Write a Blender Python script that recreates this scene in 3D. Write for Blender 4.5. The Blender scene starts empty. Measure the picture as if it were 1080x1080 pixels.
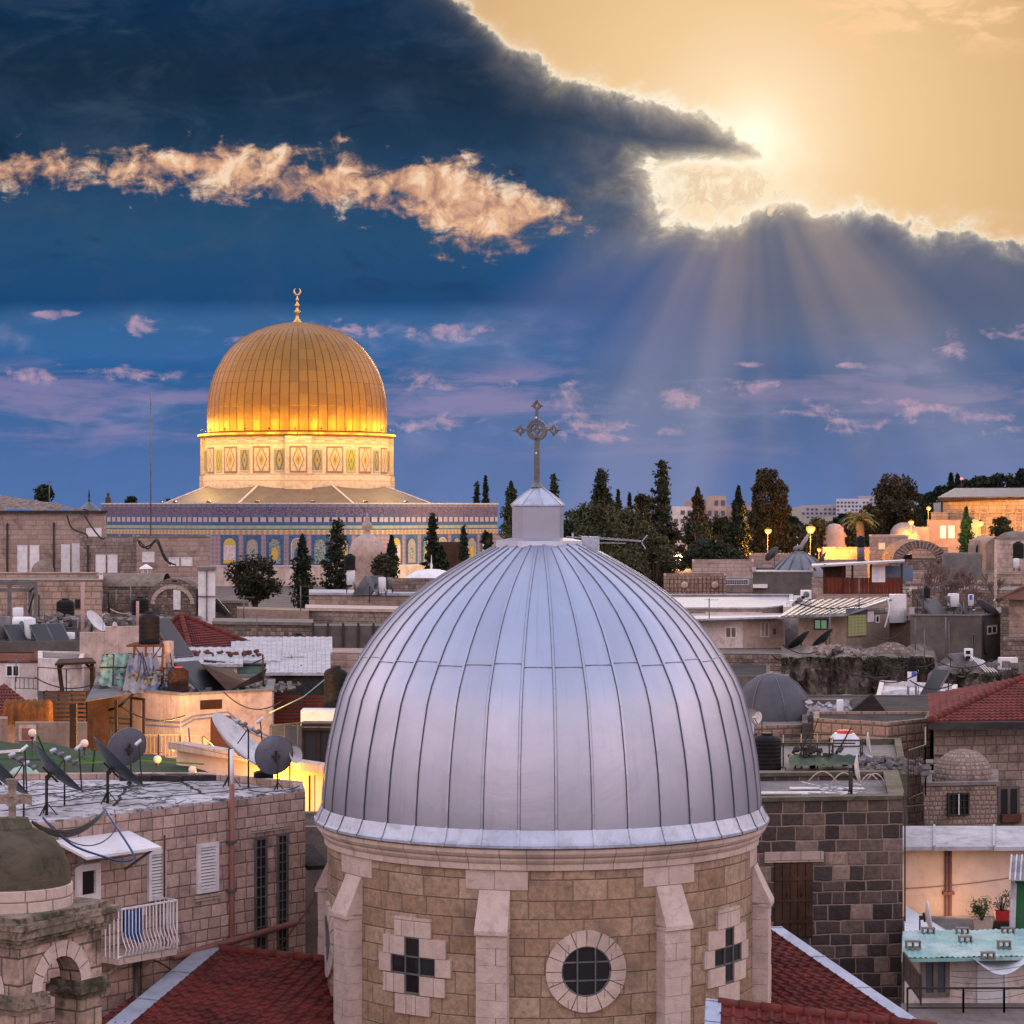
import bpy, math, random
from mathutils import Vector, Matrix
from math import sin, cos, pi, radians as R, sqrt, atan2, hypot
S = bpy.context.scene
COL = S.collection
F = 2600.0            # focal length in photo pixels
CZ = 30.0             # camera height
random.seed(7)
cam = bpy.data.cameras.new('camera'); camo = bpy.data.objects.new('camera', cam); COL.objects.link(camo)
camo.location = (0, 0, CZ); camo.rotation_euler = (R(90), 0, 0)
cam.sensor_width = 36; cam.lens = 36*F/1080; cam.clip_start = .5; cam.clip_end = 6000
S.camera = camo
S.view_settings.view_transform = 'Standard'; S.view_settings.look = 'None'
S.view_settings.exposure = 0; S.view_settings.gamma = 1
S.render.resolution_x = 1024; S.render.resolution_y = 1024
def lin(*c):
 if len(c) == 1: c = c[0]
 return tuple(((v/255)/12.92 if v/255 <= .04045 else ((v/255+.055)/1.055)**2.4) for v in c)
class E:
 def __init__(s, nt, k): s.nt = nt; s.k = k
 def _m(s, op, *a, clamp=False):
  n = s.nt.nodes.new('ShaderNodeMath'); n.operation = op; n.use_clamp = clamp
  for i, v in enumerate((s,)+a):
   if isinstance(v, E): s.nt.links.new(v.k, n.inputs[i])
   else: n.inputs[i].default_value = v
  return E(s.nt, n.outputs[0])
 def __add__(s, o): return s._m('ADD', o)
 __radd__ = __add__
 def __sub__(s, o): return s._m('SUBTRACT', o)
 def __rsub__(s, o): return (s*-1)+o
 def __mul__(s, o): return s._m('MULTIPLY', o)
 __rmul__ = __mul__
 def __truediv__(s, o): return s._m('DIVIDE', o)
 def mn(s, o): return s._m('MINIMUM', o)
 def mx(s, o): return s._m('MAXIMUM', o)
 def ab(s): return s._m('ABSOLUTE')
 def pw(s, o): return s._m('POWER', o)
 def sq(s): return s._m('SQRT')
 def exp(s): return s._m('EXPONENT')
 def at2(s, o): return s._m('ARCTAN2', o)
 def gt(s, o): return s._m('GREATER_THAN', o)
 def fr(s): return s._m('FRACT')
 def fl(s): return s._m('FLOOR')
 def pp(s, o): return s._m('PINGPONG', o)
 def sinn(s): return s._m('SINE')
 def cl(s): return s._m('ADD', 0.0, clamp=True)
 def ss(s, a, b, lo=0., hi=1.):
  n = s.nt.nodes.new('ShaderNodeMapRange'); n.interpolation_type = 'SMOOTHSTEP'
  s.nt.links.new(s.k, n.inputs[0])
  if a > b: a, b, lo, hi = b, a, hi, lo
  n.inputs[1].default_value = a; n.inputs[2].default_value = b; n.inputs[3].default_value = lo; n.inputs[4].default_value = hi
  return E(s.nt, n.outputs[0])
 def ls(s, a, b, lo=0., hi=1.):
  n = s.nt.nodes.new('ShaderNodeMapRange'); s.nt.links.new(s.k, n.inputs[0])
  n.inputs[1].default_value = a; n.inputs[2].default_value = b; n.inputs[3].default_value = lo; n.inputs[4].default_value = hi
  return E(s.nt, n.outputs[0])
def rgba(c): return tuple(c)+(1.,) if len(c) == 3 else tuple(c)
def xyz(nt, x, y, z=0.):
 n = nt.nodes.new('ShaderNodeCombineXYZ')
 for i, v in enumerate((x, y, z)):
  if isinstance(v, E): nt.links.new(v.k, n.inputs[i])
  else: n.inputs[i].default_value = v
 return n.outputs[0]
def sep(nt, k):
 n = nt.nodes.new('ShaderNodeSeparateXYZ'); nt.links.new(k, n.inputs[0])
 return E(nt, n.outputs[0]), E(nt, n.outputs[1]), E(nt, n.outputs[2])
def noise(nt, vec, scale=1., det=4., rough=.5, dist=0.):
 n = nt.nodes.new('ShaderNodeTexNoise'); nt.links.new(vec, n.inputs['Vector'])
 n.inputs['Scale'].default_value = scale; n.inputs['Detail'].default_value = det
 n.inputs['Roughness'].default_value = rough; n.inputs['Distortion'].default_value = dist
 return E(nt, n.outputs['Fac'])
def curve(nt, x, pts, x0, x1, y0, y1):
 n = nt.nodes.new('ShaderNodeFloatCurve'); c = n.mapping.curves[0]
 q = [((a-x0)/(x1-x0), (b-y0)/(y1-y0)) for a, b in pts]
 c.points[0].location = q[0]; c.points[1].location = q[-1]
 for p in q[1:-1]: c.points.new(*p)
 for p in c.points: p.handle_type = 'AUTO_CLAMPED'
 n.mapping.update()
 nt.links.new(((x-x0)/(x1-x0)).k, n.inputs['Value'])
 return E(nt, n.outputs[0])*(y1-y0)+y0
def mixc(nt, f, a, b, mode='MIX'):
 n = nt.nodes.new('ShaderNodeMix'); n.data_type = 'RGBA'; n.blend_type = mode
 for i, v in ((0, f), (6, a), (7, b)):
  if isinstance(v, E): nt.links.new(v.k, n.inputs[i])
  elif isinstance(v, bpy.types.NodeSocket): nt.links.new(v, n.inputs[i])
  elif isinstance(v, (int, float)): n.inputs[i].default_value = v
  else: n.inputs[i].default_value = rgba(v)
 return n.outputs[2]
def ramp(nt, f, stops, interp='LINEAR'):
 n = nt.nodes.new('ShaderNodeValToRGB'); n.color_ramp.interpolation = interp
 nt.links.new(f.k if isinstance(f, E) else f, n.inputs[0])
 e = n.color_ramp.elements
 e[0].position, e[0].color = stops[0][0], rgba(stops[0][1]); e[1].position, e[1].color = stops[-1][0], rgba(stops[-1][1])
 for p, c in stops[1:-1]:
  q = e.new(p); q.color = rgba(c)
 return n.outputs[0]
W = bpy.data.worlds.new('World'); S.world = W; W.use_nodes = True
nt = W.node_tree; nt.nodes.clear()
SUN_AZ, SUN_EL = math.atan2(262, F), math.atan2(385, F)
tc = nt.nodes.new('ShaderNodeTexCoord'); dx, dy, dz = sep(nt, tc.outputs['Generated'])
dyy = dy.mx(.25)
u = dx/dyy*F+540.; v = 540.-dz/dyy*F           # direction (tangent) coordinates around the +Y axis
vec = xyz(nt, u*.01, v*.01)
vecs = xyz(nt, u*.01, v*.022)
nb = noise(nt, vec, 1.3, 8, .6, .6)-.5         # billows
nf = noise(nt, vec, 4., 7, .65, .5)-.5
nw = noise(nt, vecs, .6, 6, .55, .4)-.5        # stretched wisps
nw2 = noise(nt, vecs, 1.6, 6, .6, .5)-.5
sx, sy = 796., 142.
du, dv = u-sx, v-sy
rs = (du*du+dv*dv+1.).sq()
gold = ramp(nt, rs/700., [(0., lin(255, 244, 218)), (.08, lin(252, 222, 180)), (.2, lin(242, 204, 154)), (.42, lin(224, 182, 134)), (.7, lin(180, 146, 110)), (1., lin(140, 130, 112))])
wisp = (nw2*1.6+nw).ss(-.05, .2)*(v.ss(70, 20)*u.ss(820, 900)+.12*rs.ss(300, 100))
gold = mixc(nt, wisp, gold, lin(252, 206, 156))
blue = ramp(nt, (v+nw*26.)/560., [(0., lin(12, 46, 78)), (.14, lin(22, 44, 66)), (.27, lin(26, 56, 84)), (.36, lin(34, 70, 106)), (.45, lin(34, 78, 116)), (.565, lin(24, 72, 120)), (.6, lin(52, 98, 148)), (.66, lin(50, 102, 158)), (.7, lin(34, 92, 150)), (.76, lin(60, 102, 154)), (.88, lin(76, 110, 168)), (1., lin(84, 118, 176))])
blue = mixc(nt, (nb*1.2+nw).ss(-.3, .35)*v.ss(120, 330)*.0+(nb+nw*.7).ss(-.1, .4)*.3, blue, lin(70, 88, 116))
band = (nw2*.6+nw).ss(.0, .3)*v.ss(320, 345)*v.ss(520, 430)
blue = mixc(nt, band*.5, blue, lin(140, 146, 192))
fold = noise(nt, xyz(nt, u*.01, v*.026, 7.), .55, 6, .6, .8)
blue = mixc(nt, fold.ss(.5, .7)*.4*v.ss(330, 240), blue, lin(66, 84, 104))
blue = mixc(nt, fold.ss(.47, .3)*.5*v.ss(340, 250), blue, lin(12, 30, 52))
mv = noise(nt, xyz(nt, u*.01, v*.06, 4.), .5, 6, .6, .4)
blue = mixc(nt, mv.ss(.46, .66)*.6*v.ss(370, 400)*v.ss(500, 440), blue, lin(150, 134, 176))
blue = mixc(nt, u.ss(560, 760)*v.ss(560, 380)*v.ss(180, 300)*.8*(1.-v.ss(330, 400)*.6), blue, lin(80, 96, 128))
blue = mixc(nt, (1.-u.ss(100, 760))*0.+(u.ss(480, 620)*u.ss(820, 700)*v.ss(215, 300)*v.ss(400, 350))*.6, blue, lin(22, 84, 150))
edge = curve(nt, u, [(0, -90), (330, -70), (440, -30), (490, 0), (525, 38), (560, 62), (600, 78), (640, 98), (700, 114), (745, 124), (790, 146), (812, 160), (826, 190), (850, 290), (1080, 299)], 0, 1080, -100, 300)
ew = nb*85.+nf*36.
edge2 = curve(nt, u, [(0, 260), (690, 240), (715, 236), (745, 234), (780, 226), (830, 213), (870, 226), (905, 216), (950, 236), (1000, 242), (1080, 250)], 0, 1080, 100, 300)
dt = ((u-770.)/80.); dt2 = (v-165.)/45.
near = ((dt*dt+dt2*dt2)*-1.).exp()
ew = ew*(1.-near*.25)
upper = (v-edge).mn(((174.-v)*1.2).mx((700.-u)*.45))
dd = upper.mx(v-edge2)+ew                      # >0 inside the bank
inb = dd.ss(-3., 7.)
gx, gy = (u-762.)/92., (v-190.)/38.
hole = (.95-(gx*gx+gy*gy).sq()+nb*3.4+nf*2.4)
holem = hole.ss(.0, .35)
cy = curve(nt, u, [(0, 176), (120, 178), (200, 176), (300, 190), (420, 196), (480, 216), (540, 226), (600, 236), (640, 242), (1080, 260)], 0, 1080, 100, 300)
th = curve(nt, u, [(0, 17), (120, 16), (200, 22), (300, 27), (420, 27), (480, 42), (530, 38), (580, 14), (625, 2), (660, -60), (1080, -60)], 0, 1080, -60, 60)
rib = (th-(v-cy+nw*40.).ab())/20.+nf*3.2+nb*2.2+nw2*5.
ribm = rib.ss(-.35, 1.15)
fl = None
for (a, b, c, d) in [(147, 347, 14, 14), (120, 392, 70, 8), (30, 398, 40, 9), (350, 348, 45, 9), (258, 361, 18, 5), (465, 349, 30, 10), (515, 347, 14, 4), (440, 408, 40, 12), (530, 405, 14, 6), (455, 445, 60, 9), (625, 449, 50, 14), (690, 455, 30, 5), (610, 422, 34, 12), (585, 406, 24, 5), (715, 420, 34, 9), (782, 412, 45, 11), (860, 430, 30, 10), (895, 448, 36, 10), (930, 424, 44, 4), (1015, 362, 28, 15), (1060, 352, 40, 8), (1010, 435, 48, 12), (1065, 456, 30, 6), (770, 456, 16, 4), (900, 386, 18, 3), (60, 332, 30, 4), (805, 384, 30, 3)]:
 e = (u-a)/(c*1.5); g = (v-b)/(d*1.5)
 q = (1.-(e*e+g*g)).mx(0.)
 fl = q if fl is None else fl.mx(q)
flm = (fl*1.25+nf*3.2+nw2*6.5-.72).ss(.0, 1.3)*(fl*6.).cl()
col = blue
ang = du.at2(dv.mx(1.))                          # 0 = straight down
an = noise(nt, xyz(nt, ang*1.7, rs*.0004), 1.5, 2, .5)-.5
an2 = noise(nt, xyz(nt, ang*5., rs*.0003, 3.), 1.4, 2, .5)-.5
ray = (an*2.2+an2*.2+.46).cl()*(dv/50.).cl()*(rs/-260.).exp()
fan = (1.-((ang-.2)/1.25)*((ang-.2)/1.25)).cl()
col = mixc(nt, (ray*fan*.75).cl(), col, lin(226, 186, 150))
low = (an*2.+an2*.5+.2).cl()*(dv/120.).cl()*fan*v.ss(300, 420)
col = mixc(nt, (low*.45).cl(), col, lin(150, 164, 206))
col = mixc(nt, (flm*(.5+nf*1.4)).cl(), col, mixc(nt, (u/1080.).cl(), lin(196, 160, 178), lin(206, 168, 184)))
ribc = ramp(nt, (nf*2.6+nb*2.2+.55).cl(), [(0., lin(120, 104, 112)), (.45, lin(200, 150, 124)), (.8, lin(242, 192, 152)), (1., lin(252, 220, 190))])
col = mixc(nt, (ribm*.92).cl(), col, ribc)
holec = ramp(nt, hole.cl(), [(0., lin(176, 150, 130)), (.3, lin(236, 206, 170)), (.7, lin(255, 240, 212)), (1., lin(255, 250, 236))])
body = mixc(nt, dd.ss(70., 0.)*rs.ss(420., 60.)*.45, col, lin(104, 110, 128))
gold = mixc(nt, (v.ss(120, 165)*u.ss(660, 720)*u.ss(900, 800)*(.5+nf*2.+nb)).cl(), gold, lin(255, 242, 216))
col = mixc(nt, inb, gold, body)
col = mixc(nt, holem*u.ss(655, 705)*v.ss(150, 178)*.95, col, holec)
rim = (dd.ab()/-6.).exp()*(rs/-300.).exp()*1.6
col = mixc(nt, rim.cl(), col, lin(255, 244, 220))
rim2 = ((dd-10.).ab()/-14.).exp()*(rs/-260.).exp()*.55*(nf*2.+.7).cl()
col = mixc(nt, rim2.cl(), col, lin(230, 200, 160))
core = ((rs+nb*30.)/-26.).exp()
bo = nt.nodes.new('ShaderNodeVectorMath'); bo.operation = 'SCALE'
bo.inputs[0].default_value = lin(255, 236, 200); nt.links.new((core*.35).k, bo.inputs[3])
col = mixc(nt, 1., col, bo.outputs[0], 'ADD')
zz = dz.cl()
amb = ramp(nt, zz, [(0., (.36, .29, .34)), (.12, (1.35, .96, .92)), (.34, (2.6, 1.90, 1.88)), (.65, (1.30, 1.30, 1.68)), (1., (.84, .98, 1.42))])
an3 = noise(nt, tc.outputs['Generated'], 3.2, 5, .55)
amb = mixc(nt, an3.ss(.42, .62)*.4, amb, (1.5, 1.2, 1.3))
amb = mixc(nt, dz.ss(-.02, -.15), amb, (.12, .10, .10))
fm = dy.ss(.74, .93)
col = mixc(nt, fm, amb, col)
bgc = nt.nodes.new('ShaderNodeBackground'); nt.links.new(col, bgc.inputs[0]); bgc.inputs[1].default_value = 1.0
sky = nt.nodes.new('ShaderNodeTexSky'); sky.sky_type = 'NISHITA'; sky.sun_disc = False
sky.sun_elevation = SUN_EL; sky.sun_rotation = SUN_AZ; sky.altitude = 750; sky.dust_density = 1.5
bgs = nt.nodes.new('ShaderNodeBackground'); nt.links.new(sky.outputs[0], bgs.inputs[0]); bgs.inputs[1].default_value = .06
ms = nt.nodes.new('ShaderNodeMixShader'); ms.inputs[0].default_value = .998
nt.links.new(bgs.outputs[0], ms.inputs[1]); nt.links.new(bgc.outputs[0], ms.inputs[2])
wo = nt.nodes.new('ShaderNodeOutputWorld'); nt.links.new(ms.outputs[0], wo.inputs[0])
W.cycles.sampling_method = 'MANUAL'; W.cycles.sample_map_resolution = 512
sl = bpy.data.lights.new('sun', 'SUN'); sl.energy = .5; sl.angle = R(10); sl.color = (1., .80, .58)
so = bpy.data.objects.new('sun', sl); COL.objects.link(so)
sd = Vector((sin(SUN_AZ)*cos(SUN_EL), cos(SUN_AZ)*cos(SUN_EL), sin(SUN_EL)))
so.rotation_euler = sd.to_track_quat('Z', 'Y').to_euler()
def V(*a): return Vector(a)
def at(x, y, Y): return Vector(((x-540)*Y/F, Y, CZ-(y-540)*Y/F))
def zr(y, Y): return CZ-(y-540)*Y/F
def pxm(p, Y): return p*Y/F
class MB:
 def __init__(s): s.v = []; s.f = []; s.uv = []; s.sm = []
 def add(s, vs, fs, uvs=None, smooth=False):
  b = len(s.v); s.v += [Vector(p) for p in vs]
  for i, f in enumerate(fs):
   s.f.append([b+k for k in f]); s.uv.append(uvs[i] if uvs else None); s.sm.append(smooth)
  return s
 def quad(s, a, b, c, d, uv=None): return s.add([a, b, c, d], [(0, 1, 2, 3)], [uv] if uv else None)
 def poly(s, pts): return s.add(pts, [tuple(range(len(pts)))])
 def box(s, c, sz, rz=0., M=None):
  hx, hy, hz = sz[0]/2, sz[1]/2, sz[2]/2
  m = M if M is not None else Matrix.Rotation(rz, 3, 'Z')
  c = Vector(c)
  p = [c+m@V(x*hx, y*hy, z*hz) for z in (-1, 1) for y in (-1, 1) for x in (-1, 1)]
  return s.add(p, [(0, 2, 3, 1), (4, 5, 7, 6), (0, 1, 5, 4), (2, 6, 7, 3), (0, 4, 6, 2), (1, 3, 7, 5)])
 def bar(s, a, b, w, h=None, up=V(0, 0, 1)):
  a, b = Vector(a), Vector(b); d = b-a; L = d.length
  if L < 1e-6: return s
  d = d/L
  if abs(d.dot(up)) > .98: up = V(0, 1, 0)
  x = d.cross(up).normalized(); z = x.cross(d)
  M = Matrix((x, d, z)).transposed()
  return s.box((a+b)/2, (w, L, h or w), M=M)
 def prism(s, pts, z0, z1, top=True, bot=False):
  n = len(pts); A = sum(pts[i][0]*pts[(i+1) % n][1]-pts[(i+1) % n][0]*pts[i][1] for i in range(n))
  if A < 0: pts = pts[::-1]
  z1f = z1 if callable(z1) else (lambda p: z1)
  lo = [V(p[0], p[1], z0) for p in pts]; hi = [V(p[0], p[1], z1f(p)) for p in pts]
  fs = [(i, (i+1) % n, n+(i+1) % n, n+i) for i in range(n)]
  if top: fs.append(tuple(range(n, 2*n)))
  if bot: fs.append(tuple(range(n-1, -1, -1)))
  return s.add(lo+hi, fs)
 def tube(s, pts, r, seg=6, cap=True, smooth=True):
  pts = [Vector(p) for p in pts]; n = len(pts)
  if n < 2: return s
  rr = r if isinstance(r, (list, tuple)) else [r]*n
  vs = []; t0 = (pts[1]-pts[0]).normalized()
  x = t0.cross(V(0, 0, 1) if abs(t0.z) < .9 else V(1, 0, 0)).normalized()
  for i in range(n):
   t = (pts[min(i+1, n-1)]-pts[max(i-1, 0)])
   t = t.normalized() if t.length > 1e-9 else t0
   x = (x-t*x.dot(t)); x = x.normalized() if x.length > 1e-6 else t.orthogonal().normalized()
   y = t.cross(x)
   vs += [pts[i]+(x*cos(2*pi*k/seg)+y*sin(2*pi*k/seg))*rr[i] for k in range(seg)]
  fs = [(i*seg+k, i*seg+(k+1) % seg, (i+1)*seg+(k+1) % seg, (i+1)*seg+k) for i in range(n-1) for k in range(seg)]
  if cap: fs += [tuple(range(seg-1, -1, -1)), tuple((n-1)*seg+k for k in range(seg))]
  return s.add(vs, fs, smooth=smooth)
 def lathe(s, c, prof, seg=24, a0=0., a1=2*pi, smooth=True, M=None, rx=1., ry=1.):
  c = Vector(c); full = abs(a1-a0-2*pi) < 1e-6; m = seg if full else seg+1
  vs = []; L = [0.]
  for i in range(1, len(prof)): L.append(L[-1]+hypot(prof[i][0]-prof[i-1][0], prof[i][1]-prof[i-1][1]))
  for (r, z) in prof:
   for k in range(m):
    a = a0+(a1-a0)*k/seg; p = V(r*cos(a)*rx, r*sin(a)*ry, z)
    vs.append(c+(M@p if M is not None else p))
  rm = max(p[0] for p in prof)
  fs = []; uv = []
  for i in range(len(prof)-1):
   for k in range(seg):
    k2 = (k+1) % m
    fs.append((i*m+k, i*m+k2, (i+1)*m+k2, (i+1)*m+k))
    ua, ub = rm*(a0+(a1-a0)*k/seg), rm*(a0+(a1-a0)*(k+1)/seg)
    uv.append([(ua, L[i]+c.z), (ub, L[i]+c.z), (ub, L[i+1]+c.z), (ua, L[i+1]+c.z)])
  return s.add(vs, fs, uv, smooth)
 def disc(s, c, n, r, seg=20):
  c = Vector(c); n = Vector(n).normalized(); x = n.orthogonal().normalized(); y = n.cross(x)
  return s.poly([c+(x*cos(2*pi*k/seg)+y*sin(2*pi*k/seg))*r for k in range(seg)])
 def build(s, name, mat, parent=None, smooth=None, **kw):
  me = bpy.data.meshes.new(name)
  off = Vector(parent['_o']) if parent is not None and '_o' in parent else V(0, 0, 0)
  if parent is not None and '_o' not in parent and parent.parent is not None and '_o' in parent.parent: off = Vector(parent.parent['_o'])
  me.from_pydata([tuple(p-off) for p in s.v], [], s.f)
  ul = me.uv_layers.new(name='UVMap')
  me.polygons.foreach_set('use_smooth', [bool(x) if smooth is None else smooth for x in s.sm])
  data = []
  for f, uvf in zip(s.f, s.uv):
   if uvf is not None: data += [c for q in uvf for c in q]; continue
   p = [s.v[i] for i in f]
   n = V(0, 0, 0)
   for i in range(len(p)):
    a, b = p[i], p[(i+1) % len(p)]
    n += V((a.y-b.y)*(a.z+b.z), (a.z-b.z)*(a.x+b.x), (a.x-b.x)*(a.y+b.y))
   n = n.normalized() if n.length > 1e-12 else V(0, 0, 1)
   if abs(n.z) > .75:
    for q in p: data += [q.x, q.y]
   else:
    t = V(-n.y, n.x, 0).normalized()
    for q in p: data += [q.dot(t), q.z]
  ul.data.foreach_set('uv', data)
  me.materials.append(mat)
  o = bpy.data.objects.new(name, me); COL.objects.link(o)
  if parent is not None: o.parent = parent
  for k, x in kw.items(): o[k] = x
  return o
def thing(name, label, cat, loc, group=None):
 o = bpy.data.objects.new(name, None); COL.objects.link(o); o.location = loc
 o.empty_display_size = .3
 o['label'] = label; o['category'] = cat; o['_o'] = tuple(loc)
 if group: o['group'] = group
 return o
def tag(o, label, cat, group=None):
 o['label'] = label; o['category'] = cat
 if group: o['group'] = group
 return o
def copy_tree(o, parent=None):
 c = o.copy(); COL.objects.link(c); c.parent = parent
 for ch in list(o.children): copy_tree(ch, c)
 return c
def newmat(name):
 m = bpy.data.materials.new(name); m.use_nodes = True; nt = m.node_tree
 b = nt.nodes['Principled BSDF']
 uvn = nt.nodes.new('ShaderNodeUVMap'); uvn.uv_map = 'UVMap'
 g = nt.nodes.new('ShaderNodeNewGeometry')
 return m, nt, b, uvn.outputs[0], g.outputs['Position']
def setk(nt, inp, val):
 if isinstance(val, E): nt.links.new(val.k, inp)
 elif isinstance(val, bpy.types.NodeSocket): nt.links.new(val, inp)
 elif isinstance(val, (tuple, list)): inp.default_value = rgba(val)
 else: inp.default_value = val
def bump(nt, b, h, dist=.02, st=1.):
 n = nt.nodes.new('ShaderNodeBump'); nt.links.new(h.k, n.inputs['Height'])
 n.inputs['Distance'].default_value = dist; n.inputs['Strength'].default_value = st
 nt.links.new(n.outputs[0], b.inputs['Normal'])
def dirty(name, c, c2=None, sc=1., rough=.8, metal=0., bmp=.01, dirt=(.08, .07, .06), da=.35, streak=0., emit=None, lo=.45, hi=.72, fine=12.):
 """a painted, plastered or plastic surface with uneven tone, grime and grain"""
 m, nt, b, uv, P = newmat(name)
 c2 = c2 or tuple(x*.72 for x in c)
 n1 = noise(nt, P, .9*sc, 5, .6); n2 = noise(nt, P, fine*sc, 4, .6); n3 = noise(nt, P, 3.3*sc, 6, .65, .6)
 col = mixc(nt, n1.ss(.32, .68), c, c2)
 d = n3.ss(lo, hi)
 if streak:
  uu, vv, _ = sep(nt, uv)
  n4 = noise(nt, xyz(nt, uu*4.5, vv*.35), 1.2, 5, .65)
  d = d.mx(n4.ss(.47, .7)*streak)
 col = mixc(nt, d*da, col, dirt)
 setk(nt, b.inputs['Base Color'], col)
 setk(nt, b.inputs['Roughness'], (n2*.3+(rough-.15)).cl()); b.inputs['Metallic'].default_value = metal
 b.inputs['Specular IOR Level'].default_value = .3 if rough < .6 and c[0] > .05 else .1
 if bmp: bump(nt, b, n2+n3*1.5, bmp)
 return m
def ashlar(name, rh, bw, cols, mortar, mw=.012, stain=(.05, .045, .04), sa=.5, ss_=(.5, .68), bd=.03, rub=.0, rough=.9, streak=.3, var=.25, zdark=None):
 """coursed stone: courses and block lengths vary, each block has its own tone"""
 m, nt, b, uv, P = newmat(name)
 uu, vv, _ = sep(nt, uv)
 dn = nt.nodes.new('ShaderNodeTexNoise'); nt.links.new(P, dn.inputs['Vector']); dn.inputs['Scale'].default_value = 2.5/ max(rh, .2)*.4; dn.inputs['Detail'].default_value = 3
 dx_, dy_, dz_ = sep(nt, dn.outputs['Color'])
 uu = uu+(dx_-.5)*(rub*.5+.02); vv = vv+(dy_-.5)*(rub*.5+.02)
 def vor(w, feat, rnd):
  n = nt.nodes.new('ShaderNodeTexVoronoi'); n.voronoi_dimensions = '1D'; n.feature = feat
  nt.links.new(w.k, n.inputs['W']); n.inputs['Scale'].default_value = 1; n.inputs['Randomness'].default_value = rnd
  return n
 w1 = vv/rh
 rc = vor(w1, 'F1', .45); rd = vor(w1, 'DISTANCE_TO_EDGE', .45)
 r1, r2, r3 = sep(nt, rc.outputs['Color'])
 w2 = uu/bw*(r2*.5+.75)+r1*913.7
 bc = vor(w2, 'F1', .7); bdg = vor(w2, 'DISTANCE_TO_EDGE', .7)
 b1, b2, b3 = sep(nt, bc.outputs['Color'])
 dd = (E(nt, rd.outputs['Distance'])*rh).mn(E(nt, bdg.outputs['Distance'])*bw)
 mort = dd.ss(mw*1.3, mw*.5)
 k = len(cols)
 cc = ramp(nt, b1, [((i)/(k-1) if k > 1 else 0, c) for i, c in enumerate(cols)])
 nA = noise(nt, P, 1.1, 5, .6, .3); nB = noise(nt, P, 9., 6, .65); nC = noise(nt, P, 28., 4, .7)
 cc = mixc(nt, ((nB-.5)*3.*var+.5).cl(), mixc(nt, .45, cc, (0, 0, 0)), mixc(nt, 1., cc, (1.3, 1.24, 1.18), 'MULTIPLY'))
 cc = mixc(nt, nC.ss(.56, .7)*b2*.6, cc, stain)
 cc = mixc(nt, mort, cc, mortar)
 s1 = nA.ss(*ss_)
 st = noise(nt, xyz(nt, uu*1.6, vv*.22), 1.3, 6, .65)
 s1 = s1.mx(st.ss(.5, .72)*streak)
 cc = mixc(nt, (s1*sa*(nB*1.1+.35)).cl(), cc, stain)
 setk(nt, b.inputs['Base Color'], cc); b.inputs['Roughness'].default_value = rough
 b.inputs['Specular IOR Level'].default_value = .25
 h = dd.ss(0., mw*2.5)*.6+nB*.5*(b3+.3)+nC*.18
 bump(nt, b, h, bd)
 return m
def plain(name, c, rough=.6, metal=0., emit=None, es=1.):
 m, nt, b, uv, P = newmat(name)
 n = noise(nt, P, 6., 4, .6)
 col = mixc(nt, n.ss(.35, .7)*.4, c, tuple(x*.6 for x in c))
 setk(nt, b.inputs['Base Color'], col); b.inputs['Roughness'].default_value = rough; b.inputs['Metallic'].default_value = metal
 if emit:
  b.inputs['Emission Color'].default_value = rgba(emit); b.inputs['Emission Strength'].default_value = es
 return m
M = {}
M['drum'] = ashlar('drum_stone', .36, .62, [(.25, .172, .112), (.33, .24, .165), (.28, .20, .138), (.38, .29, .21), (.26, .19, .14)], (.19, .14, .105), .008, sa=.45, bd=.03, var=.7)
M['trim'] = ashlar('trim_stone', .3, .45, [(.46, .38, .34), (.52, .44, .39), (.42, .34, .30)], (.17, .14, .12), .01, sa=.25, bd=.012, var=.3, rub=.005)
M['block'] = dirty('dressed_stone', (.50, .41, .365), (.42, .34, .30), sc=1.6, rough=.9, da=.3, bmp=.012)
M['ring'] = ashlar('carved_stone', .9, .5, [(.46, .38, .34), (.52, .44, .39)], (.2, .17, .15), .007, sa=.3, bd=.01, var=.3)
M['pink'] = ashlar('pink_limestone', .245, .35, [(.36, .265, .23), (.48, .35, .30), (.42, .32, .28), (.56, .43, .37), (.33, .25, .22), (.50, .37, .32)], (.15, .11, .095), .011, sa=.5, bd=.02, var=.5)
M['pinkold'] = ashlar('weathered_pink_stone', .36, .5, [(.27, .20, .165), (.38, .29, .24), (.31, .235, .20), (.44, .35, .29)], (.11, .085, .07), .012, stain=(.035, .03, .022), sa=.85, bd=.03, var=.7, ss_=(.45, .6), streak=.7)
M['mossyc'] = dirty('lichened_cornice', (.27, .22, .175), (.075, .07, .045), sc=1.3, da=.8, dirt=(.03, .03, .018), bmp=.02, lo=.42, hi=.62)
M['mossyl'] = dirty('lichened_stone', (.30, .24, .20), (.16, .13, .09), sc=2.5, da=.7, bmp=.02)
M['darkstone'] = ashlar('weathered_stone', .33, .46, [(.035, .029, .028), (.065, .052, .048), (.045, .038, .036), (.12, .092, .08), (.05, .042, .04), (.08, .064, .058), (.30, .23, .195), (.055, .046, .043), (.17, .13, .11), (.04, .034, .033)], (.24, .182, .155), .016, rub=.07, sa=.35, bd=.03, var=.8, streak=.1)
M['grey'] = ashlar('grey_limestone', .3, .42, [(.20, .165, .15), (.28, .23, .205), (.24, .20, .18), (.34, .28, .24)], (.12, .10, .09), .018, sa=.65, bd=.03, var=.6)
M['far'] = ashlar('old_limestone', .42, .75, [(.30, .23, .20), (.38, .29, .25), (.34, .26, .225), (.44, .34, .29)], (.25, .195, .17), .035, sa=.55, bd=.03, var=.5, ss_=(.48, .7))
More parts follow.
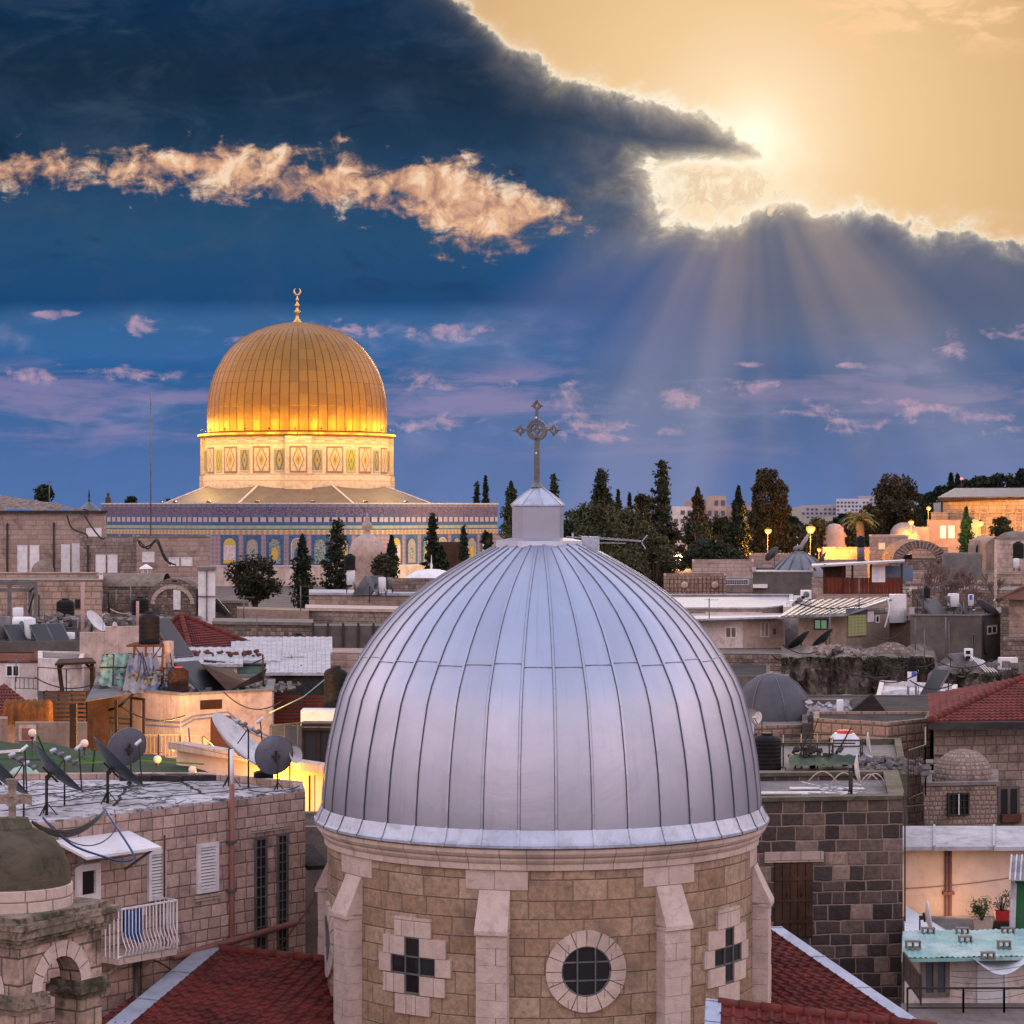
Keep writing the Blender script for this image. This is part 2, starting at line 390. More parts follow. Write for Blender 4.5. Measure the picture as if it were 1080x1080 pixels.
M['rubble'] = ashlar('rubble_stone', .26, .34, [(.15, .12, .10), (.21, .165, .14), (.30, .235, .20), (.17, .14, .12), (.11, .09, .08)], (.12, .098, .085), .02, sa=.8, bd=.05, rub=.12, var=.8)
M['smallrubble'] = ashlar('small_rubble', .15, .19, [(.22, .175, .15), (.30, .235, .20), (.26, .20, .17), (.34, .27, .235)], (.15, .12, .10), .02, sa=.7, bd=.03, rub=.1, var=.7)
M['tanblock'] = ashlar('tan_block', .34, .5, [(.26, .185, .14), (.36, .25, .19), (.31, .22, .17), (.40, .29, .22)], (.13, .10, .085), .03, sa=.45, bd=.04, var=.6)
M['plaster_w'] = dirty('white_plaster', (.64, .58, .56), (.52, .46, .44), da=.5, streak=.5)
M['plaster_p'] = dirty('pink_plaster', (.56, .44, .38), da=.4, streak=.6)
M['plaster_t'] = dirty('tan_plaster', (.30, .225, .18), da=.5, streak=.7)
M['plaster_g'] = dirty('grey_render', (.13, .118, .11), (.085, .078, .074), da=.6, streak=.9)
M['warmwall'] = dirty('cream_paint', (.62, .50, .42), (.56, .44, .36), da=.18, streak=.3)
M['concrete'] = dirty('concrete', (.20, .18, .165), da=.6, streak=.6)
M['mossy'] = dirty('mossy_concrete', (.13, .115, .095), (.06, .062, .035), da=.8, dirt=(.03, .032, .015))
M['membrane'] = dirty('roof_membrane', (.50, .49, .52), (.34, .335, .36), rough=.7, da=.8, dirt=(.05, .05, .055), lo=.48, hi=.62, bmp=.02)
M['roofgrey'] = dirty('grey_roof', (.20, .19, .19), (.13, .125, .125), rough=.95, da=.7)
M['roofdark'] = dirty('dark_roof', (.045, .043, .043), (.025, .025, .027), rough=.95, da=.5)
M['sheet'] = dirty('metal_sheet', (.44, .45, .48), (.32, .33, .37), rough=.6, metal=.1, da=.5, streak=.4)
M['white'] = dirty('white_paint', (.72, .71, .72), (.62, .61, .63), rough=.45, da=.25)
M['wplastic'] = dirty('white_plastic', (.62, .66, .70), (.54, .58, .62), rough=.4, da=.15)
M['black'] = dirty('black_plastic', (.008, .008, .009), (.014, .014, .015), rough=.6, da=.15, dirt=(.06, .055, .05))
M['steel'] = dirty('grey_steel', (.16, .165, .175), (.10, .10, .11), rough=.5, metal=.4, da=.4)
M['dsteel'] = dirty('dark_iron', (.035, .033, .034), (.05, .04, .035), rough=.6, metal=.3, da=.4)
M['galv'] = dirty('galvanised_metal', (.42, .46, .54), (.34, .38, .46), rough=.45, metal=.6, da=.3, streak=.3)
M['dish'] = dirty('dish_grey', (.16, .17, .20), (.12, .13, .155), rough=.45, metal=.3, da=.4)
M['dishd'] = dirty('dish_dark', (.035, .05, .062), (.028, .04, .05), rough=.35, metal=.3, da=.4)
M['dishw'] = dirty('dish_white', (.55, .55, .58), rough=.4, da=.3)
M['glass'] = plain('dark_glass', (.012, .013, .016), .12)
M['pane'] = plain('blue_grey_glass', (.07, .085, .11), .15)
M['rust'] = dirty('rusty_iron', (.12, .045, .03), (.07, .03, .022), rough=.8, da=.4)
M['pipe'] = dirty('brown_pipe', (.26, .12, .095), (.20, .09, .075), rough=.6, da=.3)
M['wood'] = dirty('dark_wood', (.07, .035, .022), (.035, .02, .014), rough=.8, da=.4, streak=.6)
M['redwood'] = dirty('red_brown_boards', (.15, .035, .02), (.10, .022, .013), rough=.75, da=.3, streak=.7)
M['tile'] = dirty('red_clay_tile', (.145, .027, .023), (.065, .014, .013), rough=.62, da=.55, dirt=(.10, .065, .05), sc=2.2, fine=5., bmp=.01)
M['tilep'] = dirty('weathered_red_tile', (.17, .036, .032), (.09, .02, .018), rough=.65, da=.5, sc=2.)
M['ridge'] = dirty('ridge_tile', (.14, .03, .022), (.09, .02, .017), rough=.7, da=.4)
M['tarpg'] = dirty('green_tarp', (.022, .055, .03), (.014, .035, .022), rough=.7, da=.3)
M['tarpb'] = dirty('blue_tarp', (.16, .22, .34), (.11, .15, .25), rough=.5, da=.3)
M['tarpt'] = dirty('turquoise_tarp', (.16, .34, .30), (.30, .42, .34), rough=.6, da=.3)
M['turq'] = dirty('turquoise_sheet', (.17, .36, .34), (.34, .46, .46), rough=.6, metal=0, da=.45, streak=.3)
M['green'] = dirty('green_paint', (.02, .12, .05), (.015, .08, .035), rough=.5, da=.3)
M['blue'] = dirty('blue_cloth', (.015, .09, .26), (.01, .06, .2), rough=.8, da=.1)
M['cable'] = plain('black_cable', (.008, .008, .009), .5)
M['bcable'] = plain('blue_cable', (.01, .05, .16), .45)
M['collector'] = plain('solar_glass', (.010, .011, .014), .5)
M['membraned'] = dirty('shade_mesh', (.085, .09, .105), (.06, .064, .078), rough=.6, da=.2)
M['net'] = M['membraned']
M['rock'] = dirty('rough_rock', (.20, .17, .15), (.12, .10, .085), rough=.95, sc=1.5, bmp=.06, da=.7)
M['domeplaster'] = dirty('lichened_plaster', (.22, .18, .15), (.15, .12, .10), rough=.95, da=.7, dirt=(.06, .055, .04), fine=20)
M['moss'] = dirty('mossy_dome', (.10, .085, .062), (.055, .052, .032), rough=.98, da=.7, dirt=(.03, .028, .022), fine=22, bmp=.02)
M['orangecloth'] = dirty('orange_brown_cloth', (.20, .08, .02), (.08, .035, .012), rough=.9, sc=2., da=.5)
M['ground'] = dirty('paving_ground', (.17, .145, .125), (.11, .095, .085), rough=.9, da=.5)
M['tanblock2'] = ashlar('tan_limestone', .42, .8, [(.33, .24, .19), (.42, .31, .245), (.37, .27, .215)], (.20, .15, .12), .04, sa=.5, bd=.03, var=.5)
M['trimpipe'] = plain('pink_pipe', (.36, .22, .20), .6)
M['rustd'] = dirty('dark_rusty_metal', (.05, .022, .016), (.03, .015, .012), rough=.8, da=.4)
M['sack'] = dirty('grey_sacks', (.34, .34, .38), (.24, .24, .27), rough=.9, da=.3)
M['paledome'] = dirty('pale_dome_stone', (.46, .36, .30), (.36, .27, .23), rough=.9, da=.5)
M['stripe'] = dirty('striped_metal', (.30, .31, .34), (.10, .105, .12), sc=.8, rough=.5, da=.5, streak=.5)
M['stones'] = dirty('loose_stones', (.30, .25, .23), (.17, .145, .13), sc=1.5, da=.5)
M['goldstone'] = ashlar('honey_stone', .5, .9, [(.46, .34, .22), (.54, .40, .26), (.42, .31, .20)], (.30, .22, .14), .05, sa=.4, bd=.03, var=.5)
M['pinkwall'] = dirty('pink_stone_render', (.42, .32, .28), (.34, .26, .225), da=.3)
M['farwall'] = dirty('pale_flats', (.50, .50, .56), (.44, .44, .50), da=.2)
M['farwall2'] = dirty('greyish_flats', (.38, .36, .40), (.32, .30, .34), da=.2)
def lamp_mat(name, c, s): return plain(name, (.02, .015, .01), .4, 0, c, s)
M['lampo'] = lamp_mat('sodium_glow', (1., .30, .04), 2.1)
M['globe'] = plain('milky_globe', (.55, .46, .42), .4, 0, (.95, .75, .66), .12)
M['litwin'] = lamp_mat('lit_window_glass', (1., .72, .30), 3.2)
M['litgreen'] = lamp_mat('green_curtain_glass', (.25, .55, .38), .35)
M['glassblock'] = lamp_mat('glass_blocks', (.55, .5, .22), .45)
M['warmlit'] = lamp_mat('warm_glass', (1., .62, .35), .9)
M['redlamp'] = lamp_mat('red_lens', (1., .08, .06), 6.)
M['flood'] = lamp_mat('floodlight_glass', (1., .6, .2), 6.)
mm, nt, b, uv, P = newmat('ruined_rock_wall')
uu, vv, _ = sep(nt, uv); n1 = noise(nt, P, .55, 6, .65, .5); n2 = noise(nt, P, 3.5, 5, .6); n3 = noise(nt, xyz(nt, uu*.9, vv*.16), 1.4, 6, .65)
c = ramp(nt, (n1*.5+n2*.5-.5)*2.2+.5, [(0., (.03, .026, .022)), (.4, (.10, .085, .07)), (.7, (.20, .165, .14)), (1., (.30, .245, .21))])
c = mixc(nt, n3.ss(.48, .66)*.8, c, (.025, .024, .018)); setk(nt, b.inputs['Base Color'], c); b.inputs['Roughness'].default_value = .95; bump(nt, b, n2+n1*2., .25)
M['ruin'] = mm
class Wl:
 """vertical wall plane between two plan points; places things by where they are seen"""
 def __init__(s, A, B):
  s.a = Vector(A[:2]); s.b = Vector(B[:2]); d = s.b-s.a; s.L = d.length; s.t = d/s.L
  s.n = Vector((s.t.y, -s.t.x))
  mid = (s.a+s.b)/2
  if s.n.dot(-mid) < 0: s.n = -s.n
 def hit(s, px):
  k = (px-540)/F; t = s.t; den = t.x-k*t.y
  return (k*s.a.y-s.a.x)/den
 def pt(s, q, z, d=0.):
  p = s.a+s.t*q+s.n*d; return V(p.x, p.y, z)
 def rect(s, x0, y0, x1, y1):
  q0, q1 = sorted((s.hit(x0), s.hit(x1))); Ym = s.pt((q0+q1)/2, 0).y
  return q0, q1, zr(y1, Ym), zr(y0, Ym)
 def box(s, mb, q0, q1, z0, z1, d0, d1):
  M3 = Matrix(((s.t.x, s.n.x, 0), (s.t.y, s.n.y, 0), (0, 0, 1)))
  mb.box(s.pt((q0+q1)/2, (z0+z1)/2, (d0+d1)/2), (abs(q1-q0), abs(d1-d0), abs(z1-z0)), M=M3); return mb
def P2(x, Y): return ((x-540)*Y/F, Y)
def ground_z(x, y):
 z = 6.0
 for a, b, h in ((60, 110, 6.), (110, 170, 4.), (170, 250, 4.), (250, 300, 1.8)):
  t = max(0, min(1, (y-a)/(b-a))); z += h*t*t*(3-2*t)
 t = max(0, min(1, (y-560)/500)); tx = max(0, min(1, (x-40)/150.))
 z += t*t*(3-2*t)*tx*22
 if y > 1100: z -= min(60, (y-1100)*.03)*(1-tx)
 return z
def inset(pts, d):
 n = len(pts); A = sum(pts[i][0]*pts[(i+1) % n][1]-pts[(i+1) % n][0]*pts[i][1] for i in range(n))
 p = [Vector(q[:2]) for q in (pts if A > 0 else pts[::-1])]; out = []
 for i in range(n):
  a, b, c = p[i-1], p[i], p[(i+1) % n]
  d1 = (b-a).normalized(); d2 = (c-b).normalized(); n1 = Vector((-d1.y, d1.x)); n2 = Vector((-d2.y, d2.x))
  k = n1+n2; k = k/max(.3, k.dot(k)/2)*1.0
  out.append(b+k*d)
 return out
def footprint(A, B, depth):
 A, B = Vector(A), Vector(B); t = (B-A).normalized(); n = Vector((t.y, -t.x))
 if n.dot(-(A+B)/2) > 0: n = -n
 return [A, B, B+n*depth, A+n*depth]
def house(name, label, cat, pts, ztop, wall, roof, par=.35, cope=None, group=None, zb=None, pw=.22):
 """pts plan points; flat roof sunk behind a parapet. Returns the thing"""
 cx = sum(p[0] for p in pts)/len(pts); cyy = sum(p[1] for p in pts)/len(pts)
 g = zb if zb is not None else min(ground_z(p[0], p[1]) for p in pts)-.3
 t = thing(name, label, cat, (cx, cyy, g), group)
 n = len(pts); A = sum(pts[i][0]*pts[(i+1) % n][1]-pts[(i+1) % n][0]*pts[i][1] for i in range(n))
 po = [Vector(q[:2]) for q in (pts if A > 0 else pts[::-1])]; pi_ = inset(po, pw)
 mb = MB(); mb.prism(po, g, ztop, top=False)
 for i in range(n):
  j = (i+1) % n
  a, b, c, d = po[i], po[j], pi_[j], pi_[i]
  mb.quad(V(a.x, a.y, ztop), V(b.x, b.y, ztop), V(c.x, c.y, ztop), V(d.x, d.y, ztop))
  mb.quad(V(d.x, d.y, ztop), V(c.x, c.y, ztop), V(c.x, c.y, ztop-par), V(d.x, d.y, ztop-par))
 mb.build('wall', wall, t)
 if cope:
  cm = MB(); po2 = inset(po, -.06); pi2 = inset(po, pw+.05)
  for i in range(n):
   j = (i+1) % n
   a, b, c, d = po2[i], po2[j], pi2[j], pi2[i]; z0, z1 = ztop+.003, ztop+.10
   cm.quad(V(a.x, a.y, z1), V(b.x, b.y, z1), V(c.x, c.y, z1), V(d.x, d.y, z1))
   cm.quad(V(a.x, a.y, z0), V(b.x, b.y, z0), V(b.x, b.y, z1), V(a.x, a.y, z1))
   cm.quad(V(d.x, d.y, z1), V(c.x, c.y, z1), V(c.x, c.y, z0), V(d.x, d.y, z0))
   cm.quad(V(d.x, d.y, z0), V(c.x, c.y, z0), V(b.x, b.y, z0), V(a.x, a.y, z0))
  cm.build('coping', cope, t)
 MB().poly([V(p.x, p.y, ztop-par) for p in pi_]).build('roof', roof, t)
 return t
def window(t, w, x0, y0, x1, y1, kind='plain', fm=None, pm=None, fw=.07, name='window', proud=.05, lab=None):
 """a window in wall w of thing t, seen between pixels (x0,y0) and (x1,y1)"""
 q0, q1, z0, z1 = w.rect(x0, y0, x1, y1)
 fm = fm or M['white']; pm = pm or M['glass']
 f = MB()
 w.box(f, q0, q0+fw, z0, z1, 0.003, proud); w.box(f, q1-fw, q1, z0, z1, 0.003, proud)
 w.box(f, q0+fw, q1-fw, z1-fw, z1, .003, proud); w.box(f, q0+fw, q1-fw, z0, z0+fw, .003, proud)
 if kind == 'two': w.box(f, (q0+q1)/2-fw/2, (q0+q1)/2+fw/2, z0+fw, z1-fw, .003, proud)
 if kind == 'four':
  w.box(f, (q0+q1)/2-fw/3, (q0+q1)/2+fw/3, z0+fw, z1-fw, .003, proud*.9)
  w.box(f, q0+fw, q1-fw, (z0+z1)/2-fw/3, (z0+z1)/2+fw/3, .003, proud*.8)
 if kind == 'grid':
  nx = max(2, int((q1-q0)/.16)); nz = max(2, int((z1-z0)/.2))
  for i in range(1, nx): q = q0+(q1-q0)*i/nx; w.box(f, q-.012, q+.012, z0+fw, z1-fw, .003, proud*.7)
  for i in range(1, nz): z = z0+(z1-z0)*i/nz; w.box(f, q0+fw, q1-fw, z-.012, z+.012, .003, proud*.6)
 if kind == 'louver':
  n = max(4, int((z1-z0)/.075))
  for i in range(n):
   z = z0+fw+(z1-z0-2*fw)*(i+.5)/n
   a = w.pt(q0+fw, z, .02); b = w.pt(q1-fw, z, .02)
   h = (z1-z0)/n*.6
   f.quad(w.pt(q0+fw, z-h/2, .045), w.pt(q1-fw, z-h/2, .045), w.pt(q1-fw, z+h/2, .012), w.pt(q0+fw, z+h/2, .012))
 fr = f.build(name, fm, t)
 if lab: fr['label'] = lab
 if kind != 'shutter':
  p = MB(); w.box(p, q0+fw*.5, q1-fw*.5, z0+fw*.5, z1-fw*.5, .001, .012 if kind != 'louver' else .008)
  p.build('pane', pm, fr)
 else:
  p = MB()
  w.box(p, q0+fw, q1-fw, z0+fw, z1-fw, .004, proud*.8)
  p.build('shutter', fm, fr)
 return fr
# ================================================================ ground
gm = MB(); xs = [-900, -500, -300, -200, -150]+list(range(-120, 121, 8))+[150, 200, 260, 330, 420, 550, 900]
ys = [-60, -30]+list(range(0, 420, 10))+[450, 500, 560, 640, 740, 860, 1000, 1200, 1500, 2000, 3000, 5000]
gm.add([V(x if y < 900 else x*3, y, ground_z(x, y)) for y in ys for x in xs],
       [(j*len(xs)+i, j*len(xs)+i+1, (j+1)*len(xs)+i+1, (j+1)*len(xs)+i) for j in range(len(ys)-1) for i in range(len(xs)-1)], smooth=True)
gm.build('ground', M['ground'])['kind'] = 'structure'
# ================================================================ church with the silver dome
CY = 50.; CX = (571-540)*CY/F
ch = thing('domed_church', 'stone church drum carrying the big silver metal dome topped by a cross lantern, centre foreground', 'church', (CX, CY, 6))
mm, nt, b, uv, P = newmat('silver_sheet')
uu, vv, _ = sep(nt, uv)
n1 = noise(nt, P, .55, 5, .6, .8); n2 = noise(nt, P, 2.2, 5, .6); n3 = noise(nt, P, 14., 4, .6)
tcN = nt.nodes.new('ShaderNodeTexCoord')
cell = (uu*1.).fl()
wn = nt.nodes.new('ShaderNodeTexWhiteNoise'); wn.noise_dimensions = '1D'; nt.links.new(cell.k, wn.inputs['W'])
wv = E(nt, wn.outputs['Value'])
setk(nt, b.inputs['Base Color'], mixc(nt, (n1*.75+wv*.25).ss(.3, .7), (.37, .40, .50), (.29, .32, .41)))
setk(nt, b.inputs['Roughness'], (n2*.16+wv*.05+.31).cl()); b.inputs['Metallic'].default_value = .92
strk = noise(nt, xyz(nt, uu*5., vv*.35), 1.2, 6, .65)
setk(nt, b.inputs['Base Color'], mixc(nt, strk.ss(.52, .72)*.25, mixc(nt, (n1*.75+wv*.25).ss(.3, .7), (.36, .39, .475), (.31, .34, .42)), (.23, .245, .29)))
bump(nt, b, n1*2.+n2*.5+n3*.03, .011, .5)
M['silver'] = mm
prof = [(4.44, 23.9), (4.43, 24.1), (4.415, 24.4), (4.385, 24.7), (4.34, 25.1), (4.27, 25.5), (4.165, 25.95), (4.06, 26.35), (3.92, 26.68), (3.69, 27.06), (3.45, 27.42), (3.17, 27.77), (2.91, 28.04), (2.60, 28.31), (2.28, 28.55), (2.02, 28.72), (1.68, 28.92), (1.35, 29.10), (1.0, 29.28), (.72, 29.40)]
NS = 40; A0 = R(-90)+R(9)*.32
def cp(a, r, z): return V(CX+r*cos(a), CY+r*sin(a), z)
dm = MB(); sub = 4
for i in range(len(prof)-1):
 (r0, z0), (r1, z1) = prof[i], prof[i+1]
 for k in range(NS):
  for q in range(sub):
   a, c = A0+2*pi*(k+q/sub)/NS, A0+2*pi*(k+(q+1)/sub)/NS
   f0 = 1-.006*(1-abs(2*q/sub-1)); f1 = 1-.006*(1-abs(2*(q+1)/sub-1))
   f0, f1 = 1+.004*sin(pi*q/sub)-.002, 1+.004*sin(pi*(q+1)/sub)-.002
   dm.add([cp(a, r0*f0, z0), cp(c, r0*f1, z0), cp(c, r1*f1, z1), cp(a, r1*f0, z1)], [(0, 1, 2, 3)],
                   [[(k+q/sub, z0), (k+(q+1)/sub, z0), (k+(q+1)/sub, z1), (k+q/sub, z1)]], True)
def weld(o, d=.0005):
 import bmesh
 bm = bmesh.new(); bm.from_mesh(o.data); bmesh.ops.remove_doubles(bm, verts=bm.verts, dist=d); bm.to_mesh(o.data); bm.free()
dome = dm.build('dome', M['silver'], ch); weld(dome)
sm = MB(); sl2 = MB()
for k in range(NS):
 a = A0+2*pi*k/NS; top = len(prof)-(1 if k % 2 == 0 else 2)
 for i in range(top):
  (r0, z0), (r1, z1) = prof[i], prof[i+1]
  w0 = .021/max(r0, .3); w1 = .021/max(r1, .3); h = .022
  n = V(z1-z0, r0-r1, 0).normalized()  # (radial, up)
  def o(r, z, an, e): return cp(an, r+n.x*e, z+n.y*e)
  A, B_, C, D = o(r0, z0, a-w0, 0), o(r0, z0, a+w0, 0), o(r1, z1, a+w1, 0), o(r1, z1, a-w1, 0)
  A2, B2, C2, D2 = o(r0, z0, a-w0, h), o(r0, z0, a+w0, h), o(r1, z1, a+w1, h), o(r1, z1, a-w1, h)
  sm.add([A, B_, C, D, A2, B2, C2, D2], [(4, 5, 6, 7), (0, 4, 7, 3), (1, 2, 6, 5)])
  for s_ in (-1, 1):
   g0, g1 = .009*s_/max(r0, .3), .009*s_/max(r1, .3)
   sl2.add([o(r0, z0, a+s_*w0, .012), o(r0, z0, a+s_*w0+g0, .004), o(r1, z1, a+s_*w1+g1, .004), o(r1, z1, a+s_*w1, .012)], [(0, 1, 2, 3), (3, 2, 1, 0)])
sm.build('standing_seams', M['silver'], ch); sl2.build('seam_shade_lines', M['dish'], ch)  # dark strips beside each seam imitate its shadow line by colour
jm = MB(); zj = 27.12; rj = 3.655
for k in range(NS):
 a, c = A0+2*pi*k/NS, A0+2*pi*(k+1)/NS; dz_ = .03*((k*7) % 3-1)
 jm.tube([cp(a+(c-a)*i/4, rj+.012-(dz_)*.75, zj+dz_) for i in range(5)], .009, 4)
jm.build('sheet_joint', M['galv'], ch)
am = MB()
for k in range(NS):
 a, c = A0+2*pi*(k+.03)/NS, A0+2*pi*(k+.97)/NS
 p = [(4.455, 24.11), (4.56, 23.88), (4.60, 23.84), (4.60, 23.79), (4.42, 23.77)]
 for i in range(4):
  am.quad(cp(a, p[i+1][0], p[i+1][1]), cp(c, p[i+1][0], p[i+1][1]), cp(c, p[i][0], p[i][1]), cp(a, p[i][0], p[i][1]))
 e, g = A0+2*pi*(k-.04)/NS, A0+2*pi*(k+.04)/NS
 for i in range(3):
  am.quad(cp(e, p[i+1][0]+.015, p[i+1][1]), cp(g, p[i+1][0]+.015, p[i+1][1]), cp(g, p[i][0]+.015, p[i][1]+.012), cp(e, p[i][0]+.015, p[i][1]+.012))
am.build('eave_flashing', M['galv'], ch)
MB().lathe((CX, CY, 0), [(4.34, 23.34), (4.39, 23.36), (4.39, 23.47), (4.42, 23.50), (4.45, 23.55), (4.45, 23.59), (4.50, 23.62), (4.54, 23.68), (4.54, 23.75), (4.40, 23.80)], 96, smooth=False).build('cornice', M['ring'], ch)
MB().lathe((CX, CY, 0), [(4.33, 6.), (4.33, 23.36)], 96).build('drum', M['drum'], ch)
def dl(a0, s, z, d): return cp(a0+s/4.33, 4.33+d, z)
def dbox(mb, a0, s0, s1, z0, z1, d0, d1, n=2):
 for i in range(n):
  a, c = s0+(s1-s0)*i/n, s0+(s1-s0)*(i+1)/n
  p = [dl(a0, a, z0, d0), dl(a0, c, z0, d0), dl(a0, c, z0, d1), dl(a0, a, z0, d1), dl(a0, a, z1, d0), dl(a0, c, z1, d0), dl(a0, c, z1, d1), dl(a0, a, z1, d1)]
  fs = [(3, 2, 6, 7), (7, 6, 5, 4), (0, 1, 2, 3)]
  if i == 0: fs.append((0, 3, 7, 4))
  if i == n-1: fs.append((2, 1, 5, 6))
  mb.add(p, fs)
random.seed(3)
for i in range(8):
 a0 = R(-90)+R(-12.2)+i*pi/4
 mb = MB(); z = 22.25
 r = 0
 while z > 9:
  h = .30+.04*random.random()
  if r % 2 == 0: parts = [(-.275, .275)]
  else:
   s = random.choice([-.05, .0, .08]); parts = [(-.275, s-.004), (s+.004, .275)]
  for (p, q) in parts: dbox(mb, a0, p+.002, q-.002, z-h+.006, z, -.05, .31+random.uniform(-.006, .006), 1)
  z -= h; r += 1
  if z < 17: h = 8; dbox(mb, a0, -.33, .33, 9, z, -.05, .35, 1); break
 for (s0, s1) in ((-.29, .29),):
  for (za, zb_, da, db) in ((22.98, 22.62, .03, .20), (22.62, 22.27, .20, .37)):
   p = [dl(a0, s0, za, da), dl(a0, s1, za, da), dl(a0, s1, zb_, db), dl(a0, s0, zb_, db)]
   q = [dl(a0, s0, zb_-.06 if zb_ < 22.4 else zb_, -.05), dl(a0, s1, zb_-.06 if zb_ < 22.4 else zb_, -.05)]
   mb.quad(p[3], p[2], p[1], p[0])
   mb.add([p[0], p[3], q[0], dl(a0, s0, za, -.05)], [(0, 1, 2, 3)]); mb.add([p[1], p[2], q[1], dl(a0, s1, za, -.05)], [(3, 2, 1, 0)])
 dbox(mb, a0, -.29, .29, 22.19, 22.27, -.05, .37, 1)
 dbox(mb, a0, .005, .62, 22.99, 23.34, -.02, .02, 2); dbox(mb, a0, -.56, -.005, 22.99, 23.34, -.02, .014, 2)
 mb.build('buttress', M['block'], ch)
for i in range(8):
 a0 = R(-90)+R(10.4)+i*pi/4
 if i % 2 == 0:   # round window
  zc = 21.48; n = 16
  fr = MB()
  for k in range(n):
   t0, t1 = 2*pi*(k+.03)/n, 2*pi*(k+.97)/n
   ri, ro = .47, .76
   for q in range(2):
    u0, u1 = t0+(t1-t0)*q/2, t0+(t1-t0)*(q+1)/2
    pts = [dl(a0, r_*cos(w_), zc+r_*sin(w_), .055) for (r_, w_) in ((ri, u0), (ro, u0), (ro, u1), (ri, u1))]
    pb = [dl(a0, r_*cos(w_), zc+r_*sin(w_), -.1) for (r_, w_) in ((ri, u0), (ro, u0), (ro, u1), (ri, u1))]
    fr.add(pts+pb, [(0, 1, 2, 3), (1, 5, 6, 2), (0, 3, 7, 4)])
  w = fr.build('round_window', M['ring'], ch)
  bars = MB()
  for s in (-.17, .17):
   h = sqrt(.47**2-s*s)
   bars.bar(dl(a0, s, zc-h, .02), dl(a0, s, zc+h, .02), .03, .04); bars.bar(dl(a0, -h, zc+s, .025), dl(a0, h, zc+s, .025), .03, .03)
  bars.tube([dl(a0, .46*cos(2*pi*k/24), zc+.46*sin(2*pi*k/24), .02) for k in range(25)], .02, 5)
  bars.build('glazing_bars', M['steel'], w)
  pn = MB()
  for k in range(24):
   for q in range(4):
    r0_, r1_ = .47*q/4, .47*(q+1)/4; u0, u1 = 2*pi*k/24, 2*pi*(k+1)/24
    pn.add([dl(a0, r_*cos(w_), zc+r_*sin(w_), .008) for r_, w_ in ((r0_, u0), (r1_, u0), (r1_, u1), (r0_, u1))], [(0, 1, 2, 3)])
  pn.build('pane', M['glass'], w)
 else:                      # cross window
  zc = 21.46; fr = MB(); hw, L, H = .165, .51, .52
  blocks = [(-.42, .42, .54, .90), (-.40, .0-.003, -.92, -.56), (.003, .40, -.92, -.56),
                  (-.72, -.18, .18, .53), (.18, .74, .18, .53), (-.72, -.18, -.54, -.19), (.18, .72, -.54, -.19), (-.83, -.52, -.17, .17), (.52, .86, -.17, .17)]
  for (s0, s1, z0, z1) in blocks: dbox(fr, a0, s0, s1, zc+z0, zc+z1, -.05, .055+random.uniform(-.004, .004), 2)
  w = fr.build('cross_window', M['ring'], ch)
  g = MB()
  for (s0, s1, z0, z1) in ((-hw, hw, -H, H), (-L, -hw, -hw, hw), (hw, L, -hw, hw)): dbox(g, a0, s0, s1, zc+z0, zc+z1, -.02, .008, 3)
  g.build('pane', M['glass'], w)
  bars = MB()
  for s in (-hw, hw): dbox(bars, a0, s-.015, s+.015, zc-H, zc+H, .006, .035, 1)
  for s in (-hw, hw): dbox(bars, a0, -L, L, zc+s-.015, zc+s+.015, .006, .033, 2)
  for s in (-L, L-.0): dbox(bars, a0, s-.015, s+.015, zc-hw, zc+hw, .006, .034, 1)
  for s in (-H, H): dbox(bars, a0, -hw, hw, zc+s-.015, zc+s+.015, .006, .032, 1)
  bars.build('glazing_bars', M['steel'], w)
ln = MB()
ln.lathe((CX-.05, CY, 0), [(.95, 29.28), (.93, 29.42), (.62, 29.47), (.0, 29.47)], 8, smooth=False, a0=R(22.5), a1=R(382.5))
ln.build('lantern_base', M['silver'], ch)
lb = MB(); lb.lathe((CX-.07, CY, 0), [(.53, 29.45), (.53, 30.13)], 8, smooth=False, a0=R(10), a1=R(370)); lb.build('lantern', M['silver'], ch)
lc = MB(); lc.lathe((CX-.07, CY, 0), [(.53, 30.10), (.56, 30.12), (.56, 30.15), (.30, 30.36), (.09, 30.50), (.03, 30.52)], 8, smooth=False, a0=R(10), a1=R(370))
for k in range(8):
 a = R(10)+k*pi/4; c0 = V(CX-.07, CY, 0)
 lc.tube([c0+V(.56*cos(a), .56*sin(a), 30.15), c0+V(.3*cos(a), .3*sin(a), 30.365), c0+V(.09*cos(a), .09*sin(a), 30.505)], .012, 4)
lc.build('lantern_roof', M['galv'], ch)
lx = MB(); lx.box((CX+1.0, CY+.2, 29.33), (.36, .3, .34)); lx.build('junction_box', M['galv'], ch)
def ring2(mb, c, ro, ri, th, rot, seg=20, sq=1.):
 vs = []; 
 for s in (-1, 1):
  for r in (ro, ri):
   for k in range(seg):
    a = 2*pi*k/seg; vs.append(c+rot@V(r*cos(a)*sq, s*th/2, r*sin(a)))
 n = seg
 fs = []
 for k in range(n):
  j = (k+1) % n
  fs += [(k, j, n+j, n+k), (2*n+j, 2*n+k, 3*n+k, 3*n+j), (k, 2*n+k, 2*n+j, j), (n+j, 3*n+j, 3*n+k, n+k)]
 mb.add(vs, fs)
cr = thing('roof_cross', 'grey metal budded cross with pierced central disc on the lantern of the silver dome', 'cross', (CX-.09, CY, 30.52))
rot = Matrix.Rotation(R(-20), 3, 'Z')
cb = MB(); cc = V(CX-.09, CY, 31.66)
cb.lathe((CX-.09, CY, 0), [(.12, 30.50), (.10, 30.56), (.05, 30.60)], 12)
pts = [(.052, 30.56), (.047, 31.1), (.043, 31.5)]
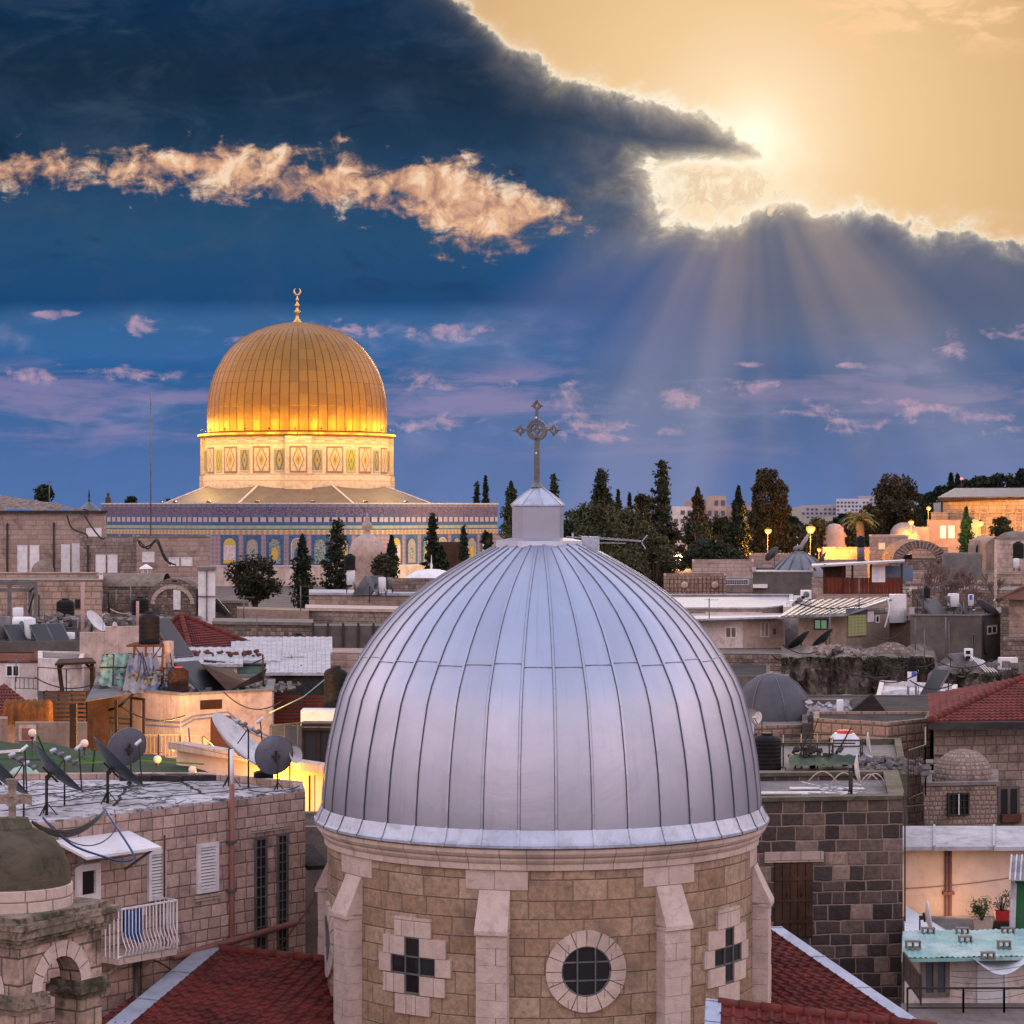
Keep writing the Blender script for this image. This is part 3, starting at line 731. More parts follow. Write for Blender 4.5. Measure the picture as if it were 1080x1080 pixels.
for i in range(2): cb.prism([(cc+rot@V(x*pts[i][0], y*.035, 0))[:2] for x, y in ((-1, -1), (1, -1), (1, 1), (-1, 1))], pts[i][1], pts[i+1][1]+(.001 if i else 0), bot=True)
ring2(cb, cc, .215, .125, .07, rot)
ring2(cb, cc, .07, .03, .08, rot, 12)
for a in range(4):
 an = a*pi/2; d = V(cos(an), 0, sin(an)); e = V(-sin(an), 0, cos(an))
 cb.bar(cc+rot@(d*.05), cc+rot@(d*.30), .05, .06, up=rot@V(0, 1, 0))
 cb.bar(cc+rot@((d*.13+e*.13)*.6), cc+rot@((d*.13+e*.13)*1.05), .04, .05, up=rot@V(0, 1, 0))
 L = .36 if a != 3 else 0
 if L:
  if a == 1: L = .50; cb.bar(cc+rot@(d*.2), cc+rot@(d*.45), .055, .05, up=rot@V(0, 1, 0))
  c2 = cc+rot@(d*L)
  ring2(cb, c2, .085, .035, .06, rot, 10)
  for s in (-1, 1): cb.tube([c2+rot@(e*s*.05-d*.02), c2+rot@(e*s*.11+d*.0), c2+rot@(e*s*.12-d*.03)], [.03, .022, .005], 6)
  cb.tube([c2+rot@(d*.05), c2+rot@(d*.12), c2+rot@(d*.19)], [.045, .022, .004], 6)
cb.build('cross_body', M['steel'], cr)
for zz_ in (-.47, .25): MB().lathe(tuple(cc+rot@V(0, -.04, zz_)), [(0, -.03), (.03, 0), (0, .03)], 8).build('rivet', M['white'], cr)
# ================================================================ great golden shrine
DY = 310.; DX = (313.5-540)*DY/F; DXo = (319-540)*DY/F
sh = thing('golden_domed_shrine', 'octagonal blue tiled shrine with a floodlit golden dome, behind the trees at left', 'shrine', (DX, DY, 21))
def dz(y, Y=DY): return zr(y, Y)
mm, nt, b, uv, P = newmat('gilded_plates')
uu, vv, _ = sep(nt, uv)
pu, pv = uu/1.3, vv/1.5
cell = xyz(nt, pu.fl(), pv.fl()); wn = nt.nodes.new('ShaderNodeTexWhiteNoise'); wn.noise_dimensions = '2D'; nt.links.new(cell, wn.inputs['Vector']); wv = E(nt, wn.outputs['Value'])
fu = (pu.fr()-.5).ab(); fv = (pv.fr()-.5).ab()
n1 = noise(nt, P, .35, 5, .6); n2 = noise(nt, P, 1.3, 5, .65)
line = fu.ss(.44, .49).mx(fv.ss(.47, .5)*.3)
gc = mixc(nt, (wv*.7+n1*.3).cl(), (.25, .12, .028), (.34, .165, .034))
gc = mixc(nt, n2.ss(.55, .72)*.45, gc, (.16, .09, .05))
gc = mixc(nt, (wv.gt(.965))*.3, gc, (.12, .06, .03))
gc = mixc(nt, line*.75, gc, (.10, .045, .015))
setk(nt, b.inputs['Base Color'], gc); b.inputs['Metallic'].default_value = .75
setk(nt, b.inputs['Roughness'], (wv*.16+.36).cl())
bump(nt, b, (line*-1.+1.)*.7+wv*.5+n2, .06)
M['gold'] = mm
sc = DY/F
gp = [(94, 457), (94.5, 445), (94.5, 432), (93.5, 420), (90.5, 405), (85.5, 391), (78, 377.5), (68.5, 366), (57, 356.5), (45, 350), (31, 344.8), (16, 341.3), (6, 340), (0, 339.6)]
mb = MB()
NP = 120
pr = [(h*sc, dz(y)) for h, y in gp]
L = [0]
for i in range(1, len(pr)): L.append(L[-1]+hypot(pr[i][0]-pr[i-1][0], pr[i][1]-pr[i-1][1]))
for i in range(len(pr)-1):
 for k in range(NP):
  a, c = 2*pi*k/NP, 2*pi*(k+1)/NP
  mb.add([V(DX+r_*cos(w_), DY+r_*sin(w_), z_) for (r_, z_, w_) in ((pr[i][0], pr[i][1], a), (pr[i][0], pr[i][1], c), (pr[i+1][0], pr[i+1][1], c), (pr[i+1][0], pr[i+1][1], a))],
               [(0, 1, 2, 3)], [[(k*1.3*.5, L[i]), ((k+1)*1.3*.5, L[i]), ((k+1)*1.3*.5, L[i+1]), (k*1.3*.5, L[i+1])]], True)
gd = mb.build('dome', M['gold'], sh); weld(gd, .001)
rb = MB()
for k in range(60):
 a = 2*pi*k/60
 rb.tube([V(DX+(r_+.02)*cos(a), DY+(r_+.02)*sin(a), z_) for r_, z_ in pr[:-2]], .014, 3)
rb.build('seam', M['gold'], sh)
M['brass'] = plain('brass', (.75, .45, .12), .35, .9)
fn = MB(); z0 = dz(340)
fn.lathe((DX, DY, z0), [(.9, -.15), (.5, .1), (.2, .5), (.16, 1.1), (.42, 1.35), (.16, 1.6), (.13, 1.9), (.34, 2.15), (.13, 2.4), (.1, 2.7), (.22, 2.9), (.08, 3.1), (.06, 3.4)], 12)
fn.tube([V(DX+.5*sin(t)*.8, DY, z0+3.9-.5*cos(t)*.9) for t in [R(a) for a in range(-150, 151, 25)]], [.02, .06, .09, .11, .12, .13, .13, .13, .12, .11, .09, .06, .02][:13], 6)
fn.build('finial', M['brass'], sh)
MB().lathe((DX, DY, 0), [(94*sc, dz(457.5)), (104*sc, dz(459)), (104.5*sc, dz(461)), (99*sc, dz(462.5))], 72, smooth=False).build('eave', M['gold'], sh)
mm, nt, b, uv, P = newmat('mosaic_marble')
uu, vv, _ = sep(nt, uv)
n1 = noise(nt, P, 2.2, 5, .6); n2 = noise(nt, P, .7, 3, .5)
zz = sep(nt, P)[2]
frieze = (zz-dz(467)).ab().ss(.22, .2); fz = (((uu*2.2).sinn()*(zz*9.).sinn())).gt(.1)
base = mixc(nt, n1.ss(.4, .7), (.46, .37, .28), (.34, .26, .20))
base = mixc(nt, frieze*fz*.7, base, (.14, .16, .20))
ln1 = ((zz-dz(470.)).ab().ss(.1, .05)).mx((zz-dz(501.5)).ab().ss(.12, .06)).mx((zz-dz(508)).ab().ss(.07, .03))
base = mixc(nt, ln1*.6, base, (.20, .13, .08))
bq = ((uu/2.4).fr()-.5).ab().ss(.49, .5)
base = mixc(nt, bq*.3, base, (.2, .14, .1))
setk(nt, b.inputs['Base Color'], base); b.inputs['Roughness'].default_value = .55
M['drummarble'] = mm
MB().lathe((DX, DY, 0), [(99*sc, dz(516)), (99*sc, dz(503)), (97.5*sc, dz(501)), (97.5*sc, dz(462))], 72, smooth=True).build('drum', M['drummarble'], sh)
def dpanel(a, w, z0, z1, r, mb, n=2, uvs=(-1, 1, -1, 1), thick=.0):
 for i in range(n):
  s0, s1 = -w/2+w*i/n, -w/2+w*(i+1)/n
  uq = [uvs[0]+(uvs[1]-uvs[0])*i/n, uvs[0]+(uvs[1]-uvs[0])*(i+1)/n]
  P_ = lambda s, z: V(DX+r*cos(a+s/r), DY+r*sin(a+s/r), z)
  mb.add([P_(s0, z0), P_(s1, z0), P_(s1, z1), P_(s0, z1)], [(0, 1, 2, 3)], [[(uq[0], uvs[2]), (uq[1], uvs[2]), (uq[1], uvs[3]), (uq[0], uvs[3])]])
def tilemat(name, ground, ring, core, edge, aspect=1.):
 mm, nt, b, uv, P = newmat(name)
 uu, vv, _ = sep(nt, uv); ua, va = uu.ab(), vv.ab()
 d = ua+va*.62; n = noise(nt, P, 7., 4, .6)
 c = mixc(nt, ((ua*9.).sinn()*(va*11.).sinn()).gt(.25)*.35, ground, ring)
 c = mixc(nt, (d-.62).ab().ss(.09, .05), c, ring)
 c = mixc(nt, d.ss(.36, .32), c, core)
 c = mixc(nt, d.ss(.16, .12), c, ring)
 c = mixc(nt, ua.mx(va*.99).ss(.84, .87), c, edge)
 c = mixc(nt, n.ss(.4, .7)*.3, c, (.2, .15, .1))
 setk(nt, b.inputs['Base Color'], c); b.inputs['Roughness'].default_value = .45
 return mm
TA = tilemat('tile_white_gold', (.44, .37, .28), (.24, .12, .03), (.34, .24, .05), (.17, .10, .05))
TB = tilemat('tile_blue_gold', (.22, .20, .10), (.02, .04, .10), (.34, .22, .03), (.36, .30, .22))
TC = tilemat('tile_green_gold', (.36, .27, .04), (.03, .15, .04), (.30, .28, .05), (.36, .32, .22))
for q in range(4):
 ap = R(-90+5.6)+q*pi/2
 mb = MB(); n = 6; w = 27*sc; r = 101.5*sc
 P_ = lambda s, z, rr: V(DX+rr*cos(ap)-s*sin(ap), DY+rr*sin(ap)+s*cos(ap), z)
 for (z0, z1, ww, rr) in ((dz(503), dz(462.5), w, 101*sc), (dz(517), dz(503), w*1.04, 102*sc)):
  p = [P_(-ww/2, z0, rr), P_(ww/2, z0, rr), P_(ww/2, z1, rr), P_(-ww/2, z1, rr)]; pb = [P_(s, z, 90*sc) for s, z in ((-ww/2, z0), (ww/2, z0), (ww/2, z1), (-ww/2, z1))]
  mb.add(p+pb, [(0, 1, 2, 3), (3, 2, 6, 7), (1, 5, 6, 2), (4, 0, 3, 7)])
 mb.build('pier', M['drummarble'], sh)
 mb = MB(); z0, z1 = dz(500), dz(473)
 mb.quad(P_(-9*sc, z0, 101.3*sc), P_(9*sc, z0, 101.3*sc), P_(9*sc, z1, 101.3*sc), P_(-9*sc, z1, 101.3*sc), [(-1, -1), (1, -1), (1, 1), (-1, 1)])
 mb.build('tile_panel', TA, sh)
 for k in range(1, 8):
  a = ap+k*pi/16
  if k % 2 == 0: mb = MB(); dpanel(a, 19*sc, dz(500), dz(473), 97.9*sc, mb); mb.build('tile_panel', TA, sh)
  else: mb = MB(); dpanel(a, 12*sc, dz(499), dz(475), 97.95*sc, mb); mb.build('drum_window', TC if k in (3,) else TB, sh)
RO = 26.0; zt = zr(531.5, 286); zg = 20.
PH = R(3.5)
def oc(k, r=RO): a = R(-90)+PH+R(22.5)+(k-1)*pi/4; return V(DXo+r*cos(a), DY+r*sin(a), 0)
mm, nt, b, uv, P = newmat('glazed_tile_frieze')
uu, vv, _ = sep(nt, uv); zz = sep(nt, P)[2]
def row(y): return zr(y, 286)
def bandm(y0, y1): return (zz-(row(y0)+row(y1))/2).ab().ss((row(y0)-row(y1))/2+.02, (row(y0)-row(y1))/2-.02)
n1 = noise(nt, P, 3.2, 3, .6); n2 = noise(nt, P, 9., 3, .6); n3 = noise(nt, P, .4, 3, .5)
BL, DB, LB, WH, YE, GR, PK = (.02, .06, .16), (.02, .03, .10), (.06, .12, .23), (.40, .34, .34), (.36, .23, .05), (.13, .22, .17), (.34, .20, .20)
c = mixc(nt, n1.ss(.4, .6), BL, LB)
c = mixc(nt, bandm(530, 534.5), c, mixc(nt, (uu*7.).sinn().gt(.2), (.20, .17, .18), (.10, .13, .22)))
c = mixc(nt, bandm(535, 544), c, mixc(nt, n2.ss(.46, .54), (.018, .02, .08), (.17, .12, .18)))
c = mixc(nt, bandm(545.5, 550.5), c, mixc(nt, (((uu/.92).fr()-.5).ab()).gt(.36), WH, DB))
c = mixc(nt, bandm(551, 554), c, (.015, .08, .22))
c = mixc(nt, bandm(554.2, 557.5), c, mixc(nt, (uu*6.).sinn().gt(.0), (.22, .30, .24), (.34, .32, .16)))
dia = ((uu/.62).fr()-.5).ab()*2.+((zz-row(561.3)).ab()/.34)
c = mixc(nt, bandm(559, 563.6), c, mixc(nt, dia.ss(.9, 1.1), YE, (.50, .40, .36)))
ver = ((uu/.42).fr()-.5).ab()*2.+((zz/.5).fr()-.5).ab()*2.
lowm = zz.ss(row(564.5), row(565))
lowc = mixc(nt, ver.ss(.8, .95), (.26, .13, .12), (.24, .22, .27))
mm2 = (zz-row(597)).ss(.05, -.05)
lowc = mixc(nt, (zz.ss(row(564.), row(564.4))), c, lowc)
marb = mixc(nt, noise(nt, xyz(nt, uu*1.2, vv*.5), 1.2, 4, .6).ss(.35, .65), (.52, .44, .40), (.40, .31, .27))
marb = mixc(nt, ((uu/1.4).fr()-.5).ab().ss(.47, .49)*.4, marb, (.16, .12, .1))
c = mixc(nt, mm2, lowc, marb)
c = mixc(nt, n3.ss(.4, .7)*.25, c, (.12, .10, .12))
setk(nt, b.inputs['Base Color'], c); b.inputs['Roughness'].default_value = .4
M['frieze'] = mm
def pat(name, base, c2, sc_=1.):
 mm, nt, b, uv, P = newmat(name); n = noise(nt, P, 5.*sc_, 3, .6)
 setk(nt, b.inputs['Base Color'], mixc(nt, n.ss(.45, .55), base, c2)); b.inputs['Roughness'].default_value = .4; return mm
M['bluetile'] = pat('blue_tile', (.018, .06, .16), (.04, .11, .22))
M['lattice'] = pat('window_lattice', (.42, .33, .26), (.16, .17, .16), 3.)
M['latticeg'] = pat('window_lattice_teal', (.34, .30, .24), (.03, .14, .16), 1.2)
M['yellowtile'] = pat('yellow_tile', (.55, .36, .03), (.42, .30, .06))
M['whitemarble'] = pat('white_marble', (.60, .50, .50), (.42, .36, .36))
M['leadroof'] = None
mm, nt, b, uv, P = newmat('lead_sheet_roof'); uu, vv, _ = sep(nt, uv); n1 = noise(nt, P, .8, 4, .6)
lnn = ((uu/.75).fr()-.5).ab().ss(.40, .48)
setk(nt, b.inputs['Base Color'], mixc(nt, lnn*.6, mixc(nt, n1.ss(.35, .65), (.12, .10, .098), (.085, .072, .07)), (.13, .09, .085))); b.inputs['Roughness'].default_value = .5; b.inputs['Metallic'].default_value = .2
M['leadroof'] = mm
for k in range(8):
 p, q = oc(k), oc(k+1)
 wl = MB()
 t = (q-p); Ls = t.length; t.normalize(); n = V(t.y, -t.x, 0)
 if n.dot(p-V(DXo, DY, 0)) < 0: n = -n
 X = lambda s, z, d=0.: p+t*s+n*d+V(0, 0, z)
 def qd(mb, s0, s1, z0, z1, d):
  mb.add([X(s0, z0, d), X(s1, z0, d), X(s1, z1, d), X(s0, z1, d)], [(0, 1, 2, 3)], [[(s0, z0), (s1, z0), (s1, z1), (s0, z1)]])
 qd(wl, 0, Ls, zg, zt, 0)
 wl.add([X(0, zt, 0), X(Ls, zt, 0), X(Ls, zt, -.5), X(0, zt, -.5)], [(0, 1, 2, 3)], [[(0, 0)]*4])
 wl.add([X(0, zt, -.5), X(Ls, zt, -.5), X(Ls, zt-2, -.5), X(0, zt-2, -.5)], [(0, 1, 2, 3)], [[(0, 0)]*4])
 wl.build('wall', M['frieze'], sh)
 cm = MB()
 for (z0, z1, d) in ((zt-.02, zt+.14, .12), (row(597.5), row(596.2), .10)):
  m3 = Matrix((t, n, V(0, 0, 1))).transposed(); cm.box(X(Ls/2, (z0+z1)/2, d/2-.05), (Ls, d+.1, z1-z0), M=m3)
 cm.build('string_course', M['whitemarble'], sh)
 if k in (3, 4, 5): continue
 bay = (Ls-1.6)/7
 for i in range(7):
  s = .8+bay*(i+.5); w = bay*.78; z0, z1 = row(596), row(564.3)
  f = MB(); qd(f, s-w/2, s+w/2, z0, z1, .03); fo = f.build('bay', M['bluetile'], sh)
  iw = w*.70; zs = row(575); a_ = MB()
  pts = [(s-iw/2, z0+.2), (s+iw/2, z0+.2)]+[(s+iw/2*cos(th), zs+iw/2*1.15*sin(th)) for th in [pi*j/10 for j in range(11)]]
  end = i in (0, 6)
  a_.add([X(u_, z_, .045) for u_, z_ in pts], [tuple(range(len(pts)))], [[(u_, z_) for u_, z_ in pts]])
  a_.build('window' if not end else 'tile_panel', M['yellowtile'] if end else M['lattice' if i % 2 else 'latticeg'], fo)
  if end: g = MB(); qd(g, s-iw*.45, s+iw*.45, z0+.6, zs, .06); qd(g, s-iw*.2, s+iw*.2, z0+1., zs-.4, .075); g.build('marble_panel', M['whitemarble'], fo)
  else:
   g = MB(); pts = pts[2:]
   for j in range(10):
    (ua, za), (ub, zb_) = pts[j], pts[j+1]
    g.bar(X(ua, za, .08), X(ub, zb_, .08), .10, .10)
   for sg in (-1, 1): g.bar(X(s+sg*iw/2, z0+.2, .08), X(s+sg*iw/2, zs, .08), .10, .10)
   g.build('frame', M['bluetile'] if i != 3 else M['whitemarble'], fo)
   mbd = MB(); pm_ = [(s+.42*cos(2*pi*j/6), (z0+zs)/2+.15+.75*sin(2*pi*j/6)) for j in range(6)]
   mbd.add([X(u_, z_, .06) for u_, z_ in pm_], [tuple(range(6))], [[(u_, z_) for u_, z_ in pm_]])
   mbd.build('medallion', (M['bluetile'], M['latticeg'], M['yellowtile'])[i % 3], fo)
 rf = MB(); zi, zo = dz(514.5), 28.1
 pi0, pi1 = V(DX, DY, 0)+(p-V(DXo, DY, 0))*(97.*sc/RO), V(DX, DY, 0)+(q-V(DXo, DY, 0))*(97.*sc/RO)
 po0, po1 = p*1, q*1; c0 = V(DXo, DY, 0); po0 = c0+(p-c0)*.985; po1 = c0+(q-c0)*.985
 rf.add([po0+V(0, 0, zo), po1+V(0, 0, zo), pi1+V(0, 0, zi+.25), pi0+V(0, 0, zi+.25)], [(0, 1, 2, 3)], [[(0, 0), (Ls, 0), (Ls*.72, 13), (Ls*.28, 13)]])
 rf.build('roof', M['leadroof'], sh)
 hp = MB(); hp.bar(po0+V(0, 0, zo+.05), pi0+V(0, 0, zi+.3), .22, .12); hp.build('hip_roll', M['whitemarble'], sh)
fl0 = None
for k in range(16):
 a = R(-90)+(k+.5)*2*pi/16;r = 17.
 x, y, z = DX+r*cos(a), DY+r*sin(a), 31.1
 if fl0 is None:
  fl0 = bpy.data.objects.new('floodlight', None); COL.objects.link(fl0)
  b_ = MB(); b_.box((0, 0, 0), (.5, .3, .35), M=Matrix.Rotation(R(-35), 3, 'X')); b_.box((0, 0, -.4), (.08, .08, .7)); b_.build('housing', M['dsteel'], fl0)
  g_ = MB(); g_.box((0, .14, .12), (.42, .03, .27), M=Matrix.Rotation(R(-35), 3, 'X')); g_.build('lens', M['flood'], fl0)
  o = fl0
 else:
  o = copy_tree(fl0)
 o.location = (x, y, z); o.rotation_euler = (0, 0, a+pi/2)
 tag(o, 'small floodlight on the tiled shrine roof aimed up at the golden dome', 'floodlight', 'floodlights around the golden dome')
 if sin(a) > .5: continue
 ld = bpy.data.lights.new('flood', 'SPOT'); ld.energy = 1000; ld.color = (1., .55, .17); ld.spot_size = R(120); ld.spot_blend = .9; ld.shadow_soft_size = .3
 lo = bpy.data.objects.new('flood', ld); COL.objects.link(lo); lo.location = (x-.55*cos(a), y-.55*sin(a), z+.45)
 tgt = V(DX+11*cos(a), DY+11*sin(a), z+8); lo.rotation_euler = (tgt-lo.location).to_track_quat('-Z', 'Y').to_euler(); lo.parent = None
for k in range(24):
 a = R(-90)+(k+.25)*2*pi/24
 if sin(a) > .3: continue
 x, y, z = DX+12.15*cos(a), DY+12.15*sin(a), dz(457)
 o = copy_tree(fl0); o.location = (x, y, z+.25); o.rotation_euler = (0, 0, a+pi/2); o.scale = (.4, .4, .4)
 tag(o, 'little floodlight on the gilded eave lighting the foot of the golden dome', 'floodlight', 'little floodlights on the gilded eave')
 ld = bpy.data.lights.new('dome_light', 'POINT'); ld.energy = 950; ld.color = (1., .58, .08); ld.shadow_soft_size = 1.
 lo = bpy.data.objects.new('dome_light', ld); COL.objects.link(lo); lo.location = (x+2.1*cos(a), y+2.1*sin(a), z+.5)
# ================================================================ kit of repeated things
def sag(a, b, d, n=8):
 a, b = Vector(a), Vector(b)
 return [a.lerp(b, i/n)-V(0, 0, d*4*(i/n)*(1-i/n)) for i in range(n+1)]
def dish(label, c, r, n, mat, zbase, mast=None, group='satellite dishes on the rooftops', back=True, lnb=True, mastx=0.):
 """satellite dish with centre c, radius r, looking along n; its mast stands on zbase"""
 c = Vector(c); n = Vector(n).normalized()
 t = thing('satellite_dish', label, 'satellite dish', (c.x+mastx, c.y, zbase), group)
 q = n.to_track_quat('Z', 'Y').to_matrix()
 k = .26*r
 prof = [(r*i/7, k*(i/7)**2-k*.35) for i in range(8)]
 mb = MB(); mb.lathe(c, prof, 26, M=q); mb.lathe(c, [(p[0], p[1]-.012) for p in prof][::-1], 26, M=q)
 mb.lathe(c, [(r, prof[-1][1]), (r*1.012, prof[-1][1]+.01), (r*1.012, prof[-1][1]-.02), (r, prof[-1][1]-.02)], 26, M=q)
 mb.build('reflector', mat, t)
 bk = c-n*(k*.35+.04)
 br = MB(); br.bar(bk-q@V(0, r*.3, 0), bk+q@V(0, r*.3, 0), .05, .04); br.bar(bk-q@V(r*.22, 0, 0), bk+q@V(r*.22, 0, 0), .04, .04)
 j = bk-n*.10; br.bar(bk, j, .09, .09)
 br.build('bracket', M['dsteel'], t)
 ms = MB(); top = V(c.x+mastx, j.y, j.z+.05) if mastx else V(j.x, j.y, j.z+.05)
 if mastx: ms.bar(j, top, .04)
 ms.tube([V(top.x, top.y, zbase), top], max(.02, r*.045), 6)
 for a in (0, 2.1, 4.2): ms.bar(V(top.x, top.y, zbase+.35*r), V(top.x+.3*r*cos(a), top.y+.3*r*sin(a), zbase), .02)
 ms.build('mast', M['dsteel'], t)
 if lnb:
  f = c+n*(r*.95); e = c+q@V(0, -r*.95, 0)+n*k*.6 if q@V(0, -1, 0)@V(0, 0, 1) < 0 else c+q@V(0, r*.95, 0)+n*k*.6
  a = MB(); a.bar(e, f, .025); a.build('arm', M['dsteel'], t)
  l = MB(); l.lathe(f, [(0, -.10), (.035, -.10), (.04, -.04), (.028, .0), (.028, .07), (0, .07)], 8, M=q)
  l.build('receiver', M['wplastic'], t)
 return t
def tank(label, x, y0, y1, Y, w, mat=None, name='water_tank', group='water tanks on the rooftops', ribs=5, cat='water tank', lid=None):
 """upright rooftop tank seen between rows y0 (top) and y1 (base), w pixels wide, at distance Y"""
 b = at(x, y1, Y); h = (y1-y0)*Y/F; r = w/2*Y/F; mat = mat or M['black']
 t = thing(name, label, cat, b, group)
 pr = [(0, .0), (r*.96, 0), (r, .03*h)]
 for i in range(ribs):
  z = h*(.06+.72*i/ribs); dz_ = h*.72/ribs
  pr += [(r, z), (r, z+dz_*.7), (r*.982, z+dz_*.8), (r*.982, z+dz_*.9)]
 pr += [(r, h*.79), (r*.97, h*.84), (r*.8, h*.90), (r*.42, h*.945), (r*.40, h*.95)]
 MB().lathe(b, pr, 24).build('tank_body', mat, t)
 MB().lathe(b, [(r*.40, h*.945), (r*.42, h*.955), (r*.42, h*.99), (r*.36, h), (0, h)], 16).build('lid', lid or mat, t)
 MB().tube([b+V(r*.9, -r*.2, .08*h), b+V(r*1.25, -r*.3, .08*h), b+V(r*1.3, -r*.3, -.05)], .03, 5).build('outlet_pipe', M['steel'], t)
 return t
def boiler(label, x, y0, y1, Y, w, mat=None, group='solar water boilers on the rooftops', tilt=0., stand=.3, logo=None):
 b = at(x, y1, Y); h = (y1-y0)*Y/F; r = w/2*Y/F
 t = thing('water_boiler', label, 'boiler', b, group)
 m = Matrix.Rotation(tilt, 3, 'Y')
 MB().lathe(b, [(0, 0), (r*.9, 0), (r, .03), (r, h-.04), (r*.92, h), (0, h+.02)], 20, M=m).build('cylinder', mat or M['wplastic'], t)
 s = MB()
 for dx in (-1, 1):
  for dy in (-1, 1): s.bar(b+V(dx*r*.8, dy*r*.8, 0), b+V(dx*r, dy*r, -stand), .04)
 s.bar(b+V(-r*.8, -r*.8, -stand*.5), b+V(r*.8, -r*.8, -stand*.5), .03); s.build('stand', M['dsteel'], t)
 MB().tube([b+m@V(r*.5, -r*.9, h*.2), b+V(r*1.2, -r, 0), b+V(r*1.1, -r, -stand)], .018, 5).build('hose', M['cable'], t)
 return t
def collector(label, x, y, Y, w, L, az=0., tilt=45, group='solar collectors on the rooftops', n=2):
 """solar collector panel, base centre at pixel (x, y)"""
 b = at(x, y, Y); t = thing('solar_collector', label, 'solar panel', b, group)
 m = Matrix.Rotation(az, 3, 'Z')@Matrix.Rotation(R(tilt), 3, 'X')
 f = MB(); g = MB()
 for i in range(n):
  o = (i-(n-1)/2)*w*1.03
  c = b+m@V(o, L/2, 0); f.box(c-m@V(0, 0, .06), (w, L, .1), M=m)
 pf = f.build('frame', M['steel'], t)
 for i in range(n):
  o = (i-(n-1)/2)*w*1.03
  g = MB(); g.box(b+m@V(o, L/2, .0), (w-.1, L-.1, .02), M=m); g.build('glass_panel', M['collector'], t)
 s = MB(); tp = b+m@V(0, L*.9, -.1)
 for i in (-1, 1):
  q = b+m@V(i*w*n*.45, L*.9, -.1); e = V(q.x, q.y, b.z-.02)
  s.bar(q, e, .05); s.bar(b+m@V(i*w*n*.45, 0, -.1), e, .05)
 s.build('stand', M['dsteel'], t)
 return t
def antenna(label, x, y0, y1, Y, L=1.2, az=0., group='aerials on the rooftops', n=7, name='aerial', mh=None, boom_y=None):
 b = at(x, y1, Y); top = at(x, y0, Y)
 t = thing(name, label, 'aerial', b, group)
 MB().tube([b, top], .022*max(1, Y/90), 5).build('mast', M['steel'], t)
 if L:
  d = V(cos(az), sin(az), 0); e = V(-sin(az), cos(az), 0)
  c = V(top.x, top.y, top.z-.1)
  bm = MB(); bm.bar(c-d*L*.3, c+d*L*.7, .03); bm.build('boom', M['steel'], t)
  el = MB()
  for i in range(n):
   p = c-d*L*.3+d*L*i/(n-1); w = .28+.1*(n-i)/n
   el.bar(p-e*w, p+e*w, .018)
  el.build('elements', M['steel'], t)
 return t
def cable(label, pts, r=.012, mat=None, name='cable', group=None, cat='cable'):
 pts = [Vector(p) for p in pts]
 if 4 <= len(pts) <= 11:
  q = []
  for i in range(len(pts)-1):
   a, b, c, d = pts[max(0, i-1)], pts[i], pts[i+1], pts[min(len(pts)-1, i+2)]
   for k in range(4): t = k/4; q.append(.5*((2*b)+(c-a)*t+(2*a-5*b+4*c-d)*t*t+(3*b-a-3*c+d)*t**3))
  pts = q+[pts[-1]]
 o = MB().tube(pts, r, 5).build(name, mat or M['cable'])
 return tag(o, label, cat, group)
def tileplane(mb, O, U, D, nu, nv, h=.045, lift=.035):
 """field of interlocking clay tiles on the parallelogram O, O+U, O+U+D, O+D"""
 O, U, D = Vector(O), Vector(U), Vector(D); n = U.cross(D).normalized()
 if n.z < 0: n = -n
 su = 6; W_ = nu*su+1; vs = []; fs = []
 for j in range(nv):
  for e, lf in ((0., 0.), (.97, lift)):
   for i in range(W_):
    a = (i % su)/su; hh = h*max(0, sin(2*pi*a))**.8 if a < .5 else -h*.12*sin(2*pi*(a-.5))
    vs.append(O+U*(i/(nu*su))+D*((j+e)/nv)+n*(hh+lf))
  for i in range(W_):   # the lip
   a = (i % su)/su; hh = h*max(0, sin(2*pi*a))**.8 if a < .5 else 0
   vs.append(O+U*(i/(nu*su))+D*((j+.985)/nv)+n*(hh-.0))
  b = j*3*W_
  for i in range(W_-1):
   fs.append((b+i, b+i+1, b+W_+i+1, b+W_+i)); fs.append((b+W_+i, b+W_+i+1, b+2*W_+i+1, b+2*W_+i))
 mb.add(vs, fs); return mb
def tri_tiles(mb, A, B, C, nu, nv, h=.04, lift=.03):
 """triangular hip face: eave A-B, apex C"""
 A, B, C = Vector(A), Vector(B), Vector(C); n = (B-A).cross(C-A).normalized()
 if n.z < 0: n = -n
 for j in range(nv):
  f0, f1 = j/nv, (j+1)/nv
  a0, b0, a1, b1 = A.lerp(C, f0), B.lerp(C, f0), A.lerp(C, f1), B.lerp(C, f1)
  m = max(2, int(nu*(1-f0)))*4
  lo = []; hi = []
  for i in range(m+1):
   k = (i % 4); hh = h*(1 if k == 1 else .6 if k in (0, 2) else 0)
   lo.append(a0.lerp(b0, i/m)+n*(hh+lift)); hi.append(a1.lerp(b1, i/m)+n*hh)
  bot = [a0.lerp(b0, i/m) for i in range(m+1)]
  mb.add(lo+hi+bot, [(i, i+1, m+2+i, m+1+i) for i in range(m)]+[(2*m+2+i, 2*m+3+i, i+1, i) for i in range(m)])
 return mb
def ridgeline(mb, a, b, r=.10, step=.38):
 a, b = Vector(a), Vector(b); d = b-a; L = d.length; n = max(1, int(L/step)); d = d/L
 for i in range(n):
  p, q = a+d*(L*i/n), a+d*(L*(i+1.12)/n)
  mb.tube([p, q], [r*1.12, r*.9], 8)
 return mb
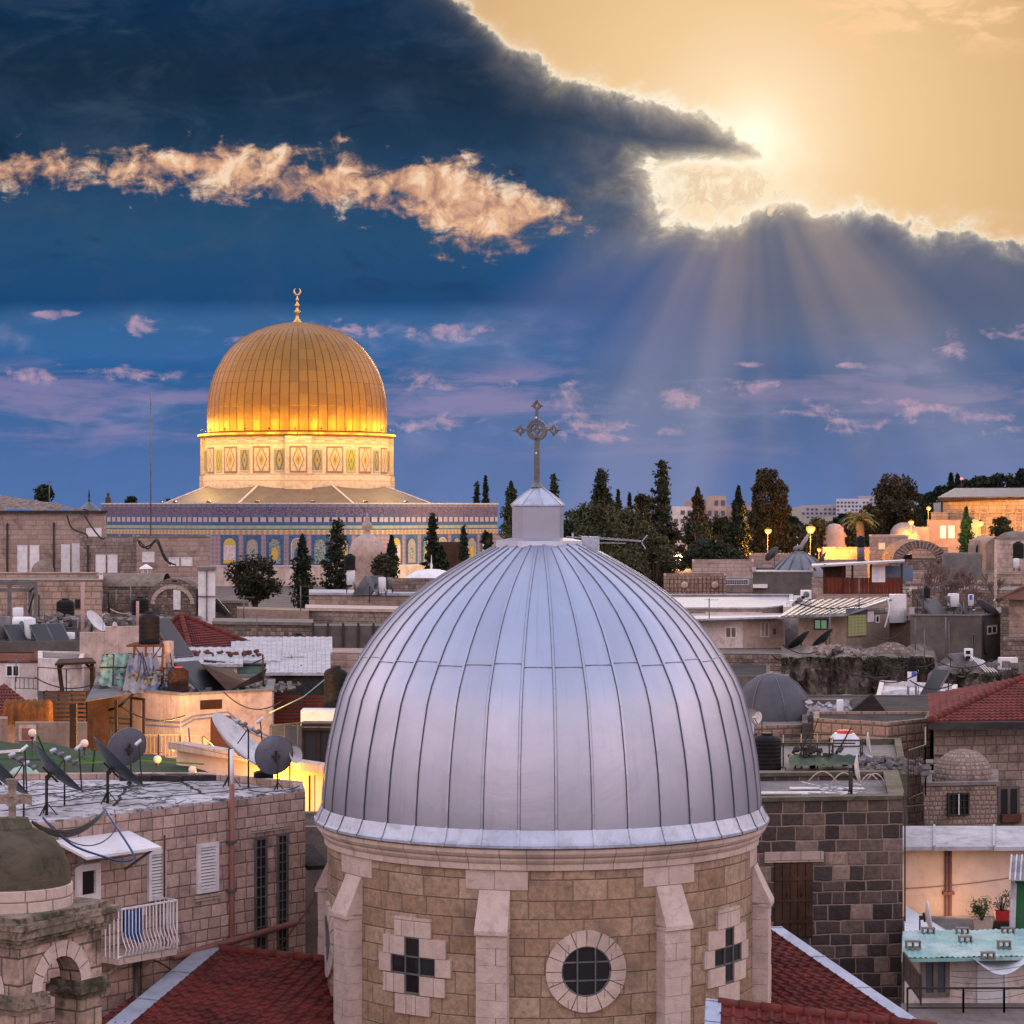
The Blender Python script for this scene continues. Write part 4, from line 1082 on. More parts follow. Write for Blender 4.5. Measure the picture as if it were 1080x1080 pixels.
def rail(label, pts, h=1., group='metal railings', mat=None, gap=.13, r=.012, name='railing', mid=True):
 t = thing(name, label, 'railing', pts[0], group); mat = mat or M['dsteel']
 tr = MB(); br = MB()
 for a, b in zip(pts, pts[1:]):
  a, b = Vector(a), Vector(b)
  tr.bar(a+V(0, 0, h), b+V(0, 0, h), .04); tr.bar(a+V(0, 0, .1), b+V(0, 0, .1), .03)
  tr.bar(a, a+V(0, 0, h), .04); tr.bar(b, b+V(0, 0, h), .04)
  n = int((b-a).length/gap)
  for i in range(1, n): p = a.lerp(b, i/n); br.bar(p+V(0, 0, .1), p+V(0, 0, h), r*2)
 tr.build('frame', mat, t); br.build('bars', mat, t); return t
def leafmat(name, c1, c2, c3=None):
 m, nt, b, uv, P = newmat(name)
 n1 = noise(nt, P, .5, 3, .5); n2 = noise(nt, P, 4., 3, .6)
 col = mixc(nt, (n1*.5+n2*.5).ss(.35, .65), c1, c2)
 if c3: col = mixc(nt, n2.ss(.6, .7), col, c3)
 setk(nt, b.inputs['Base Color'], col); b.inputs['Roughness'].default_value = .7; b.inputs['Specular IOR Level'].default_value = .2
 return m
M['leafd'] = leafmat('dark_needles', (.012, .020, .012), (.022, .032, .016))
M['leafo'] = leafmat('olive_foliage', (.035, .045, .020), (.060, .060, .026), (.075, .055, .03))
M['leafp'] = leafmat('pine_foliage', (.022, .026, .014), (.045, .036, .018))
M['leafg'] = leafmat('green_leaves', (.04, .10, .02), (.08, .15, .03))
M['palm'] = leafmat('palm_fronds', (.11, .12, .04), (.16, .14, .05))
M['palmtrunk'] = plain('palm_bark', (.16, .10, .06), .95)
M['bark'] = plain('bark', (.06, .045, .035), .95)
M['barkp'] = plain('pale_twigs', (.15, .10, .085), .95)
M['moss_g'] = leafmat('moss', (.05, .05, .028), (.03, .03, .018), (.09, .075, .055))
def leaves(mb, pts, size, rnd, flat=1.):
 vs = []; fs = []
 for p in pts:
  a, b, c = rnd.gauss(0, 1), rnd.gauss(0, 1), rnd.gauss(0, 1)
  x = V(a, b, c*flat); x = x.normalized() if x.length > .01 else V(1, 0, 0)
  y = x.cross(V(rnd.gauss(0, 1), rnd.gauss(0, 1), rnd.gauss(0, 1))); y = y.normalized() if y.length > .01 else V(0, 1, 0)
  s = size*rnd.uniform(.5, 1.3); b0 = len(vs)
  vs += [p-x*s, p-y*s*.45, p+x*s, p+y*s*.5]; fs.append((b0, b0+1, b0+2, b0+3))
 mb.add(vs, fs)
def tree(label, x, y0, y1, Y, w, kind='round', mat=None, seed=1, n=3500, name='tree', group='trees around the shrine', zb=None, dens=1., cat='tree', leaf=None):
 """tree whose crown top is row y0 and visible foot row y1, w pixels wide"""
 rnd = random.Random(seed); k = Y/F
 top = at(x, y0, Y); foot = at(x, y1, Y); gz = ground_z(foot.x, foot.y)-.2 if zb is None else zb
 t = thing(name, label, cat, (foot.x, foot.y, min(gz, foot.z)), group)
 H = top.z-foot.z; r = w/2*k; s = leaf or max(.14, 2.3*k)
 mat = mat or M['leafd']; tr = MB(); cr = MB(); P = []
 base = V(foot.x, foot.y, min(gz, foot.z))
 if kind == 'cypress':
  tr.tube([base, foot, V(foot.x, foot.y, foot.z+H*.8)], [.25, .2, .04], 7)
  for _ in range(n):
   f = rnd.random()**.8; rr = r*(sin(pi*min(1, (f*.86+.14)))**.7)*(1.05-.55*f)*rnd.uniform(.35, 1.08)
   rr *= 1+.25*sin(f*23+seed)+.18*sin(f*51+seed*2)
   a = rnd.uniform(0, 2*pi); rr *= 1+.22*sin(3*a+f*19)
   P.append(V(foot.x+rr*cos(a), foot.y+rr*sin(a), foot.z+H*f+rnd.gauss(0, .12)))
  tr.build('trunk', M['bark'], t)
 elif kind == 'fir':
  tr.tube([base, foot, V(foot.x, foot.y, top.z-.1)], [.3, .24, .03], 7)
  nb = 46
  for i in range(nb):
   f = (i+.5)/nb; L = r*(1.05-f)**.85*rnd.uniform(.55, 1.2)*(1.0 if f > .06 else .6); a = i*2.4+rnd.uniform(-.4, .4)
   o = V(foot.x, foot.y, foot.z+H*(.06+.94*f)); tip = o+V(cos(a)*L, sin(a)*L, L*.18)
   tr.bar(o, tip, .05)
   for _ in range(int(n/nb*(1.3-f))):
    g = rnd.random()**.6; p = o.lerp(tip, g); sp = .16*r*(1.2-g*.6)
    P.append(p+V(rnd.gauss(0, sp), rnd.gauss(0, sp), rnd.gauss(0, .07*r)))
  tr.build('trunk', M['bark'], t)
 elif kind in ('round', 'pine'):
  th = H*(.12 if kind == 'round' else .28)
  c = V(foot.x, foot.y, foot.z+th+(H-th)*.5)
  tr.tube([base, foot+V(.1, 0, th*.5), foot+V(0, .1, th+H*.2)], [.35, .28, .16], 7)
  nc = 46; cl = []
  for i in range(nc):
   a = rnd.uniform(0, 2*pi); f = rnd.uniform(-1, 1); q = sqrt(max(0, 1-f*f*.8))*rnd.uniform(.2, .98)
   cc = c+V(r*q*cos(a)*.8, r*q*sin(a)*.8, (H-th)*.5*f*.8); cl.append((cc, r*rnd.uniform(.15, .36)))
   tr.tube([foot+V(0, 0, th*rnd.uniform(.6, 1)), foot.lerp(cc, .6)+V(0, 0, .3), cc], [.13, .08, .03], 5)
  for _ in range(n):
   cc, rr = rnd.choice(cl); d = V(rnd.gauss(0, 1), rnd.gauss(0, 1), rnd.gauss(0, .62 if kind == 'round' else .34)).normalized()
   P.append(cc+d*rr*rnd.uniform(.55, 1.05)+V(0, 0, 0))
  tr.build('trunk', M['bark'], t)
 leaves(cr, P, s, rnd)
 cr.build('crown', mat, t)
 return t
def bare_tree(label, x, y0, y1, Y, w, seed=1, mat=None, group='leafless trees', n=5, name='leafless_tree'):
 rnd = random.Random(seed); k = Y/F; foot = at(x, y1, Y); H = (y1-y0)*k; t = thing(name, label, 'tree', foot, group)
 mat = mat or M['barkp']; tk = MB(); tw = MB()
 def grow(p, d, L, r, dep):
  q = p+d*L; m = p.lerp(q, .5)+V(rnd.gauss(0, L*.06), rnd.gauss(0, L*.06), 0)
  (tk if dep < 2 else tw).tube([p, m, q], [r, r*.8, r*.6], 4 if dep > 1 else 6, cap=False)
  if dep >= n: return
  for _ in range(3 if dep < 4 else 2):
   a = rnd.uniform(0, 2*pi); s = rnd.uniform(.35, .8)
   x_ = d.orthogonal().normalized(); y_ = d.cross(x_)
   nd = (d+(x_*cos(a)+y_*sin(a))*s+V(0, 0, .1)); nd.x *= w*k/H*1.1; nd = nd.normalized()
   grow(p.lerp(q, rnd.uniform(.7, 1)), nd, L*rnd.uniform(.62, .85), max(.02, r*.58), dep+1)
 grow(foot, V(0, 0, 1), H*.27, H*.022, 0)
 tk.build('trunk', mat, t); tw.build('twigs', mat, t); return t
def streetlamp(label, x, y, Y, r=.22, e=900, ylow=None, group='lit street lamps', col=(1., .5, .13)):
 c = at(x, y, Y); gz = ground_z(c.x, c.y)-.1 if ylow is None else zr(ylow, Y)
 t = thing('street_lamp', label, 'street lamp', (c.x, c.y+.3, gz), group)
 MB().tube([V(c.x, c.y+.3, gz), V(c.x, c.y+.3, c.z+.2)], [.06, .035], 7).build('pole', M['dsteel'], t)
 MB().lathe(c+V(0, 0, r*.7), [(r*.5, -.02), (r*.45, .08), (.05, .2), (0, .2)], 12).build('hood', M['dsteel'], t)
 MB().lathe(c, [(0, -r), (r*.6, -r*.8), (r, -.1*r), (r, r*.4), (r*.5, r*.62), (0, r*.62)], 14).build('bulb', M['lampo'], t)
 ld = bpy.data.lights.new('street_light', 'POINT'); ld.energy = e; ld.color = col; ld.shadow_soft_size = r*1.3
 lo = bpy.data.objects.new('street_light', ld); COL.objects.link(lo); lo.location = c+V(0, -r*1.6, -r*1.2)
 return t
def clutter(mb, c, w, d, n, s, rnd, h=.5):
 for _ in range(n):
  p = V(c[0]+rnd.uniform(-w, w), c[1]+rnd.uniform(-d, d), c[2]+rnd.uniform(0, h))
  mb.box(p, (rnd.uniform(.3, 1)*s, rnd.uniform(.3, 1)*s, rnd.uniform(.15, .7)*s), M=Matrix.Rotation(rnd.uniform(0, 3), 3, 'Z')@Matrix.Rotation(rnd.gauss(0, .5), 3, 'X'))
def rocks(name, label, cat, region, n, s0, s1, mat, seed=0, kind=None, group=None):
 """heap of rough stones; region(rnd) gives a point"""
 rnd = random.Random(seed); mb = MB()
 for _ in range(n):
  p = region(rnd); s = rnd.uniform(s0, s1)
  m = Matrix.Rotation(rnd.uniform(0, 3), 3, 'Z')@Matrix.Rotation(rnd.uniform(0, 3), 3, 'X')
  q = [m@V(x*s*rnd.uniform(.6, 1), y*s*rnd.uniform(.6, 1), z*s*rnd.uniform(.4, .9)) for x, y, z in ((1, 0, 0), (-1, 0, 0), (0, 1, 0), (0, -1, 0), (0, 0, 1), (0, 0, -1), (.7, .7, .5), (-.7, .6, -.5), (.6, -.7, -.4), (-.7, -.7, .4))]
  mb.add([p+x for x in q], [(0, 6, 4), (6, 2, 4), (2, 1, 4), (1, 9, 4), (9, 3, 4), (3, 0, 4), (0, 2, 6), (0, 5, 2), (2, 7, 1), (2, 5, 7), (7, 5, 1), (1, 3, 9), (1, 5, 3), (3, 8, 0), (3, 5, 8), (8, 5, 0)])
 o = mb.build(name, mat); o['label'] = label; o['category'] = cat
 if kind: o['kind'] = kind
 return o
# ================================================================ near left: stone house with dishes, bell turret, church side roofs
A = Vector(P2(322, 52.4)); dir_ = Vector((4.32, 5.2)).normalized(); A0_ = A-dir_*13.5
pts = [A0_, A, Vector(P2(319, 54.4)), Vector(P2(215, 56.3)), Vector(P2(-110, 56.0))]
ZT = 24.06
h1 = house('stone_house', 'pink limestone house with satellite dishes on its flat whitish roof, lower left', 'house', pts, ZT, M['pink'], M['membrane'], par=.14)
w1 = Wl(A0_, A)
window(h1, w1, 207, 889, 229, 941, 'louver', fw=.08, proud=.06)
window(h1, w1, 155, 897, 173, 949, 'louver', fw=.07, proud=.07)
window(h1, w1, 79, 911, 104, 950, 'plain', fw=.13, proud=.07)
for (x0, x1, y0, y1) in ((268, 281, 883, 1009), (291.5, 303, 879, 1010)):
 window(h1, w1, x0, y0, x1, y1, 'grid', fm=M['steel'], pm=M['glass'], fw=.05, name='stair_window', proud=.04)
sl_ = MB()
for (x0, x1, y) in ((205, 231, 949), (265, 306, 876)):
 q0, q1, z0, z1 = w1.rect(x0, y, x1, y-6); w1.box(sl_, q0, q1, z0, z1, .003, .035)
sl_.build('lintel', M['trim'], h1)
rn = random.Random(4); lp = MB(); n = 60
for i in range(n):
 q0, q1 = w1.L*i/n, w1.L*(i+1)/n; hh = rn.uniform(.0, .045)
 w1.box(lp, q0+.002, q1-.002, ZT, ZT+.02+hh, -.24, -.02+rn.uniform(-.05, .02))
lp.build('felt_edge', M['membrane'], h1)
sm_ = MB(); cz = ZT-.14
for (xa, Ya, xb, Yb) in ((0, 50, 290, 54.6), (30, 47.9, 310, 54), (-20, 52, 200, 55.8), (120, 51, 140, 55.8), (215, 53, 190, 55.8)):
 a, c = P2(xa, Ya), P2(xb, Yb)
 n = 14; pts_ = [V(a[0]+(c[0]-a[0])*i/n+rn.gauss(0, .03), a[1]+(c[1]-a[1])*i/n+rn.gauss(0, .08), cz+.004) for i in range(n+1)]
 sm_ = MB()
 for p, q in zip(pts_, pts_[1:]): sm_.bar(p, q, .07, .012)
 sm_.build('felt_seam', M['roofdark'], h1)
for i, (c, L) in enumerate((((192, 56.0), 1.6), ((160, 55.85), 1.1))):
 p = P2(*c); fo = MB()
 for k in range(14): fo.box((p[0]+L*(k/13-.5), p[1]-.12*k/13+rn.gauss(0, .05), cz+.06), (.34, .22, .08+rn.random()*.06), rz=rn.uniform(-.4, .4))
 tag(fo.build('felt_roll', M['roofdark']), ['crumpled black roofing felt along the back edge of the dish roof, right piece', 'crumpled black roofing felt along the back edge of the dish roof, left piece'][i], 'roofing felt')
q0, q1 = w1.hit(57), w1.hit(136); z0 = zr(881, w1.pt((q0+q1)/2, 0).y)
def slab(mb, w, q0, q1, d0, d1, za, zb_, th):
 p = [w.pt(q0, za, d0), w.pt(q1, za, d0), w.pt(q1, zb_, d1), w.pt(q0, zb_, d1)]
 u = [x-V(0, 0, th) for x in p]
 mb.add(p+u, [(0, 1, 2, 3), (7, 6, 5, 4), (3, 2, 6, 7), (1, 5, 6, 2), (4, 0, 3, 7)]); return mb
slab(MB(), w1, q0, q1, .003, .95, z0, z0-.24, .05).build('canopy', M['white'], h1)
cn = MB()
for q in (q0+.1, q1-.1): cn.bar(w1.pt(q, z0-.75, .01), w1.pt(q, z0-.30, .8), .04)
cn.build('canopy_bracket', M['steel'], h1)
q0, q1 = w1.hit(98), w1.hit(160); Yb_ = w1.pt((q0+q1)/2, 0).y; zb0 = zr(1006, Yb_-.5)
bl = thing('balcony', 'small projecting balcony with bulging white bars on the pink stone house', 'balcony', w1.pt((q0+q1)/2, zb0, .3))
bl.parent = None
M_b = MB(); w1.box(M_b, q0, q1, zb0-.12, zb0, .003, .75); M_b.build('slab', M['trim'], bl)
rr_ = MB(); H_ = .95
for q in (q0, q1): rr_.bar(w1.pt(q, zb0+H_, .01), w1.pt(q, zb0+H_, .74), .03); rr_.bar(w1.pt(q, zb0, .74), w1.pt(q, zb0+H_, .74), .03)
rr_.bar(w1.pt(q0, zb0+H_, .74), w1.pt(q1, zb0+H_, .74), .035); rr_.bar(w1.pt(q0, zb0+.04, .74), w1.pt(q1, zb0+.04, .74), .03)
rr_.build('handrail', M['white'], bl)
bb = MB(); nb = 17
for i in range(1, nb):
 q = q0+(q1-q0)*i/nb; bb.tube([w1.pt(q, zb0+H_, .74), w1.pt(q, zb0+.45, .74), w1.pt(q, zb0+.32, .80), w1.pt(q, zb0+.18, .88), w1.pt(q, zb0+.08, .84), w1.pt(q, zb0+.03, .76)], .012, 5)
for s in range(1, 6):
 for q in (q0, q1): bb.bar(w1.pt(q, zb0, .74*s/6), w1.pt(q, zb0+H_, .74*s/6), .02)
bb.build('bars', M['white'], bl)
br_ = MB()
for q in (q0+.4, q1-.3): br_.bar(w1.pt(q, zb0-.12, .5), w1.pt(q, zb0-.42, .02), .06)
br_.build('bracket', M['trim'], bl)
qc0, qc1 = w1.hit(106), w1.hit(124); ct = MB(); n = 10
for i in range(n):
 a, c = qc0+(qc1-qc0)*i/n, qc0+(qc1-qc0)*(i+1)/n; f = lambda s: .71+.03*sin(s*19)
 lo = lambda s: zb0+.36-.12*(s-qc0)/(qc1-qc0)+.03*sin(s*9)
 ct.quad(w1.pt(a, lo(a), f(a)), w1.pt(c, lo(c), f(c)), w1.pt(c, zb0+.9, f(c)), w1.pt(a, zb0+.9, f(a)))
 ct.quad(w1.pt(a, zb0+.9, f(a)-.04), w1.pt(c, zb0+.9, f(c)-.04), w1.pt(c, lo(c)+.1, f(c)-.05), w1.pt(a, lo(a)+.1, f(a)-.05))
tag(ct.build('towel', M['blue']), 'bright blue towel hanging inside the balcony bars', 'towel')
q = w1.hit(241); dp = thing('drain_pipe', 'long reddish brown drain pipe running down the pink stone house, topped by a pale pole', 'pipe', w1.pt(q, 20, .1))
MB().tube([w1.pt(q, 19.5, .1), w1.pt(q, ZT+.35, .1)], .055, 8).build('pipe', M['pipe'], dp)
MB().tube([w1.pt(q, ZT+.3, .1), w1.pt(q, zr(790, w1.pt(q, 0).y), .1)], .045, 8).build('pole', M['white'], dp)
for z in (23.2, 22.2, 21.2): w1.box(MB(), q-.08, q+.08, z, z+.05, .003, .17).build('clamp', M['steel'], dp)
q = w1.hit(174); ql = w1.hit(215); zp = zr(1010, w1.pt(q, 0).y)
tag(MB().tube([w1.pt(q-.02, zp+.55, .12), w1.pt(q, zp+.1, .13), w1.pt(q+.12, zp, .13), w1.pt(ql+2.5, zp+.25, .12)], .07, 8).build('waste_pipe', M['pipe']), 'short elbowed waste pipe beside the balcony, running behind the red roof', 'pipe')
q = w1.hit(170); tag(MB().tube([w1.pt(q, 22.1, .1), w1.pt(q, 23.55, .1)], .022, 6).build('gas_pipe', M['rust']), 'thin rusty vertical pipe beside the louvred shutter of the pink house', 'pipe')
q = w1.hit(141); tag(MB().tube([w1.pt(q, 17, .08), w1.pt(q, zr(1022, 48), .08), ], .05, 6).build('downpipe', M['steel']), 'dark downpipe on the lower wall under the balcony', 'pipe')
cable('thin dark red hose curving on the lower wall below the balcony', [w1.pt(w1.hit(145), 18, .12), w1.pt(w1.hit(144), zr(1030, 48), .12), w1.pt(w1.hit(152), zr(1021, 48), .12), w1.pt(w1.hit(166), zr(1027, 48), .12), w1.pt(w1.hit(182), zr(1036, 48.5), .12)], .018, M['rust'])
cable('dark red cable sloping down beside the tall stair windows', [w1.pt(w1.hit(286), zr(1006, 51.5), .1), w1.pt(w1.hit(303), zr(985, 51.7), .1), w1.pt(w1.hit(326), zr(955, 52), .1), w1.pt(w1.hit(329), zr(935, 52), .1)], .012, M['rust'])
RZ = ZT-.14
dish('dark grey dish on the near roof, second from the left edge, seen from behind', at(57, 813, 49.5), .72, (.70, .20, .70), M['dishd'], RZ)
dish('greenish dark dish on the near roof, third from the left edge, tilted to the sky', at(121, 808, 51.5), .74, (.68, .22, .70), M['dishd'], RZ)
dish('black dish with blue rim half cut by the left edge of the photo', at(-2, 815, 47), .72, (.70, .25, .68), M['dishd'], RZ)
dish('round grey dish at the back of the near roof, behind the greenish one', at(135, 789, 55.2), .46, (-.42, .70, .30), M['dish'], RZ, lnb=False)
dish('large white dish seen edge on, beside the pale pole at the roof corner', at(249, 785, 54.6), .82, (.70, -.12, .71), M['dishw'], RZ)
dish('round grey dish at the far right corner of the near roof', at(290, 797, 54.2), .44, (-.35, .80, .15), M['dish'], RZ, lnb=False)
dish('small white bowl dish just right of the round grey one', at(311, 796, 54.5), .19, (.75, -.6, .2), M['dishw'], RZ-1, lnb=False)
tank('small black barrel on the corner of the near roof under the white dish', 278, 812, 827, 55.2, 21, ribs=3)
for (x, y, Y, lab) in ((68, 800, 51, 'multi receiver arm standing between the two dark dishes'), (25, 805, 49, 'receiver cluster with thin arms left of the first dark dish'), (262, 768, 54.4, 'cluster of small receivers behind the big white dish')):
 c = at(x, y, Y); t = thing('receiver_mast', lab, 'aerial', (c.x, c.y, RZ), 'receiver masts on the near roof'); mm_ = MB()
 mm_.tube([V(c.x, c.y, RZ), c], .02, 5); mm_.bar(c-V(.25, 0, -.12), c+V(.22, 0, -.12), .025); mm_.bar(c, c+V(-.25, .1, -.35), .02); mm_.build('mast', M['dsteel'], t)
 for i in range(4):
  p = c+V(-.24+.15*i, -.02, .16-.08*i); MB().lathe(p, [(0, -.06), (.05, -.05), (.05, .03), (.03, .08), (0, .08)], 8, M=Matrix.Rotation(R(60), 3, 'Y')).build('receiver', M['steel'] if i % 2 else M['galv'], t)
for i in range(5):
 a, c = at(110, 855+.4*i, 48.1-.02*i), at(34, 866+.5*i, 44.6)
 p = sag(a, c, .27+.022*i, 12); cable('black cable bundle sagging between the dishes and the bell turret', p, .014+.003*(i % 2), group='black cables sagging from the dish roof')
a = at(109, 852, 50.6)
cable('blue cable looping from the dish roof down over the white canopy', [a, at(113, 857, 48.2), at(121, 870, 47.6), at(133, 888, 47.2), at(141, 902, 47), at(138, 907, 46.9), at(125, 908, 46.8), at(108, 903, 46.6), at(80, 893, 46.2), at(60, 878, 45.8), at(45, 862, 45.8)], .022, M['bcable'])
cable('black loop of cable hanging across the white canopy', [at(121, 854, 48.6), at(122, 873, 47.7), at(110, 887, 47), at(92, 892, 46.7), at(72, 886, 46.4), at(52, 868, 46)], .012)
for i in range(14):
 xa, xb = rn.uniform(0, 190), rn.uniform(20, 230); a = V(*P2(xa, rn.uniform(50, 55.4)), RZ+.02); c = V(*P2(xb, rn.uniform(51, 55)), RZ+.02)
 p = [a.lerp(c, k/10)+V(rn.gauss(0, .07), rn.gauss(0, .2), abs(rn.gauss(0, .02))) for k in range(11)]
 cable('thin black cable lying loose across the whitish dish roof', p, .009, group='loose cables on the dish roof')
cable('cable drooping over the right end of the stone parapet', sag(at(262, 833, 52), at(316, 829, 52.3), .09), .012)
Ft = Vector(P2(20, 37)); tr_ = Vector((.96, 1.7)).normalized(); tl_ = Vector((-tr_.y, tr_.x)); LT = 1.95
bt = thing('bell_turret', 'mossy domed stone bell turret with a small stone cross, at the left edge', 'turret', (Ft.x, Ft.y, 10))
cx_ = Ft+(tr_+tl_)*LT/2
ztc, zc0 = 23.93, 23.62
def sqp(g): return [Ft+(tr_*a+tl_*c) for a, c in ((-g, -g), (LT+g, -g), (LT+g, LT+g), (-g, LT+g))]
cm = MB()
for (g, z0, z1) in ((.05, 23.45, 23.53), (.11, 23.53, 23.60), (.18, 23.60, 23.73), (.21, 23.73, 23.82), (.10, 23.82, 23.90)): cm.prism([tuple(p) for p in sqp(g)], z0, z1, bot=True)
cm.build('cornice', M['mossyc'], bt)
ar = MB(); zsp, zhi = 22.72, 23.46; rad = .46; pw_ = (LT-2*rad)/2; T = .38
for (o, t_, n_) in ((Ft, tr_, -tl_), (Ft+tl_*LT, -tl_, -tr_), (Ft+tr_*LT+tl_*LT, -tr_, tl_), (Ft+tr_*LT, tl_, tr_)):
 X = lambda s, z, d: V((o+t_*s-n_*d).x, (o+t_*s-n_*d).y, z)
 def q_(s0, s1, z0, z1, d): ar.quad(X(s0, z0, d), X(s1, z0, d), X(s1, z1, d), X(s0, z1, d))
 for d in (0, T): q_(0, pw_, zsp, zhi, d); q_(LT-pw_, LT, zsp, zhi, d)
 n = 14
 for k in range(n):
  a0, a1 = pi*k/n, pi*(k+1)/n; s0, s1 = LT/2-rad*cos(a0), LT/2-rad*cos(a1); z0, z1 = zsp+rad*sin(a0), zsp+rad*sin(a1)
  for d in (0, T): ar.quad(X(s0, z0, d), X(s1, z1, d), X(s1, zhi, d), X(s0, zhi, d))
  ar.quad(X(s0, z0, 0), X(s0, z0, T), X(s1, z1, T), X(s1, z1, 0))
ar.build('arcade', M['pinkold'], bt)
for (a, c) in ((0, 0), (1, 0), (1, 1), (0, 1)):
 o = Ft+tr_*(a*(LT-pw_))+tl_*(c*(LT-pw_)); p4 = lambda g: [tuple(o+tr_*x+tl_*y) for x, y in ((-g, -g), (pw_+g, -g), (pw_+g, pw_+g), (-g, pw_+g))]
 pm = MB(); pm.prism(p4(0), 10, zsp-.12); po_ = pm.build('pier', M['pinkold'], bt)
 cpm = MB(); cpm.prism(p4(.05), zsp-.28, zsp-.19, bot=True); cpm.prism(p4(.10), zsp-.19, zsp-.08, bot=True); cpm.prism(p4(.05), zsp-.08, zsp, bot=True); cpm.build('capital', M['mossyc'], po_)
for (o, t_, n_) in ((Ft, tr_, -tl_), (Ft+tl_*LT, -tl_, -tr_)):
 vs = MB()
 for k in range(7):
  a0, a1 = pi*(k+.04)/7, pi*(k+.96)/7; X = lambda r_, a, d: V((o+t_*(LT/2-r_*cos(a))+n_*d).x, (o+t_*(LT/2-r_*cos(a))+n_*d).y, zsp+r_*sin(a))
  for q in range(3):
   u0, u1 = a0+(a1-a0)*q/3, a0+(a1-a0)*(q+1)/3; vs.quad(X(rad, u0, .012), X(rad, u1, .012), X(rad+.24, u1, .012), X(rad+.24, u0, .012))
 vs.build('voussoirs', M['block'], bt)
C_ = (cx_.x, cx_.y, 0)
MB().lathe(C_, [(.93, 23.86), (.93, 24.22), (.86, 24.25), (0, 24.25)], 40, smooth=False).build('ring_course', M['trim'], bt)
MB().lathe(C_, [(.90, 24.2), (.90, 24.32), (.87, 24.52), (.79, 24.72), (.66, 24.89), (.48, 25.02), (.3, 25.09), (.27, 25.10)], 40).build('dome', M['moss'], bt)
MB().lathe(C_, [(.30, 25.05), (.31, 25.12), (.27, 25.17), (.25, 25.24), (.0, 25.25)], 20).build('cap', M['mossy'], bt)
kr = MB(); k3 = Matrix.Rotation(R(8), 3, 'Z'); c0 = V(cx_.x, cx_.y, 25.55)
sil = [(-.055, -.32), (.055, -.32), (.05, -.07), (.2, -.085), (.30, -.11), (.30, .05), (.2, .06), (.055, .06), (.06, .2), (.10, .30), (-.10, .30), (-.06, .2), (-.055, .06), (-.2, .06), (-.30, .05), (-.30, -.11), (-.2, -.085), (-.05, -.07)]
f_ = [c0+k3@V(x, -.07, z) for x, z in sil]; b_ = [c0+k3@V(x, .07, z) for x, z in sil]; n = len(sil)
kr.add(f_+b_, [(0, 1, 2, 17), (2, 7, 12, 17), (2, 3, 4, 5, 6, 7), (12, 7, 8, 9, 10, 11), (17, 12, 13, 14, 15, 16)]+[(n+0, n+17, n+2, n+1), (n+2, n+17, n+12, n+7), (n+2, n+7, n+6, n+5, n+4, n+3), (n+12, n+11, n+10, n+9, n+8, n+7), (n+17, n+16, n+15, n+14, n+13, n+12)]+[(i, n+i, n+(i+1) % n, (i+1) % n) for i in range(n)])
ring2(kr, c0+V(0, -.05, -.01), .12, .045, .08, k3, 12)
kr.build('stone_cross', M['mossyl'], bt)
def croof(O, Rg, Dn, nu, nv, name='side_roof'):
 mb = MB(); tileplane(mb, O, Rg, Dn, nu, nv); return mb.build(name, M['tile'], ch, smooth=False)
O = at(230, 1002, 50.2); Rg = V(3.4, .68, -.48); Dn = (at(137, 1080, 46)-O)*2.2
croof(O, Rg, Dn, 14, 31)
fm_ = MB(); dn = Dn.normalized(); sd_ = Rg.normalized(); up = Rg.cross(Dn).normalized(); up = up if up.z > 0 else -up
def flash(O, Dn, side, w=.30):
 f = MB(); a = O+up_*.07; b = O+Dn+up_*.07; n = 6
 for i in range(n):
  p, q = a.lerp(b, i/n), a.lerp(b, (i+1.02)/n)
  f.add([p-side*w, p+side*.06, q+side*.06, q-side*w, p-side*w-up_*.25, q-side*w-up_*.25], [(0, 1, 2, 3), (0, 3, 5, 4)])
  f.add([p-side*w+up_*.012, p+side*.06+up_*.012, p+side*.06+dn_*.04+up_*.012, p-side*w+dn_*.04+up_*.012], [(0, 1, 2, 3)])
 return f
up_, dn_ = up, dn
flash(O, Dn, sd_, .34).build('verge_flashing', M['galv'], ch)
rl = MB(); ridgeline(rl, O+up*.03, O+Rg+up*.03, .09); rl.build('ridge_tiles', M['ridge'], ch)
gb = MB(); e = O+Dn; gb.add([O-sd_*.3, e-sd_*.3, V(e.x-sd_.x*.3, e.y, 6), V(O.x-sd_.x*.3, O.y, 6)], [(0, 1, 2, 3)]); gb.build('gable_wall', M['pink'], ch)
O2 = at(813, 981, 53); Rg2 = V(-3., -.1, -.05); Dn2 = (at(955, 1079, 48.4)-O2)*2.
croof(O2, Rg2, Dn2, 13, 34)
up_ = Rg2.cross(Dn2).normalized(); up_ = up_ if up_.z > 0 else -up_; dn_ = Dn2.normalized(); s2 = Rg2.normalized()
flash(O2, Dn2, s2, .24).build('verge_flashing', M['galv'], ch)
e = O2+Dn2; gb = MB(); gb.add([O2-s2*.2, e-s2*.2, V(e.x-s2.x*.2, e.y, 6), V(O2.x-s2.x*.2, O2.y, 6)], [(0, 1, 2, 3)]); gb.build('gable_wall', M['grey'], ch)
O3 = at(757, 1058, 44.3); R3 = at(985, 1083, 44.0)-O3; D3 = V(-.35, -3.0, -1.6)
croof(O3, R3, D3, 17, 9)
rl = MB(); ridgeline(rl, O3, O3+R3, .10); rl.build('ridge_tiles', M['ridge'], ch)
up_ = R3.cross(D3).normalized(); up_ = up_ if up_.z > 0 else -up_; dn_ = D3.normalized(); flash(O3, D3, R3.normalized(), .22).build('verge_flashing', M['galv'], ch)
mb = MB(); tri_tiles(mb, at(60, 1110, 44), at(215, 1100, 45.5), at(140, 1052, 47.5), 16, 9, .04)
